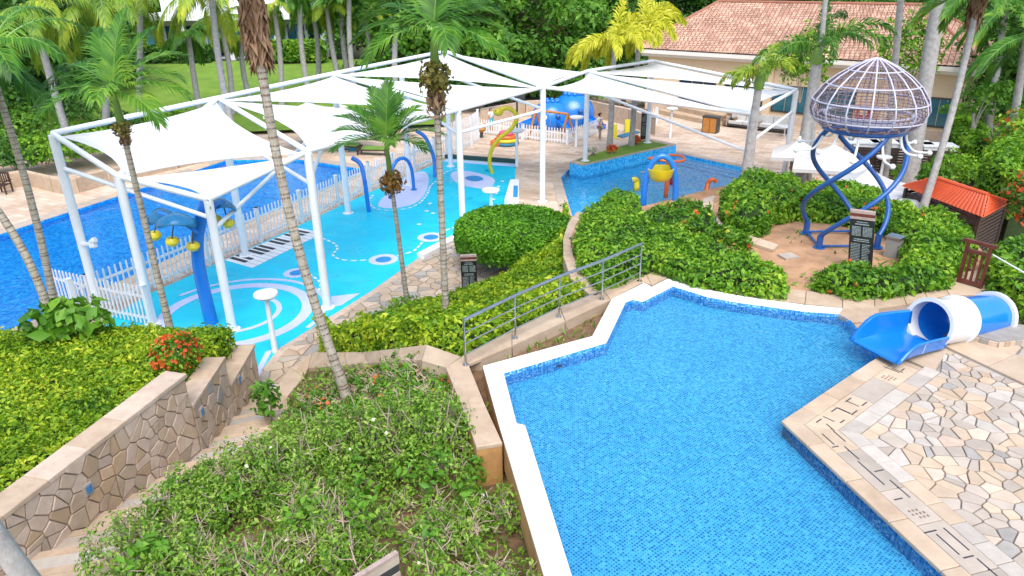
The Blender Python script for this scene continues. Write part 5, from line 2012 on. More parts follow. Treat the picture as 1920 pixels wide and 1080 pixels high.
legs = ((-2.55, 2.55), (-.62, 2.7), (2.4, 2.5), (.75, 2.4))
for a0, tw in legs:
    pts = []
    for i in range(21):
        u = i / 20
        a = a0 + tw * u
        r_ = .95 + .28 * math.sin(math.pi * u)
        pts.append((jx + .12 * u + r_ * math.cos(a), jy + r_ * math.sin(a), jz + .35 + (zring - jz - .38) * u))
    lg = MB().tube(pts, .066, 10).build('leg', 'navy_tube', jf, True)
    f0 = Vector(pts[0])
    MB().tube([(f0.x, f0.y, jz - .05), (f0.x, f0.y, jz + .36)], .085, 10).build('foot_post', 'navy_tube', lg, True)
    MB().lathe([(.16, 0), (.16, .03)], (f0.x, f0.y, jz), 12).build('foot_plate', 'navy_tube', lg)
ft = [Vector((jx + .95 * math.cos(a), jy + .95 * math.sin(a), jz + .06)) for a, _ in legs]
for a, b in ((0, 1), (0, 2), (2, 3)):
    MB().tube([ft[a], ft[b]], .03, 7).build('tie_bar', 'navy_tube', jf, True)
for i in range(11):
    a = 2 * math.pi * (i + .3) / 11
    o = Vector((math.cos(a), math.sin(a), 0))
    s = Vector((JT.x, JT.y, zring)) + o * .98
    ln = .38 + .12 * ((i * 7) % 3)
    pts = [s, s + o * .05 + Vector((0, 0, -.28)), s + o * .25 + Vector((0, 0, -.28 - ln * .5)), s + o * (.42 + ln * .4) + Vector((0, 0, -.25 - ln * .62))]
    tn = tubeobj('tentacle', pts, (.035, .028), 'white_paint', jf, 8, 5)
    MB().ball(pts[-1], .07, 10).build('ball_end', 'white_paint', tn, True)

# ---- info signs ----------------------------------------------------------------------------


def info_sign(label, base, face, w, h, lean=0.0, seed=0):
    """black slab with timber head and rows of pale lettering; face: unit vector the text looks along"""
    rs = random.Random(seed)
    th = thing('information_sign', label, 'sign', base, 'black information signs')
    f = Vector(face).normalized()
    s = Vector((-f.y, f.x, 0)).normalized()
    up = (Vector((0, 0, 1)) - f * 0 + s * lean).normalized()
    mt = Matrix((s, f, up)).transposed()
    MB().box(Vector(base) + up * (h * .43), (w, .10, h * .86), mtx=mt).build('panel', 'sign_black', th)
    for k, z in enumerate((.885, .935, .98)):
        MB().box(Vector(base) + up * (h * z), (w * 1.02, .12, h * .045), mtx=mt).build('timber_batten', ['wood_grey', 'wood_red', 'wood_grey'][k], th)
    tx = MB()
    fo = f * .053

    def row(x0, x1, z, hh):
        x = x0
        while x < x1:
            l = rs.uniform(.012, .05) * w / .5
            l = min(l, x1 - x)
            tx.box(Vector(base) + up * (h * z) + s * (-(x + l / 2)) * -1 + fo, (l, .004, h * hh), mtx=mt)
            x += l + .008
    row(-.22 * w, .22 * w, .82, .012)
    row(-.28 * w, .28 * w, .785, .016)
    for zz in (.74, .72, .70, .68, .66, .64, .62, .60):
        row(-.40 * w, -.04 * w, zz, .009)
        row(.04 * w, .42 * w, zz, .009)
    row(-.3 * w, .3 * w, .54, .014)
    row(-.34 * w, .32 * w, .51, .012)
    for i in range(13):
        zz = .46 - i * .026
        row(-.42 * w, -.04 * w, zz, .009)
        row(.04 * w, rs.uniform(.25, .42) * w, zz, .009)
    tag(tx.build('lettering', 'sign_text', th), kind='stuff')


def towards(p):
    d = CAMP - p
    return Vector((d.x, d.y, 0)).normalized()


b = P(881, 552, 0)
info_sign('black information sign with timber head standing on the flagstone deck', b, towards(b), .52, HGT(b, 478) - .0, 0, 1)
b = P(1612, 508, 2.95)
f = towards(b)
info_sign('black information sign with timber head in front of the jellyfish climber', b, f, .55, HGT(b, 396) - 2.95, -.12, 2)
b = P(1209, 262, .5)
info_sign('black information sign at the far end of the pool planter', b, towards(b), .55, HGT(b, 205) - .5, 0, 3)
# sign top at the bottom edge of the picture
b = P(745, 1040, 3.2)
sg = thing('board_sign', 'weathered board sign poking up among the foreground shrubs', 'sign', Vector((b.x, b.y, 2.4)))
s0, s1 = P(742, 1034, 3.2), P(664, 1082, 3.2)
d = (s1 - s0)
ang = math.atan2(d.y, d.x)
nrm_ = Vector((d.y, -d.x, 0)).normalized()
if nrm_.y > 0:
    nrm_ = -nrm_
s1 = s0 + d * 1.6
c = (s0 + s1) / 2
L_ = (s1 - s0).length
MB().box(c + nrm_ * .03, (L_, .07, .05), ang).build('cap_board', 'wood_grey', sg)
MB().box(c + nrm_ * .04 + Vector((0, 0, -.09)), (L_, .05, .12), ang).build('board', 'stone_pale', sg)
MB().box(c + nrm_ * .03 + Vector((0, 0, -.22)), (L_ - .02, .05, .13), ang).build('board', 'dark_metal', sg)
MB().box(c + nrm_ * .04 + Vector((0, 0, -.45)), (L_, .05, .32), ang).build('board', 'stone_pale', sg)
for k in range(2):
    p = s0.lerp(s1, .1 + .8 * k)
    MB().tube([Vector((p.x, p.y, 2.2)), Vector((p.x, p.y, 3.15))], .04, 8).build('post', 'dark_metal', sg)
# bollard light box beside the sign
b = P(1672, 480, 2.95)
bx = thing('bollard_box', 'grey metal bollard box with sloping lid beside the jellyfish sign', 'bollard', b)
hb = HGT(b, 446) - 2.95
f = towards(b)
MB().box(b + Vector((0, 0, hb / 2)), (.32, .30, hb), math.atan2(f.y, f.x) + R(70)).build('body', 'bin_grey', bx)
MB().box(b + Vector((0, 0, hb + .03)), (.38, .36, .05), math.atan2(f.y, f.x) + R(70)).build('lid', 'steel', bx)

# ---- wooden gate ------------------------------------------------------------------------------
g0, g1 = P(1797, 528, ZU), P(1838, 540, ZU)
gt = thing('wooden_gate', 'red brown slatted wooden gate between hedges behind the slide', 'gate', g0)
d = g1 - g0
ang = math.atan2(d.y, d.x)
hg = HGT(g1, 462) - ZU
for p in (g0, g1):
    MB().box(p + Vector((0, 0, hg / 2)), (.07, .07, hg), ang).build('post', 'wood_red', gt)
for z in (.06, hg - .22, hg):
    MB().box((g0 + g1) / 2 + Vector((0, 0, z)), (d.length + (.24 if z == hg else 0), .075, .08), ang).build('rail', 'wood_red', gt)
for k in range(3):
    p = g0.lerp(g1, (k + 1) / 4)
    MB().box(p + Vector((0, 0, hg * .42)), (.05, .04, hg * .78), ang).build('slat', 'wood_red', gt)

# ---- dining umbrellas, orange roof ----------------------------------------------------------------


def umbrella(label, c, r, h, zb=0.0, rz=.4, group='white square umbrellas'):
    """c: point of the canopy apex"""
    th = thing('parasol', label, 'umbrella', (c.x, c.y, zb), group)
    mb = MB()
    n = 6
    cor = [Vector((math.cos(rz + k * math.pi / 2) * r, math.sin(rz + k * math.pi / 2) * r, -h)) + c for k in range(4)]
    for k in range(4):
        a, b = cor[k], cor[(k + 1) % 4]
        vs, fs = [], []
        for i in range(n + 1):
            u = i / n
            for j in range(n + 1):
                v = j / n
                p = c.lerp(a.lerp(b, v), u)
                p.z -= .10 * math.sin(math.pi * u) + .05 * math.sin(math.pi * v) * u * -1
                vs.append(p)
        for i in range(n):
            for j in range(n):
                q = i * (n + 1) + j
                fs.append((q, q + n + 1, q + n + 2, q + 1))
        nb = len(vs)
        for j in range(n + 1):
            vs.append(vs[n * (n + 1) + j] - Vector((0, 0, .16)))
        for j in range(n):
            fs.append((n * (n + 1) + j, nb + j, nb + j + 1, n * (n + 1) + j + 1))
        MB().add(vs, fs).build('canopy_panel', 'umbrella_white', th)
    MB().tube([(c.x, c.y, zb), (c.x, c.y, c.z - .03)], .035, 8).build('pole', 'white_steel', th)
    MB().lathe([(.03, 0), (.06, .05), (.02, .12)], c, 8).build('finial', 'white_steel', th)
    MB().lathe([(.35, 0), (.35, .08), (.05, .1)], (c.x, c.y, zb + .005), 12).build('base', 'stone_grey', th)


umbrella('white parasol whose peak shows right behind the jellyfish legs', P(1632, 315, 2.8), 2.1, .85)
umbrella('white parasol left of the jellyfish legs above the croton hedge', P(1565, 270, 2.8), 2.2, .85)
umbrella('white parasol half hidden by the grey palm trunk beside the sofas', P(1500, 260, 2.6), 1.6, .7)
umbrella('white parasol tucked under the orange roof', P(1745, 358, 2.7), 1.9, .5)
umbrella('white parasol glimpsed beyond the left pool under the canopy sails', P(575, 192, 2.8), 2.6, .6, group='white umbrellas beyond the left pool')
umbrella('white parasol right beside its twin beyond the left pool', P(636, 195, 2.8), 2.5, .6, group='white umbrellas beyond the left pool')

kiosk = thing('kiosk', 'dark slatted kiosk with orange tiled hip roof behind the hedge', 'kiosk', P(1800, 420, 0))
rz0 = 2.75
ev = [P(a, b, rz0) for a, b in ((1690, 349), (1843, 408), (1897, 380), (1760, 336))]
rg = [P(1752, 333, 3.25), P(1852, 366, 3.25)]
mb = MB()


def rib_plane(a, b, c, d, m, parent, name, pitch=.22, amp=.035, rows=10):
    """tile-ribbed roof plane: eave a->b, ridge d->c"""
    a, b, c, d = map(Vector, (a, b, c, d))
    n = max(3, int((b - a).length / pitch)) * 4
    nr = ((b - a).cross(d - a)).normalized()
    if nr.z < 0:
        nr = -nr
    vs, fs = [], []
    for j in range(rows * 2):
        v = (j // 2 + (j % 2)) / rows
        lift = .03 if j % 2 == 0 else 0.0
        for i in range(n + 1):
            u = i / n
            p = a.lerp(b, u).lerp(d.lerp(c, u), v)
            w_ = abs(math.sin(math.pi * (u * n / 4))) ** .7
            vs.append(p + nr * (amp * w_ + (.035 if j % 2 == 1 else 0)))
    for j in range(rows * 2 - 1):
        for i in range(n):
            q = j * (n + 1) + i
            fs.append((q, q + 1, q + n + 2, q + n + 1))
    return MB().add(vs, fs).build(name, m, parent)


rib_plane(ev[0], ev[1], rg[1], rg[0], 'orange_tile', kiosk, 'roof_slope', .16, .025, 9)
rib_plane(ev[1], ev[2], rg[1], rg[1], 'orange_tile', kiosk, 'roof_slope', .16, .025, 7)
rib_plane(ev[2], ev[3], rg[0], rg[1], 'orange_tile', kiosk, 'roof_slope', .16, .025, 9)
rib_plane(ev[3], ev[0], rg[0], rg[0], 'orange_tile', kiosk, 'roof_slope', .16, .025, 7)
MB().tube([rg[0] + Vector((0, 0, .02)), rg[1] + Vector((0, 0, .02))], .07, 8).build('ridge_cap', 'orange_tile', kiosk)
cen = sum(ev, Vector()) / 4
wl = [cen + (p - cen) * .9 for p in ev]
for i in range(4):
    a, b = wl[i], wl[(i + 1) % 4]
    d = b - a
    ang = math.atan2(d.y, d.x)
    for k in range(16):
        z = .6 + k * .13
        MB().box(((a.x + b.x) / 2, (a.y + b.y) / 2, z), (d.length, .03, .10), ang).build('slat', 'wood_dark', kiosk)
    MB().box((a.x, a.y, 1.35), (.1, .1, 2.7), ang).build('corner_post', 'wood_dark', kiosk)

# dark slatted fence and air-conditioning boxes behind it
sf = thing('slatted_fence', 'dark brown horizontal slat fence round the service yard', 'fence', P(1700, 330, 0))
fpts = [P(1575, 322, 0), P(1830, 352, 0)]
ft_ = [(1590, 335, 0), (1830, 350, 0), (1850, 318, 0)]
for (a, b) in ((P(1588, 338, 0), P(1826, 352, 0)), (P(1826, 352, 0), P(1775, 300, 0))):
    d = b - a
    ang = math.atan2(d.y, d.x)
    hh = HGT(a, 280) if a.x < b.x else 2.0
    hh = min(2.3, max(1.7, hh))
    for k in range(int(hh / .13)):
        MB().box(((a + b) / 2) + Vector((0, 0, .1 + k * .13)), (d.length, .03, .095), ang).build('slat', 'wood_dark', sf)
    m_ = max(2, round(d.length / 1.6))
    for k in range(m_ + 1):
        p = a.lerp(b, k / m_)
        MB().box(p + Vector((0, 0, hh / 2 + .05)) + Vector((0, .04, 0)), (.08, .06, hh + .1), ang).build('post', 'wood_red', sf)
for i, (px, py) in enumerate(((1618, 262), (1665, 262), (1715, 264), (1760, 268))):
    c = P(px, py, 1.9)
    lab = ['leftmost white service cabinet behind the slatted fence', 'second white service cabinet from the left behind the slatted fence', 'third white service cabinet beside the thick grey palm', 'rightmost white service cabinet behind the slatted fence'][i]
    th = thing('service_cabinet', lab, 'cabinet', Vector((c.x, c.y, 0)), 'white cabinets in the service yard')
    MB().box(Vector((c.x, c.y, .9)), (1.5, .9, 1.75), R(-10)).build('case', 'white_paint', th)
    MB().box(Vector((c.x, c.y, 1.81)), (1.58, .98, .06), R(-10)).build('top', 'white_steel', th)
    MB().box(Vector((c.x, c.y - .44, 1.2)), (1.2, .06, .8), R(-10)).build('grille', 'dark_metal', th)

# ---- house --------------------------------------------------------------------------------------
hs = thing('pool_house', 'long cream pool house with pink brown tiled hip roof', 'house', P(1480, 240, 0))
EZ = 4.5
F0, F1 = P(1262, 94, EZ), P(1845, 127, EZ)
u = (F1 - F0).normalized()
F0 = F0 - u * 3.0
n = Vector((-u.y, u.x, 0))
if n.y < 0:
    n = -n
DEP = 12.6
ov = .75
ang = math.atan2(u.y, u.x)
B0, B1 = F0 + n * DEP, F1 + n * DEP
R0, R1 = F0 + u * 3.5 + n * DEP / 2 + Vector((0, 0, 2.9)), F1 - u * 4.6 + n * DEP / 2 + Vector((0, 0, 2.9))
rib_plane(F0, F1, R1, R0, 'roof_tile', hs, 'roof_slope', .30, .05, 24)
rib_plane(F1, B1, R1, R1, 'roof_tile', hs, 'roof_slope', .30, .05, 24)
rib_plane(B1, B0, R0, R1, 'roof_tile', hs, 'roof_slope', .6, .05, 10)
rib_plane(B0, F0, R0, R0, 'roof_tile', hs, 'roof_slope', .6, .05, 10)
for a, b in ((R0, R1), (F1, R1), (F0, R0), (B1, R1), (B0, R0)):
    MB().tube([a + Vector((0, 0, .08)), b + Vector((0, 0, .08))], .11, 8).build('ridge_cap', 'ridge_tile', hs)
# cross gable towards the viewer
gx = F0 + u * 13.2
G0, G1 = gx - n * .0, gx + u * 4.6
gz = Vector((0, 0, .05))
# walls
W0, W1 = F0 + u * ov + n * ov, F1 - u * ov + n * ov
W2, W3 = F1 - u * ov + n * (DEP - ov), F0 + u * ov + n * (DEP - ov)
MB().prism([tuple(p.xy) for p in (W0, W1, W2, W3)], -.1, EZ - .25).build('wall', 'wall_cream', hs)
MB().prism([tuple(p.xy) for p in (F0, F1, B1, B0)], EZ - .32, EZ - .06).build('fascia', 'trim_white', hs)
MB().prism([tuple((p + e).xy) for p, e in ((F0, u * .35 + n * .35), (F1, -u * .35 + n * .35), (B1, -u * .35 - n * .35), (B0, u * .35 - n * .35))], EZ - .55, EZ - .3).build('cornice', 'trim_white', hs)
fw = -n
for _w in (W0, W1, W2, W3):
    _w.z = 0.0
LN = (W1 - W0).length


def window(s, w, z0, z1, panes, glass='glass_teal'):
    c = W0 + u * s + fw * .02
    wn_ = MB()
    fr = MB()
    for dx, ww, dz, hh in ((0, w + .16, z1 + .04, .08), (0, w + .16, z0 - .04, .1), (-w / 2 - .04, .08, (z0 + z1) / 2, z1 - z0), (w / 2 + .04, .08, (z0 + z1) / 2, z1 - z0)):
        fr.box(c + u * dx + Vector((0, 0, dz)), (ww, .10, hh), ang)
    o = fr.build('window', 'dark_metal', hs)
    for k in range(panes):
        x = (k + .5) / panes * w - w / 2
        MB().box(c + u * x + Vector((0, 0, (z0 + z1) / 2)), (w / panes - .05, .05, z1 - z0 - .04), ang).build('pane', glass, o)


for s, w, g in ((4.0, 2.6, 'glass_dark'), (7.4, 2.6, 'glass_dark'), (10.7, 2.4, 'glass_teal'), (13.6, 2.0, 'glass_teal'), (19.4, 1.5, 'glass_teal')):
    window(s, w, .9, 2.5, 3 if w > 2 else 2, g)
MB().box(W0 + u * LN / 2 + fw * .05 + Vector((0, 0, .3)), (LN, .12, .6), ang).build('plinth', 'stone_pink', hs)
for s in (9.1, 16.4):
    MB().box(W0 + u * s + fw * .09 + Vector((0, 0, EZ / 2 - .3)), (.5, .2, EZ - .6), ang).build('pilaster', 'wall_cream', hs)
c = W0 + u * 15.3 + fw * .15 + Vector((0, 0, 1.25))
fb = thing('fire_box', 'red fire hose box on the cream pool house wall', 'fire box', c)
MB().box(c, (.75, .25, .95), ang).build('case', 'red_paint', fb)
MB().box(c + fw * .14 + Vector((0, 0, .1)), (.5, .03, .4), ang).build('door_window', 'wall_cream', fb)
# terrace step in front of the house
a, b = P(1235, 214, 0), P(1345, 238, 0)
MB().prism([tuple(p.xy) for p in (a, b, b + Vector((1, 2, 0)), a + Vector((1, 2, 0)))], 0, .5)
s1_ = MB()
d = (b - a)
nn = Vector((-d.y, d.x, 0)).normalized()
s1_.prism([tuple(p.xy) for p in (a, b, b + nn * 3, a + nn * 3)], .0, .3)
s1_.prism([tuple(p.xy) for p in (a + nn * .8, b + nn * .8, b + nn * 2.9, a + nn * 2.9)], .3, .62)
tag(s1_.build('stone_steps', 'stone_tan'), 'two broad stone steps against the pool house terrace', 'steps')

# ---- garden furniture at the house ------------------------------------------------------------------


def sofa(label, p, w=1.9):
    th = thing('sofa', label, 'sofa', p, 'grey outdoor sofas')
    f = fw
    s = u
    MB().box(p + Vector((0, 0, .22)), (w, .8, .1), ang).build('frame', 'dark_metal', th)
    for k in (-1, 1):
        MB().box(p + s * k * w * .24 + Vector((0, 0, .36)), (w * .46, .7, .2), ang).build('seat_cushion', 'cushion', th)
        MB().box(p + s * k * w * .24 - f * .3 + Vector((0, 0, .68)), (w * .46, .2, .5), ang).build('back_cushion', 'cushion', th)
        MB().box(p + s * k * w * .52 + Vector((0, 0, .36)), (.08, .8, .5), ang).build('armrest', 'wood_grey', th)
        for j in (-1, 1):
            MB().box(p + s * k * w * .47 + f * j * .34 + Vector((0, 0, .09)), (.06, .06, .18), ang).build('leg', 'dark_metal', th)


sofa('grey cushioned sofa left of the palm trunk by the pool house', P(1395, 240, 0), 2.1)
sofa('grey cushioned sofa right of the palm trunk under the fire box', P(1446, 246, 0), 2.2)
p = P(1470, 256, 0)
th = thing('side_table', 'small white side table in front of the right sofa', 'table', p)
MB().lathe([(.45, .62), (.45, .66)], p, 20).build('table_top', 'white_paint', th)
MB().tube([p, p + Vector((0, 0, .62))], .04, 8).build('leg', 'white_steel', th)
p = P(1332, 248, 0)
th = thing('wood_cabinet', 'orange wooden two door cabinet with dark top on the deck', 'cabinet', p)
MB().box(p + Vector((0, 0, .5)), (1.0, .55, 1.0), ang).build('case', 'dark_metal', th)
for k in (-1, 1):
    MB().box(p + u * k * .23 + fw * .27 + Vector((0, 0, .5)), (.42, .05, .9), ang).build('door', 'wood_orange', th)
MB().box(p + Vector((0, 0, 1.02)), (1.1, .62, .05), ang).build('top', 'dark_metal', th)
p = P(1368, 236, 0)
th = thing('rattan_chair', 'brown rattan armchair left of the grey sofas', 'chair', p)
MB().box(p + Vector((0, 0, .28)), (.8, .75, .36), ang).build('seat', 'fibre', th)
MB().box(p - fw * .34 + Vector((0, 0, .62)), (.8, .14, .6), ang).build('backrest', 'fibre', th)
for k in (-1, 1):
    MB().box(p + u * k * .42 + Vector((0, 0, .4)), (.12, .75, .5), ang).build('armrest', 'fibre', th)
MB().box(p + Vector((0, 0, .5)), (.4, .35, .12), ang).build('cushion', 'dark_metal', th)
for k, (px, py, lab) in enumerate(((650, 283, 'dark sun lounger with green cushion nearest the picket fence'), (700, 290, 'dark sun lounger half hidden behind the small areca palm'), (622, 268, 'dark sun lounger under the far umbrellas beyond the left pool'))):
    p = P(px, py, 0)
    th = thing('sun_lounger', lab, 'sun lounger', p, 'loungers beyond the left pool')
    MB().box(p + Vector((0, 0, .32)), (1.9, .65, .06), R(-12)).build('frame', 'wood_dark', th)
    MB().box(p + Vector((.1, 0, .40)), (1.4, .6, .09), R(-12)).build('mattress', 'crownshaft', th)
    for i in (-1, 1):
        for j in (-1, 1):
            q = Matrix.Rotation(R(-12), 3, 'Z') @ Vector((i * .85, j * .28, .15)) + p
            MB().box(q, (.06, .06, .3), R(-12)).build('leg', 'wood_dark', th)
p = P(664, 282, 0)
th = thing('pool_box', 'small turquoise box on the deck beside the loungers', 'box', p)
MB().box(p + Vector((0, 0, .2)), (.6, .45, .36)).build('case', 'cloth_teal', th)
MB().box(p + Vector((0, 0, .4)), (.64, .49, .05)).build('lid', 'cloth_teal', th)
p = P(8, 362, 0)
th = thing('garden_chair', 'dark wooden armchair on the far left pool deck', 'chair', p)
for i in (-1, 1):
    for j in (-1, 1):
        MB().box(p + Vector((i * .28, j * .26, .3 if j < 0 else .48)), (.06, .06, .6 if j < 0 else .96)).build('leg', 'wood_dark', th)
    MB().box(p + Vector((i * .3, 0, .62)), (.08, .62, .05)).build('armrest', 'wood_dark', th)
for k in range(5):
    MB().box(p + Vector((-.22 + k * .11, 0, .42)), (.09, .55, .03)).build('seat_slat', 'wood_dark', th)
    MB().box(p + Vector((-.22 + k * .11, .27, .72)), (.05, .03, .45)).build('back_slat', 'wood_dark', th)
MB().box(p + Vector((0, .27, .95)), (.62, .05, .08)).build('top_rail', 'wood_dark', th)

# ---- playground ------------------------------------------------------------------------------------------


def playhouse(label, c, r, slide_dir, second=None):
    th = thing('playhouse', label, 'playhouse', Vector((c.x, c.y, 0)), 'blue playhouses')
    MB().ball(c, r, 24, .92).build('body', 'blue_plastic', th, True)
    cr = MB()
    for k in range(9):
        a = 2 * math.pi * k / 9
        cr.ball(c + Vector((math.cos(a) * r * .36, math.sin(a) * r * .36, r * .88)), r * .1, 8)
    tag(cr.build('top_knobs', 'blue_plastic', th, True), kind='stuff')
    for sx in slide_dir:
        d = Vector((sx[0], sx[1], 0)).normalized()
        s = Vector((-d.y, d.x, 0))
        pts = [c + d * r * .7 + Vector((0, 0, -.1)), c + d * (r * 1.15) + Vector((0, 0, -c.z * .45)), c + d * (r * 1.65) + Vector((0, 0, -c.z * .85)), c + d * (r * 1.95) + Vector((0, 0, -c.z * .95))]
        vs, fs = [], []
        for i, p in enumerate(pts):
            for o, l in ((-.38, .28), (-.33, 0), (.33, 0), (.38, .28)):
                vs.append(p + s * o + Vector((0, 0, l)))
        for i in range(3):
            for j in range(3):
                q = i * 4 + j
                fs.append((q, q + 1, q + 5, q + 4))
        ob = MB().add(vs, fs).build('chute', 'blue_plastic', th)
        ob.modifiers.new('thickness', 'SOLIDIFY').thickness = .06
    f = towards(c)
    s = Vector((-f.y, f.x, 0))
    MB().ball(c + f * r * .9 + s * r * .35 + Vector((0, 0, r * .25)), r * .13, 10).build('porthole', 'navy_tube', th, True)
    MB().ball(c + f * r * .9 - s * r * .3 + Vector((0, 0, r * .2)), r * .13, 10).build('porthole', 'white_paint', th, True)
    for k in range(4):
        a = k * math.pi / 2 + .5
        MB().tube([(c.x + math.cos(a) * r * .6, c.y + math.sin(a) * r * .6, 0), (c.x + math.cos(a) * r * .5, c.y + math.sin(a) * r * .5, c.z - r * .5)], .14, 8).build('leg', 'blue_plastic', th, True)


Yp = P(1075, 245).y + 2.6
c = Q(1073, 213, Yp)
playhouse('taller round blue playhouse with crown knobs and chutes', c, 1.55, [(.6, -.8), (-.75, -.5)])
c = Q(1033, 222, Yp - 1.2)
playhouse('lower round blue playhouse partly behind the white canopy post', c, 1.35, [(-.9, -.35), (.5, -.9)])
Ys = P(1035, 262).y
sw = thing('swing_frame', 'orange wooden swing frame behind the low picket fence', 'swing', Q(1035, 262, Ys))
tp0, tp1 = Q(1005, 206, Ys + .5), Q(1065, 214, Ys - .3)
for tp in (tp0, tp1):
    for dx in (-.5, .5):
        MB().tube([tp, Vector((tp.x + dx, tp.y + (dx) * .5, 0))], .075, 8).build('frame_leg', 'wood_orange', sw)
    MB().tube([Vector((tp.x - .25, tp.y - .12, tp.z * .4)), Vector((tp.x + .25, tp.y + .12, tp.z * .4))], .04, 6).build('cross_bar', 'wood_orange', sw)
MB().tube([tp0, tp1], .08, 8).build('top_beam', 'wood_orange', sw)
for k in (.3, .45):
    p = tp0.lerp(tp1, k)
    MB().tube([p, p - Vector((0, 0, 1.3))], .014, 5).build('chain', 'steel', sw)
p = tp0.lerp(tp1, .375) - Vector((0, 0, 1.3))
MB().box(p, (.5, .22, .04)).build('seat', 'wood_dark', sw)
p = P(945, 271, 0)
pf = thing('rainbow_pouf', 'round play pouf in pink orange yellow and blue rings', 'play cushion', p)
for k, (m_, r_) in enumerate((('blue_mat', .78), ('yellow_plastic', .72), ('orange_plastic', .62), ('pink_plastic', .46))):
    MB().lathe([(r_ * .92, 0), (r_, .06), (r_, .14), (r_ * .92, .2)], p + Vector((.15, 0, .2 * k)), 20).build('ring', m_, pf, True)
p = P(931, 273, 0)
pf = thing('red_pouf', 'small red play cushion left of the rainbow pouf', 'play cushion', p)
MB().lathe([(.35, 0), (.4, .1), (.36, .3), (.1, .42)], p, 16).build('cushion', 'orange_plastic', pf, True)
MB().lathe([(.12, .42), (.12, .46)], p, 12).build('button', 'red_paint', pf, True)
for k, (px, py, lab) in enumerate(((1150, 258, 'yellow folding caution board left of the blue mat'), (1177, 248, 'yellow folding caution board right behind the blue mat'))):
    p = P(px, py, 0)
    th = thing('caution_board', lab, 'caution board', p, 'yellow caution boards')
    for s in (-1, 1):
        mt = Matrix.Rotation(R(14 * s), 3, 'X')
        MB().box(p + Vector((0, -s * -.13, .42)), (.42, .03, .85), mtx=mt).build('board', 'yellow_plastic', th)
a = [P(*q) for q in ((1155, 256), (1168, 259), (1202, 249), (1188, 246))]
bm_ = MB().prism([tuple(q.xy) for q in a], .004, .05).build('floor_mat', 'blue_mat')
tag(bm_, 'dark blue floor mat between the yellow caution boards', 'mat')
p = P(903, 258, 0)
th = thing('spring_rider', 'orange spring rider toy behind the low picket fence', 'play toy', p)
MB().tube([p, p + Vector((0, 0, .35))], .1, 8).build('spring', 'dark_metal', th)
MB().ball(p + Vector((0, 0, .55)), .3, 12, .7).build('body', 'wood_orange', th, True)
MB().ball(p + Vector((.25, 0, .8)), .15, 10).build('head', 'wood_orange', th, True)
p = P(970, 272, 0)
th = thing('lamp_post', 'thin black lamp post beside the serpent shower', 'lamp post', p)
MB().tube([p, p + Vector((0, 0, 3.4))], .06, 8).build('pole', 'dark_metal', th)
MB().box(p + Vector((.25, 0, 3.1)), (.45, .2, .7)).build('lamp_head', 'dark_metal', th)

# low wall and rubble bank behind the playground
bk = thing('garden_bank_wall', 'long weathered low stone wall behind the playground', 'wall', P(1100, 215, 0))
Lp = [P(a, b, 1.1) for a, b in ((900, 205), (985, 190), (1090, 186), (1180, 205), (1230, 222))]
Rp = [q + Vector((.1, .4, 0)) for q in Lp]
wall_run(bk, Lp, Rp, 1.1, 1.6, ['stone_tan', 'stone_pink', 'stone_grey'], wallmat='stone_tan', seed=10)

# ================================================================== PLANTING
const = lambda z: (lambda x, y: np.full(len(x), float(z)))


def hz(px_pts, z):
    return XY(px_pts, z)


# lime hedge terrace on the left
LH = [(-8.8, 5.6), (-7.06, 12.4), (-7.06, 14.4), (-7.1, 16.35), (-9.0, 16.55), (-13.5, 16.2), (-17, 15.0), (-17.5, 4.5), (-9.1, 4.5)]
hedge('lime_hedge', 'broad lime green hedge filling the terrace above the rubble wall', LH,
      lambda x, y: 1.78 + np.clip((16.3 - y), 0, 12) * 0.125 + np.clip(-9 - x, 0, 6) * 0.03, const(0.0), 'leaf_lime', dens=800, size=0.085, rr=.22, bumps=.06, bf=1.5)
# red flowering shrub in the gap of the wall copings
shrub('ixora_shrub', 'orange red flowering shrub between the copings of the rubble wall', P(338, 690, 2.0), .5, .55, .7, 'leaf_hedge', 900, .10, flowers=('leaf_red', 260, .10))
shrub('broadleaf_shrub', 'large leaved green shrub at the foot of the leaning palms', P(140, 640, 1.7), .95, .8, 1.0, 'leaf_bright', 260, .34, aspect=.6)
shrub('leafy_seedling', 'young leafy plant sprouting beside the bed kerb near the stairs', P(505, 790, .6), .32, .32, 1.0, 'leaf_bright', 220, .16)
shrub('ferny_bush', 'bright feathery green bush in the lime groundcover below the palms', P(728, 640, 1.2), .7, .55, .8, 'leaf_bright', 700, .12)
shrub('round_bush', 'small dark green bush beside the slim palm on the slope', P(762, 596, .7), .55, .45, .6, 'leaf_hedge', 450, .11)

# slope groundcover left of the rail wall
polyR2 = XY([(600, 648), (640, 632), (720, 606), (800, 584), (880, 556), (960, 540), (990, 512), (1012, 480), (1040, 432), (1062, 418)], .45)
polyR2 = [(p[0], p[1]) for p in polyR2]
inner_pts = [P(1058, 450, 1.7), P(1056, 480, 2.1), P(1072, 520, 2.7), P(1100, 552, 2.95), P(1050, 574, 3.05), P(960, 616, 3.1), P(868, 664, 3.1), P(800, 640, 3.0), P(745, 645, 2.5), P(680, 651, 1.6), P(600, 654, .45)]
polyR2 += [(p.x, p.y) for p in inner_pts]


hedge('slope_groundcover', 'yellow green groundcover on the slope between the flagstones and the rail wall', polyR2,
      lambda x, y: gR(x, y) + .45, lambda x, y: np.maximum(gR(x, y), 0) * 0 + .02, 'leaf_lime', dens=480, size=0.11, rr=.16, bumps=.13, bf=2.2, cat='ground cover', stuff=True, drop=.3, inset=.15)

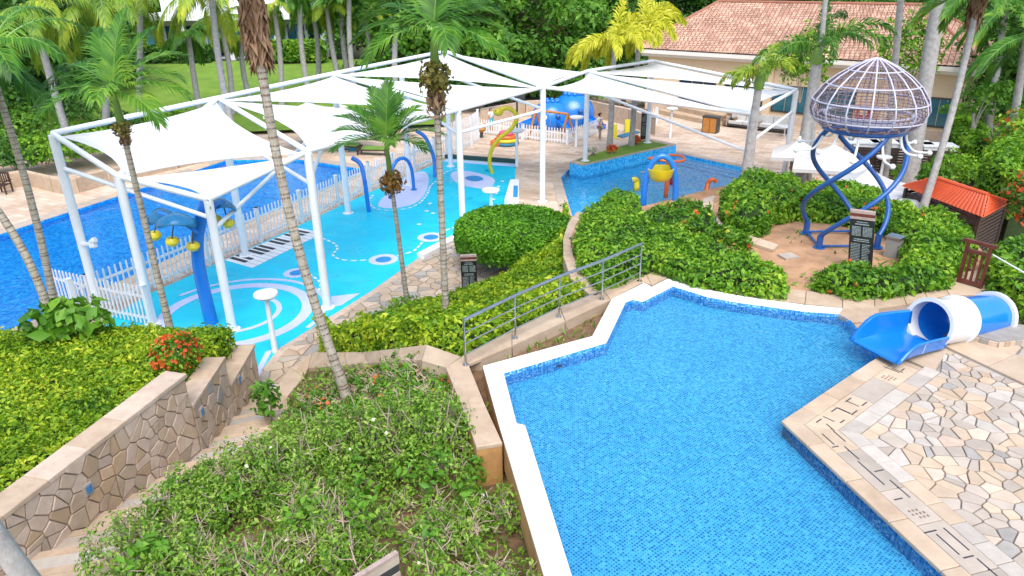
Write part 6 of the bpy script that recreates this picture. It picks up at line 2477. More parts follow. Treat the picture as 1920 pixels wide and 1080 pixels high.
# clipped topiary
tb = P(965, 500, 0)
tp = thing('topiary', 'flat domed clipped dark green topiary beside the flagstones', 'topiary', tb)
ztb, ztt = .75, None
rT = 2.05
cT = P(962, 440, 1.2)
zc = cT.z
N = 26000
d = unit(rng.normal(size=(N, 3)))
d = d[d[:, 2] > -.42]
ex = np.abs(d[:, 2])
h_up = HGT(Vector((cT.x, cT.y + .6, 0)), 398) - zc
sc = np.where(d[:, 2] > 0, h_up, 1.0)
rad = 1 / (np.sqrt(d[:, 0] ** 2 + d[:, 1] ** 2) ** 5 + np.abs(d[:, 2]) ** 5) ** .2
pt = np.stack([cT.x + d[:, 0] * rT * rad, cT.y + d[:, 1] * rT * rad * .95, zc + d[:, 2] * sc * rad], 1)
pt += rng.normal(0, .03, pt.shape)
nrm_t = unit(np.stack([d[:, 0] / rT, d[:, 1] / rT, d[:, 2] / sc], 1))
leaves('foliage', pt, nrm_t, .115, 'leaf_topiary', tp, aspect=.55, jit=.7)
dd = unit(rng.normal(size=(1, 3)))
mb = MB()
mb.lathe([(.3, -.5), (rT * .8, -.42), (rT * .93, -.1), (rT * .93, h_up * .4), (rT * .8, h_up * .8), (rT * .45, h_up * .93), (.01, h_up * .95)], cT, 24)
mb.build('inner_core', 'core_green', tp)  # closed dark green body behind the leaf skin
MB().tube([(cT.x, cT.y, 0), (cT.x, cT.y, zc)], .16, 8).build('trunk', 'bark_brown', tp)
tr_ = P(985, 497, 0)
tag(MB().prism(XY([(962, 497), (985, 505), (1000, 490), (975, 487)], .02), .004, .05).build('blue_tray', 'blue_pad'), 'bright blue tray lying under the topiary edge', 'tray')

# jellyfish planting: hedges
ring = [(1080, 440), (1095, 395), (1150, 362), (1192, 364), (1203, 384), (1182, 410), (1255, 428), (1335, 456), (1405, 482), (1470, 508), (1478, 542), (1400, 536), (1300, 520), (1225, 494), (1180, 508), (1125, 528), (1090, 495)]
hedge('jellyfish_hedge', 'dense green hedge curving in front of the jellyfish planting', hz(ring, 3.35),
      lambda x, y: np.full(len(x), 3.5), lambda x, y: np.maximum(0.02, gJ(x, y) - .05), 'leaf_hedge', dens=460, size=.105, rr=.35, bumps=.13, bf=2.0)
h2 = [(1204, 385), (1240, 368), (1300, 362), (1328, 362), (1318, 400), (1340, 428), (1392, 448), (1404, 470), (1340, 452), (1255, 428), (1188, 410)]
hedge('mixed_planting', 'loose green planting with red and yellow flowers behind the hedge', hz(h2, 3.0),
      lambda x, y: gJ(x, y) + .42 + .12 * np.sin(x * 3) * np.cos(y * 2.6), lambda x, y: np.maximum(0.02, gJ(x, y) - .05), 'leaf_bright', dens=260, size=.16, rr=.3, bumps=.24, bf=2.6, aspect=.35, extra=(('leaf_red', .05, .13, 'flowers', 1.3), ('frond_yellow', .05, .16, 'yellow_flowers', 4.0)), cat='planting')
h3 = [(1362, 392), (1358, 356), (1385, 336), (1430, 327), (1490, 330), (1502, 345), (1495, 374), (1455, 388), (1428, 412), (1386, 410)]
hedge('rounded_hedge', 'tall rounded bushy hedge left of the jellyfish legs', hz(h3, 3.5),
      lambda x, y: np.full(len(x), 3.7), lambda x, y: np.maximum(0.02, gJ(x, y) - .05), 'leaf_hedge', dens=400, size=.115, rr=.5, bumps=.22, bf=2.0, extra=(('leaf_red', .02, .11, 'red_shoots', 2.0),))
h4 = [(1500, 342), (1560, 336), (1640, 352), (1700, 378), (1735, 400), (1690, 415), (1640, 400), (1560, 388), (1500, 382)]
hedge('croton_hedge', 'dark green croton hedge with orange leaves behind the jellyfish legs', hz(h4, 3.4),
      lambda x, y: np.full(len(x), 3.42), lambda x, y: np.maximum(0.02, gJ(x, y) - .05), 'leaf_hedge', dens=380, size=.125, rr=.35, bumps=.18, bf=2.2, extra=(('leaf_red', .03, .11, 'orange_leaves', .4),))
h5 = [(1668, 418), (1700, 396), (1760, 402), (1812, 428), (1830, 458), (1806, 500), (1770, 528), (1690, 542), (1600, 546), (1530, 532), (1536, 512), (1600, 506), (1668, 512), (1700, 486), (1690, 440)]
hedge('planting_hedge', 'thick green hedge wrapping the right end of the jellyfish planting', hz(h5, 3.3),
      lambda x, y: np.full(len(x), 3.52), lambda x, y: np.maximum(0.02, gJ(x, y) - .05), 'leaf_hedge', dens=430, size=.115, rr=.4, bumps=.16, bf=2.0, extra=(('leaf_red', .012, .11, 'orange_leaves', 6.0),))
h6 = [(1848, 500), (1860, 470), (1960, 440), (2200, 470), (2200, 640), (2000, 606), (1930, 582), (1880, 545)]
hedge('boundary_hedge', 'green hedge right of the wooden gate at the picture edge', hz(h6, 3.4),
      const(3.65), const(1.0), 'leaf_hedge', dens=250, size=.14, rr=.3, bumps=.15)
tag(MB().tube([P(1862, 478, 3.8), P(1935, 520, 3.8)], .02, 6).build('white_pipe', 'white_steel'), 'thin white pipe lying across the boundary hedge', 'pipe')
# weeds on the bare soil
x = rng.uniform(P(1400, 480, 2.95).x, P(1640, 480, 2.95).x, 500)
y = rng.uniform(15.5, 22.5, 500)
k = wob(x, y, 1.7) > .25
x, y = x[k], y[k]
o = leaves('weeds', np.stack([x, y, gJ(x, y) + .05], 1), np.tile([[0, 0, 1.0]], (len(x), 1)), .16, 'leaf_shrub', None, aspect=.25, jit=.9)
tag(o, 'sparse weeds on the bare soil under the jellyfish', 'weeds', kind='stuff')
sb = P(1478, 482, 2.97)
tag(MB().box(sb, (.42, .36, .10), .3).build('stone_slab', 'stone_pale'), 'loose pale stone slab on the soil before the jellyfish hedge', 'stone')
# grass strip between wall and pool
n = 1500
x = rng.uniform(-.6, 3.2, n)
y = rng.uniform(9.0, 16.5, n)
k = inside(polyS, x, y)
x, y = x[k], y[k]
o = leaves('strip_grass', np.stack([x, y, gS(x, y) + .06], 1), np.tile([[0, -.6, .6]], (len(x), 1)), .17, 'leaf_shrub', None, aspect=.18, jit=.8, droop=(0, 0, 2.0))
tag(o, 'thin grass in the soil strip between garden wall and white pool rim', 'grass', kind='stuff')

# main shrub bed ------------------------------------------------------------------
tw = MB()
cl_p, cl_n = [], []


def clump(x, y, r, h, n, fill=.35):
    z = float(gB(np.array([x]), np.array([y]))[0])
    p, d = blob_points((x, y, z + h * .5), r, r, h * .55, n, -.55, fill)
    # break the surface into tufts
    ph = np.sin(p[:, 0] * 13 + p[:, 1] * 7) + np.sin(p[:, 1] * 15 - p[:, 2] * 9 + 1.3) + np.sin(p[:, 2] * 14 + p[:, 0] * 6)
    k = (ph > -0.55) | (rng.uniform(0, 1, len(p)) < .22)
    p, d = p[k], d[k]
    p = p + d * (0.05 * ph[k])[:, None]
    cl_p.append(p)
    cl_n.append(d + np.array([0, 0, .45]))
    m = int(r * 34)
    for _ in range(m):
        a = random.uniform(0, 6.28)
        k2 = random.uniform(.35, 1.05)
        e = Vector((x + math.cos(a) * r * k2, y + math.sin(a) * r * k2, z + h * random.uniform(.55, 1.12)))
        b0 = Vector((x + math.cos(a) * r * .3, y + math.sin(a) * r * .3, z))
        mid = b0.lerp(e, .55) + Vector((random.uniform(-.12, .12), random.uniform(-.12, .12), .04))
        tw.tube([b0, mid, e], [.018, .013, .006], 4, False)
        for _k in range(2):
            q = mid.lerp(e, random.uniform(.1, .6))
            tw.tube([q, q + Vector((random.uniform(-.2, .2), random.uniform(-.2, .2), random.uniform(.02, .18)))], [.008, .003], 3, False)


random.seed(21)
# tall front hedge row of straggly shrubs
row = [(350, 920), (402, 896), (455, 872), (508, 850), (560, 822), (630, 812), (700, 806), (770, 803), (828, 812)]
for px, py in row:
    p = P(px, py, 2.5)
    clump(p.x, p.y - .1, random.uniform(.48, .64), random.uniform(.72, 1.0), 3600)
for px, py in ((240, 1025), (300, 984), (365, 952), (430, 930), (500, 905), (590, 890), (680, 885), (770, 880), (850, 885)):
    p = P(px, py, 2.4)
    clump(p.x, p.y, random.uniform(.5, .68), random.uniform(.55, .85), 2600)
for px, py in ((610, 850), (690, 838), (760, 834), (820, 842), (540, 872)):
    p = P(px, py, 2.6)
    clump(p.x, p.y, random.uniform(.55, .7), random.uniform(1.1, 1.35), 3400)
for i in range(70):
    px, py = random.uniform(60, 1000), random.uniform(900, 1140)
    if px > 935 + (py - 880) * .33:
        continue
    if px < 130 + (1080 - py) * 1.15:
        continue
    p = P(px, py, 2.4)
    clump(p.x, p.y, random.uniform(.2, .46), random.uniform(.25, .75), random.randint(600, 1100), .5)
P_ = np.concatenate(cl_p)
N_ = np.concatenate(cl_n)
sh = thing('shrub_mass', 'straggly green shrubs with bare twigs filling the foreground bed', 'shrubs', P(560, 900, 2.2))
sh['kind'] = 'stuff'
leaves('foliage', P_, N_, .066, 'leaf_shrub', sh, aspect=.48, jit=.8)
k = rng.uniform(0, 1, len(P_)) < .004
leaves('pale_blossoms', P_[k] + .02, N_[k], .06, 'leaf_white', sh, aspect=.9)
tag(tw.build('twigs', 'twig', sh), kind='stuff')
bp_, bn_ = [], []
for i in range(30):
    px, py = random.uniform(230, 960), random.uniform(840, 1080)
    if px < 200 + (1080 - py) * 1.15:
        continue
    p = P(px, py, 2.5)
    z = float(gB(np.array([p.x]), np.array([p.y]))[0])
    q, d = blob_points((p.x, p.y, z + .45), .24, .24, .26, 60, -.2, .4)
    bp_.append(q)
    bn_.append(d + np.array([0, 0, .6]))
leaves('broad_leaves', np.concatenate(bp_), np.concatenate(bn_), .13, 'leaf_bright', sh, aspect=.5, jit=.6)
cl_p, cl_n = [], []
tw = MB()
for i in range(46):
    px, py = random.uniform(570, 880), random.uniform(708, 790)
    if px > 815 + (py - 690) * .45:
        continue
    zz = 1.0 + (px - 560) / 300 * 1.6
    p = P(px, py, zz)
    clump(p.x, p.y, random.uniform(.28, .46), random.uniform(.2, .42), random.randint(350, 600), .5)
P_ = np.concatenate(cl_p)
N_ = np.concatenate(cl_n)
s2 = thing('bed_groundcover', 'mixed green and orange groundcover in the upper shrub bed', 'ground cover', P(680, 720, 1.5))
s2['kind'] = 'stuff'
leaves('foliage', P_, N_, .095, 'leaf_bright', s2, aspect=.45, jit=.8)
k = rng.uniform(0, 1, len(P_)) < .045
leaves('orange_leaves', P_[k] + .02, N_[k], .09, 'leaf_red', s2, aspect=.7)
tag(tw.build('twigs', 'twig', s2), kind='stuff')
# ground litter: low leaves over the soil of the bed
n = 12000
x = rng.uniform(-5.5, .6, n)
y = rng.uniform(3.6, 16.5, n)
k = inside(polyB, x, y) & (wob(x, y, 2.4) > -.75)
x, y = x[k], y[k]
o = leaves('low_weeds', np.stack([x, y, gB(x, y) + rng.uniform(.02, .14, len(x))], 1), np.tile([[0, 0, 1.0]], (len(x), 1)), .10, 'leaf_shrub', None, aspect=.45, jit=.8)
tag(o, 'low weeds and litter over the soil of the foreground bed', 'weeds', kind='stuff')

# near palms ---------------------------------------------------------------------
b = P(319, 617, 1.6)
palm('areca_palm', 'areca palm with fruit strings rising from the lime hedge in front of the canopy', b, Q(228, 236, b.y - .1), .085, .062, nf=12, L=1.75, ll=.74, lw=.042, nl=38, shaft=.75, droop=1.15, vee=.35, seed=3, azs=[R(a) for a in (-95, -62, -30, 12, 55, 92, 122, -128, 165, 80, -75, 30)], els=(.35, .7, 1.05, 1.25, .8, .4, .15, .2, .45, .65, .55, 1.0), fruit='fruit', fruit_r=.2, fruit_dz=.05, curl=.3)
b = P(652, 746, 1.75)
palm('skirted_palm', 'tall leaning palm with a brown dead frond skirt in the foreground bed', b, Q(474, 22, b.y + .6), .098, .085, nf=9, L=2.4, ll=.7, lw=.06, nl=34, elev=(.35, 1.25), droop=1.1, vee=.2, seed=5, skirt=420, bend=-.25, fm='frond_green', shaft=.4, curl=.5)
b = P(765, 578, .55)
palm('dwarf_areca_palm', 'short palm with stiff fronds and brown fruit ball on a thin trunk', b, Q(734, 345, b.y), .08, .058, nf=12, L=1.5, ll=.74, lw=.046, nl=32, shaft=1.2, droop=.8, vee=.35, azs=[R(a) for a in (-95, -62, -30, 12, 55, 92, 122, -128, 165, 80, -75, 30)], els=(.55, .85, 1.15, 1.3, .9, .5, .3, .35, .5, .75, .7, 1.1), seed=8, fruit='fruit_brown', fruit_r=.33, fruit_dz=-.05, curl=.12)
b = P(838, 632, 1.6)
palm('fruiting_palm', 'tall slim palm with a green brown fruit cluster under wide fronds', b, Q(816, 132, b.y), .085, .066, nf=12, L=1.75, ll=.80, lw=.042, nl=38, shaft=.8, droop=1.25, vee=.3, azs=[R(a) for a in (-95, -62, -30, 12, 55, 92, 122, -128, 165, 80, -75, 30)], els=(.4, .7, 1.0, 1.2, .75, .42, .2, .2, .45, .65, .6, .95), seed=12, fruit='fruit', fruit_r=.36, fruit_dz=.16, curl=.25)
b = P(108, 600, 1.2)
palm('leaning_palm', 'left leaning palm whose fronds hang in from the left edge', b, Q(-25, 110, b.y + .5), .10, .08, nf=11, L=2.6, ll=.8, lw=.06, nl=34, elev=(-.3, 1.0), droop=1.4, vee=.1, seed=15, curl=.5, bend=.15)
b = P(104, 622, 1.7)
palm('bent_palm', 'strongly bent palm trunk leaving the picture at the left edge', b, Q(-170, 210, b.y + .3), .10, .08, nf=9, L=2.2, ll=.7, lw=.06, nl=26, elev=(-.2, 1.0), droop=1.4, seed=16, bend=.55)
b = Vector((-6.15, 6.0, 2.3))
t0 = Q(60, 1100, 6.6)
t1 = Q(-40, 960, 6.5)
dd = (t1 - t0)
th = palm('corner_palm', 'pale palm trunk crossing the bottom left corner', t0 - dd * .5, t1 + dd * 6.0, .125, .10, nf=8, L=2.2, ll=.7, lw=.06, nl=22, elev=(-.1, 1.0), droop=1.3, seed=17, bark='bark_grey', rings=False)

# palms on the far side of the left pool -----------------------------------------------
FARP = [
    (150, 335, .7, 60, 15, 40, 'first coconut palm from the left behind the planter wall', 'frond_olive', 4.2),
    (205, 300, .7, 190, 0, 42, 'coconut palm with drooping yellow fronds at the top left', 'frond_olive', 4.4),
    (262, 260, .6, 262, -10, 48, 'coconut palm right of the yellow fronded one', 'frond_olive', 4.2),
    (372, 196, .6, 352, 60, 50, 'palm with dark trunk standing left of the villa lawn', 'frond_green', 3.2),
    (432, 190, .6, 412, 38, 52, 'palm with bending fronds on the villa lawn', 'frond_olive', 3.4),
    (470, 182, .6, 452, 66, 54, 'slender small palm at the near edge of the villa lawn', 'frond_olive', 2.4),
    (525, 170, .6, 512, 8, 54, 'palm in front of the villa veranda corner', 'frond_olive', 3.2),
    (580, 165, .6, 562, -18, 54, 'pale trunked palm right of the villa veranda', 'frond_green', 3.4),
    (596, 160, .6, 585, 15, 58, 'dark trunked palm right of the villa hedge', 'frond_green', 3.0),
    (640, 152, .6, 612, 10, 56, 'left leaning palm beside the lawn edge trees', 'frond_olive', 3.2),
    (655, 150, .6, 640, -14, 57, 'middle palm of the three at the lawn edge', 'frond_green', 3.2),
    (664, 148, .6, 655, -30, 55, 'straight grey palm at the lawn edge', 'frond_green', 3.2),
    (692, 140, .6, 683, 26, 58, 'brown trunked palm right of the lawn edge group', 'frond_olive', 3.0),
    (748, 215, .2, 744, 30, 50, 'bare looking grey palm pole behind the canopy peak', 'frond_green', 2.2),
    (430, 205, .5, 395, -25, 44, 'coconut palm whose crown fills the top edge left of the skirted palm', 'frond_olive', 4.0),
]
for i, (bx_, by_, bz, cx_, cy_, Y_, lab, fm, L_) in enumerate(FARP):
    b = Q(bx_, by_, Y_)
    b.z = bz if Y_ < 47 else .25 + max(0, (Y_ - 48)) * .13
    palm('coconut_palm', lab, b, Q(cx_, cy_, Y_), .22, .16, nf=12 if L_ > 3.9 else 8, L=L_ if L_ > 3.9 else L_ * .78, ll=1.05 if L_ > 3.9 else .8, lw=.10, nl=30, fm=fm, bark='bark_grey', elev=(-.55, 1.1), droop=1.6, vee=-.05, seed=30 + i, curl=.55, rings=False, group='palms beyond the left pool', bend=random.uniform(-.3, .3))

# yellow palms in the pool planter ---------------------------------------------------------
for i, (px, py, cx_, cy_, lab) in enumerate(((1143, 281, 1152, 92, 'left of the two yellow fronded palms in the pool planter'), (1184, 273, 1198, 70, 'right and taller yellow fronded palm in the pool planter'))):
    b = P(px, py, .5)
    palm('yellow_palm', lab, b, Q(cx_, cy_, b.y), .17, .13, nf=12, L=3.0, ll=.8, lw=.075, nl=74, fm='frond_yellow', bark='bark_grey', elev=(.0, 1.15), droop=2.0, bushy=1, seed=50 + i, rings=False, group='yellow palms', shaft=.4, curl=.25)
# foxtail palms on the right
b = P(1389, 404, 0)
palm('foxtail_palm', 'foxtail palm with grey bottle trunk in front of the sofas', b, Q(1422, 165, b.y), .30, .15, nf=8, L=1.7, ll=.48, lw=.045, nl=60, fm='frond_olive', bark='bark_grey', elev=(.1, 1.2), droop=1.8, bushy=1, seed=60, rings=False, shaft=.6, curl=.25)
b = P(1497, 345, .2)
palm('foxtail_palm', 'big foxtail palm behind the left side of the jellyfish dome', b, Q(1530, 118, b.y), .30, .2, nf=10, L=3.3, ll=.7, lw=.055, nl=70, fm='frond_green', bark='bark_grey', elev=(.05, 1.15), droop=1.5, bushy=1, seed=61, rings=False, shaft=.7, curl=.25)
b = P(1515, 345, .2)
palm('slim_palm', 'thin palm trunk with dead fronds beside the big foxtail palm', b, Q(1562, -150, b.y), .13, .1, nf=9, L=2.0, ll=.6, lw=.06, nl=26, elev=(-.9, .8), droop=1.4, seed=62, rings=False, skirt=120, bark='bark_grey')
b = P(1702, 352, .3)
palm('royal_palm', 'thick pale grey royal palm trunk right of the jellyfish dome', b, Q(1790, -170, b.y), .36, .27, nf=11, L=3.0, ll=.8, lw=.08, nl=34, elev=(-.6, 1.0), droop=1.5, seed=63, rings=False, bark='bark_grey', shaft=.8)
b = P(1728, 400, 2.2)
palm('leaning_palm', 'thin right leaning palm trunk in front of the pool house corner', b, Q(1836, -8, b.y + 1.0), .12, .09, nf=10, L=2.0, ll=.7, lw=.07, nl=28, elev=(-.1, 1.1), droop=1.5, seed=64, rings=False, skirt=260, bark='bark_grey', bend=.12)
b = P(1660, 330, .3)
palm('drooping_palm', 'palm above the frame with a hanging dead frond before the roof', b, Q(1700, -130, b.y), .16, .14, nf=9, L=2.4, ll=.7, lw=.07, nl=28, elev=(-.8, .9), droop=1.4, seed=65, rings=False, skirt=160, bark='bark_grey')
for i, (px, py, Y_, cx_, cy_, lab) in enumerate(((1868, 195, 40, 1885, 20, 'slim grey palm beyond the garden path right of the pool house'), (1790, 60, 66, 1795, 0, 'palm trunk behind the right end of the roof'), (1842, 90, 62, 1850, 10, 'farther palm trunk right of the roof end'), (1905, 250, 34, 1925, 70, 'palm with feathery fronds hanging at the right edge'))):
    b = Q(px, py, Y_)
    b.z = .85 if Y_ < 45 else 1.0
    palm('garden_palm', lab, b, Q(cx_, cy_, Y_), .2, .15, nf=11, L=3.0, ll=.8, lw=.08, nl=28, fm='frond_green', bark='bark_grey', elev=(-.5, 1.0), droop=1.5, seed=70 + i, rings=False, group='palms by the garden path')

# trees and shrubs of the background -------------------------------------------------------------
TR = [(760, 60, 10, 5.0, 'broad tree right of the lawn palms'), (840, 62, 12, 5.5, 'tall bushy tree behind the fruiting palm'), (905, 58, 11, 5.0, 'dense tree behind the far canopy peak'), (970, 60, 12, 5.5, 'big glossy tree left of the yellow palms'), (1040, 60, 12, 5.5, 'large dark tree behind the yellow palms'), (1100, 66, 12, 5.0, 'tree standing left of the pool house roof'), (1160, 70, 11, 4.5, 'tree top just left of the tiled roof'), (700, 72, 12, 5.5, 'tall tree at the back of the lawn'), (620, 78, 13, 6, 'tree behind the villa right end')]
for i, (px, Y_, h, cr, lab) in enumerate(TR):
    b = Q(px, 130, Y_)
    b.z = 0 if Y_ < 62 else (Y_ - 62) * .07
    tree('broadleaf_tree', lab, b, h, cr, 'leaf_tree', 34, 300, .42, .3, seed=100 + i, low=.12, group='trees beyond the canopy')
# backdrop of tall trees at the top edge
fp, fn = [], []
for i in range(28):
    px = -80 + i * 78
    Y_ = 86 + (i * 37) % 19
    b = Q(px, 60, Y_)
    b.z = (Y_ - 62) * .074
    rs = random.Random(200 + i)
    h = 15 + (i * 5) % 4
    for _ in range(22):
        a = rs.uniform(0, 6.283)
        uu = rs.uniform(.05, 1)
        r_ = 6.2 * math.sqrt(max(.05, 1 - ((uu - .55) / .55) ** 2)) * rs.uniform(.25, 1)
        p, d = blob_points((b.x + math.cos(a) * r_, b.y + math.sin(a) * r_, b.z + h * uu), 2.3, 2.3, 1.7, 210, -.7, .5)
        fp.append(p)
        fn.append(d + np.array([0, 0, .5]))
o = leaves('far_wood', np.concatenate(fp), np.concatenate(fn), .75, 'leaf_dark', None, aspect=.5, jit=.6)
tag(o, 'dark far wood closing the view behind the resort', 'wood', kind='stuff')
for i, (px, Y_, h, cr, lab) in enumerate(((30, 52, 9, 5, 'dark tree mass at the far left behind the coconut palms'), (110, 56, 9, 5, 'dark tree between the left coconut palms'), (165, 60, 9, 5, 'dark tree left of the villa lawn'), (-60, 46, 9, 5, 'dark tree at the left picture edge'))):
    b = Q(px, 150, Y_)
    b.z = .2
    tree('shade_tree', lab, b, h, cr, 'leaf_dark', 30, 260, .5, .3, seed=300 + i, low=.05, group='dark trees on the left')
for i, (px, py, rx, ry, h, m_, lab) in enumerate((
        (30, 318, 2.2, 1.6, 1.6, 'leaf_dark', 'dark bush at the left end of the planter'), (85, 315, 2.2, 1.6, 1.7, 'leaf_hedge', 'green bush behind the bend of the planter wall'),
        (165, 300, 2.4, 1.6, 2.0, 'leaf_hedge', 'green bush behind the first canopy corner'), (240, 285, 2.4, 1.8, 2.0, 'leaf_dark', 'dark bush right of the canopy corner'),
        (60, 280, 3.0, 2.0, 2.4, 'leaf_bright', 'tall fern like bush behind the planter'), (330, 268, 2.6, 1.8, 1.9, 'leaf_hedge', 'green bush behind the second sail'), (130, 262, 3.2, 2.0, 2.6, 'leaf_dark', 'dark shrub mass in front of the coconut trunks'), (-40, 330, 2.2, 1.8, 2.2, 'leaf_dark', 'dark bush leaving the left edge'))):
    b = P(px, py, .3)
    shrub('planter_shrub', lab, b, rx, ry, h, m_, 1500, .24, group='bushes behind the planter wall')
for i, (px, py, rx, h, m_, lab) in enumerate((
        (700, 150, 3.5, 2.6, 'leaf_tree', 'bush at the right end of the lawn'), (770, 160, 3.5, 3.2, 'leaf_tree', 'bush under the trees left of the fruiting palm'), (960, 170, 3.5, 2.8, 'leaf_tree', 'bush behind the bank wall left of the playhouses'), (1060, 165, 3.5, 2.6, 'leaf_dark', 'bush behind the blue playhouses'), (1130, 170, 3.0, 2.2, 'leaf_tree', 'bush behind the bank wall right of the playhouses'), (900, 178, 2.6, 2.2, 'leaf_dark', 'dark bush behind the serpent shower'), (1200, 170, 2.2, 2.0, 'leaf_hedge', 'bush left of the house steps'), (1262, 118, 2.4, 3.4, 'leaf_hedge', 'tall green bush against the left house corner'))):
    b = P(px, py + 26, .2)
    shrub('bank_shrub', lab, b, rx, rx * .6, h, m_, 1500, .28, group='bushes along the bank')
b = P(1540, 215, 0)
shrub('house_shrub', 'climbing green shrub on the house wall left of the dome', Q(1500, 190, 44), 1.4, 1.0, 4.0, 'leaf_hedge', 1500, .26)
shrub('house_shrub', 'green shrub on the house wall behind the dome top', Q(1690, 190, 42), 1.8, 1.0, 4.6, 'leaf_hedge', 1500, .26)
shrub('yard_shrub', 'round green shrub in front of the slatted fence', P(1780, 355, .3), 1.3, 1.0, 1.7, 'leaf_hedge', 1600, .16)
shrub('yard_shrub', 'small shrub between slatted fence and white parasol', P(1700, 350, .2), .8, .7, 1.1, 'leaf_hedge', 900, .15)
shrub('yard_shrub', 'leafy climber at the foot of the thin leaning palm', P(1742, 372, 2.0), .55, .5, 1.3, 'leaf_bright', 700, .16)
# tall clipped hedges at the right
hp2 = [(1835, 372), (1835, 335), (1905, 305), (2000, 320), (1960, 385), (1890, 400)]
hedge('tall_hedge', 'tall clipped hedge with bare stems right of the slatted fence', hz(hp2, 2.2), const(3.6), const(.3), 'leaf_hedge', dens=200, size=.17, rr=.4, bumps=.15)
hp3 = [(1775, 258), (1790, 228), (1842, 255), (1852, 296), (1812, 292)]
hedge('path_hedge', 'sloping green hedge between the pool house and the garden path', hz(hp3, 1.6), const(2.3), const(.3), 'leaf_hedge', dens=150, size=.2, rr=.4, bumps=.15)
shrub('flame_shrub', 'dark leaved shrub with orange flowers at the right edge', P(1955, 440, 2.2), 1.1, 1.2, 2.0, 'leaf_dark', 2200, .18, flowers=('leaf_red', 330, .16))
shrub('flame_shrub', 'orange flowered shrub beside the garden path at the right edge', P(1905, 320, 1.2), 1.6, 1.4, 2.6, 'leaf_hedge', 1700, .2, flowers=('leaf_red', 160, .18))
for i, (px, py, Y_, h, cr, lab) in enumerate(((1890, 170, 46, 7, 3.6, 'small dark tree right of the pool house'), (1935, 160, 40, 8, 4.0, 'dark tree at the upper right edge'), (1860, 120, 58, 8, 4.0, 'tree behind the right end of the pool house'), (1800, 40, 72, 9, 5, 'tree behind the roof on the right'), (1660, 20, 76, 10, 5, 'tree showing above the roof ridge'), (1960, 60, 60, 9, 5, 'tree in the far right corner'))):
    b = Q(px, py, Y_)
    b.z = .85 if Y_ < 62 else 1.0
    tree('garden_tree', lab, b, h, cr, 'leaf_dark' if i % 2 else 'leaf_tree', 26, 240, .36, .2, seed=400 + i, low=.15, group='trees right of the pool house')
b = Q(1840, 215, 36)
b.z = .9
tree('frangipani', 'pale bare limbed small tree beside the garden path', b, 3.6, 1.5, 'leaf_bright', 9, 60, .3, .16, seed=420, low=.6, bark='bark_palm')

# villa behind the lawn ----------------------------------------------------------------------------
vx, vy = Q(445, 60, 68).x, 70.0
vl = thing('villa', 'white villa with teal glazing behind the lawn at the top left', 'house', (vx, vy, 2.4))
v0, v1 = Q(270, 60, 71), Q(612, 60, 71)
zg = 2.5
cx = (v0.x + v1.x) / 2
wd = v1.x - v0.x
MB().box((cx, 74, zg + 1.75), (wd, 6, 3.5)).build('wall', 'villa_white', vl)
MB().box((cx, 73.2, zg + 3.7), (wd + 1.2, 8.5, .4)).build('roof_slab', 'villa_white', vl)
MB().box((cx, 74.2, zg + 5.4), (wd * .8, 5, 3.0)).build('upper_wall', 'villa_white', vl)
MB().box((cx, 74, zg + 7.1), (wd * .86, 6.5, .4)).build('upper_roof_slab', 'villa_white', vl)
for k in range(9):
    x = v0.x + (k + .5) * wd / 9
    w_ = MB().box((x, 70.98, zg + 1.6), (wd / 9 * .82, .12, 2.7)).build('window', 'dark_metal', vl)
    for j in range(2):
        MB().box((x - wd / 36 * .8 + j * wd / 18 * .8, 70.9, zg + 1.6), (wd / 18 * .72, .08, 2.5)).build('pane', ['curtain_teal', 'glass_dark', 'glass_teal'][(k * 2 + j) % 3], w_)
for k in range(5):
    x = v0.x + k * wd / 4
    MB().box((x, 69.6, zg + 1.75), (.4, .4, 3.5)).build('column', 'villa_white', vl)
hedge('villa_hedge', 'dark clipped hedge in front of the villa left of the lawn palms', [(v0.x - 1, 67.2), (v0.x + wd * .42, 67.2), (v0.x + wd * .42, 68.6), (v0.x - 1, 68.6)], const(4.0), const(2.3), 'leaf_dark', dens=70, size=.3, rr=.3)
hedge('villa_hedge', 'bright clipped hedge in front of the villa right of the skirted palm', [(v0.x + wd * .66, 66.4), (v1.x + .5, 66.4), (v1.x + .5, 68), (v0.x + wd * .66, 68)], const(4.3), const(2.3), 'leaf_hedge', dens=80, size=.3, rr=.3)

# ---- planter flowers and people -----------------------------------------------------------------
for i, (px, py, m_, lab) in enumerate(((1110, 291, 'leaf_white', 'pale stone rabbit like tuft on the planter turf'), (1147, 288, 'leaf_red', 'red croton on the planter turf left'), (1193, 271, 'leaf_red', 'red croton on the planter turf right'))):
    shrub('planter_plant', ['small pale flowering plant on the planter turf', 'red leaved plant at the left yellow palm', 'red leaved plant at the right yellow palm'][i], P(px, py, .52), .28, .25, .5, m_, 160, .16, cat='plant')


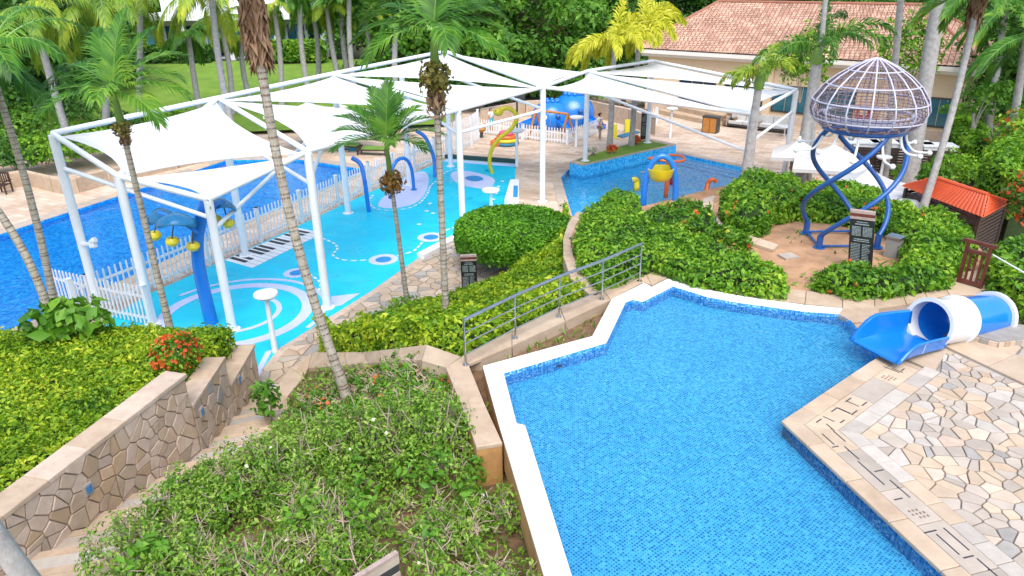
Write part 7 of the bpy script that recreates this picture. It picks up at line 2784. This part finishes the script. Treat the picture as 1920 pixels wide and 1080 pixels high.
def person(label, foot, h, parts, face, pose='stand'):
    """one skinned body; clothing as children"""
    f = Vector(face).normalized()
    s = Vector((f.y, -f.x, 0))
    th = thing('person', label, 'person', foot)
    F_ = Vector(foot)

    def w(x, y, z):
        return F_ + s * (x * h) + f * (y * h) + Vector((0, 0, z * h))

    def skin(name, verts, edges, rad, m, root=0, parent=th):
        me = bpy.data.meshes.new(name)
        me.from_pydata([tuple(v - F_) for v in verts], edges, [])
        o = bpy.data.objects.new(name, me)
        COL.objects.link(o)
        o.location = F_
        md = o.modifiers.new('skin', 'SKIN')
        for i, v in enumerate(me.skin_vertices[0].data):
            v.radius = (rad[i] * h, rad[i] * h)
            v.use_root = (i == root)
        md.use_smooth_shade = True
        sb_ = o.modifiers.new('smooth', 'SUBSURF')
        sb_.levels = sb_.render_levels = 1
        me.materials.append(MATS[m])
        attach(o, parent)
        return o
    V = [w(0, 0, .52), w(0, .005, .62), w(0, .01, .74), w(0, .005, .82), w(0, .01, .86), w(0, .02, .93), w(0, .015, .975)]
    r = [.075, .07, .085, .05, .032, .058, .045]
    E = [(0, 1), (1, 2), (2, 3), (3, 4), (4, 5), (5, 6)]
    for sx in (-1, 1):
        n = len(V)
        V += [w(.055 * sx, 0, .49), w(.06 * sx, .02 + .03 * sx, .27), w(.062 * sx, .04 * sx, .05), w(.066 * sx, .06 + .04 * sx, .02)]
        r += [.055, .038, .026, .022]
        E += [(0, n), (n, n + 1), (n + 1, n + 2), (n + 2, n + 3)]
        n = len(V)
        hy = .14 if pose == 'reach' else .03
        V += [w(.105 * sx, 0, .80), w(.14 * sx, .02, .63), w(.12 * sx, hy, .52), w(.115 * sx, hy + .03, .48), w(.112 * sx, hy + .05, .45)]
        r += [.036, .027, .020, .022, .012]
        E += [(3, n), (n, n + 1), (n + 1, n + 2), (n + 2, n + 3), (n + 3, n + 4)]
    body = skin('body', V, E, r, 'skin')
    skin('hair', [w(0, 0, .93), w(0, -.01, .985), w(0, -.03, .90)], [(0, 1), (0, 2)], [.060, .05, .04], 'hair_black')
    MB().ball(w(0, .083, .925), .008 * h, 6).build('nose', 'skin', th)
    for sx in (-1, 1):
        MB().ball(w(.022 * sx, .073, .94), .006 * h, 6).build('eye', 'hair_black', th)
    tv = [w(0, 0, .54), w(0, .005, .66), w(0, .01, .76), w(0, .005, .82)]
    tr2 = [.09, .082, .096, .055]
    te = [(0, 1), (1, 2), (2, 3)]
    for sx in (-1, 1):
        n = len(tv)
        tv += [w(.108 * sx, 0, .80), w(.132 * sx, .012, .69)]
        tr2 += [.045, .038]
        te += [(3, n), (n, n + 1)]
    skin('shirt', tv, te, tr2, parts['top'])
    if parts.get('skirt'):
        mb = MB()
        mb.lathe([(.10 * h, .56 * h), (.13 * h, .42 * h), (.15 * h, .2 * h)], F_, 14).build('skirt', parts['skirt'], th, True)
    else:
        lv = [w(0, 0, .52)]
        lr = [.088]
        le = []
        for sx in (-1, 1):
            n = len(lv)
            lv += [w(.055 * sx, 0, .47), w(.06 * sx, .02 + .03 * sx, .27), w(.062 * sx, .04 * sx, .06)]
            lr += [.064, .05, .042]
            le += [(0, n), (n, n + 1), (n + 1, n + 2)]
        skin('trousers', lv, le, lr, parts['legs'])
    return th


person('person in beige shirt and trousers standing at the end of the low picket fence', P(1124, 262, 0), 1.68, {'top': 'cloth_beige', 'legs': 'cloth_khaki'}, (.8, -.5, 0), 'reach')
person('person in a black dress walking behind the planter palms', P(1166, 225, 0), 1.68, {'top': 'cloth_black', 'skirt': 'cloth_black'}, (-.4, .9, 0))
person('person in white top and teal skirt behind the low fence near the serpent', P(921, 244, 0), 1.45, {'top': 'cloth_white', 'skirt': 'cloth_teal'}, (.5, -.8, 0))
person('person in teal top and khaki trousers left of the grey palm trunk', P(1484, 345, 0), 1.68, {'top': 'cloth_teal', 'legs': 'cloth_khaki'}, (.2, -.9, 0))
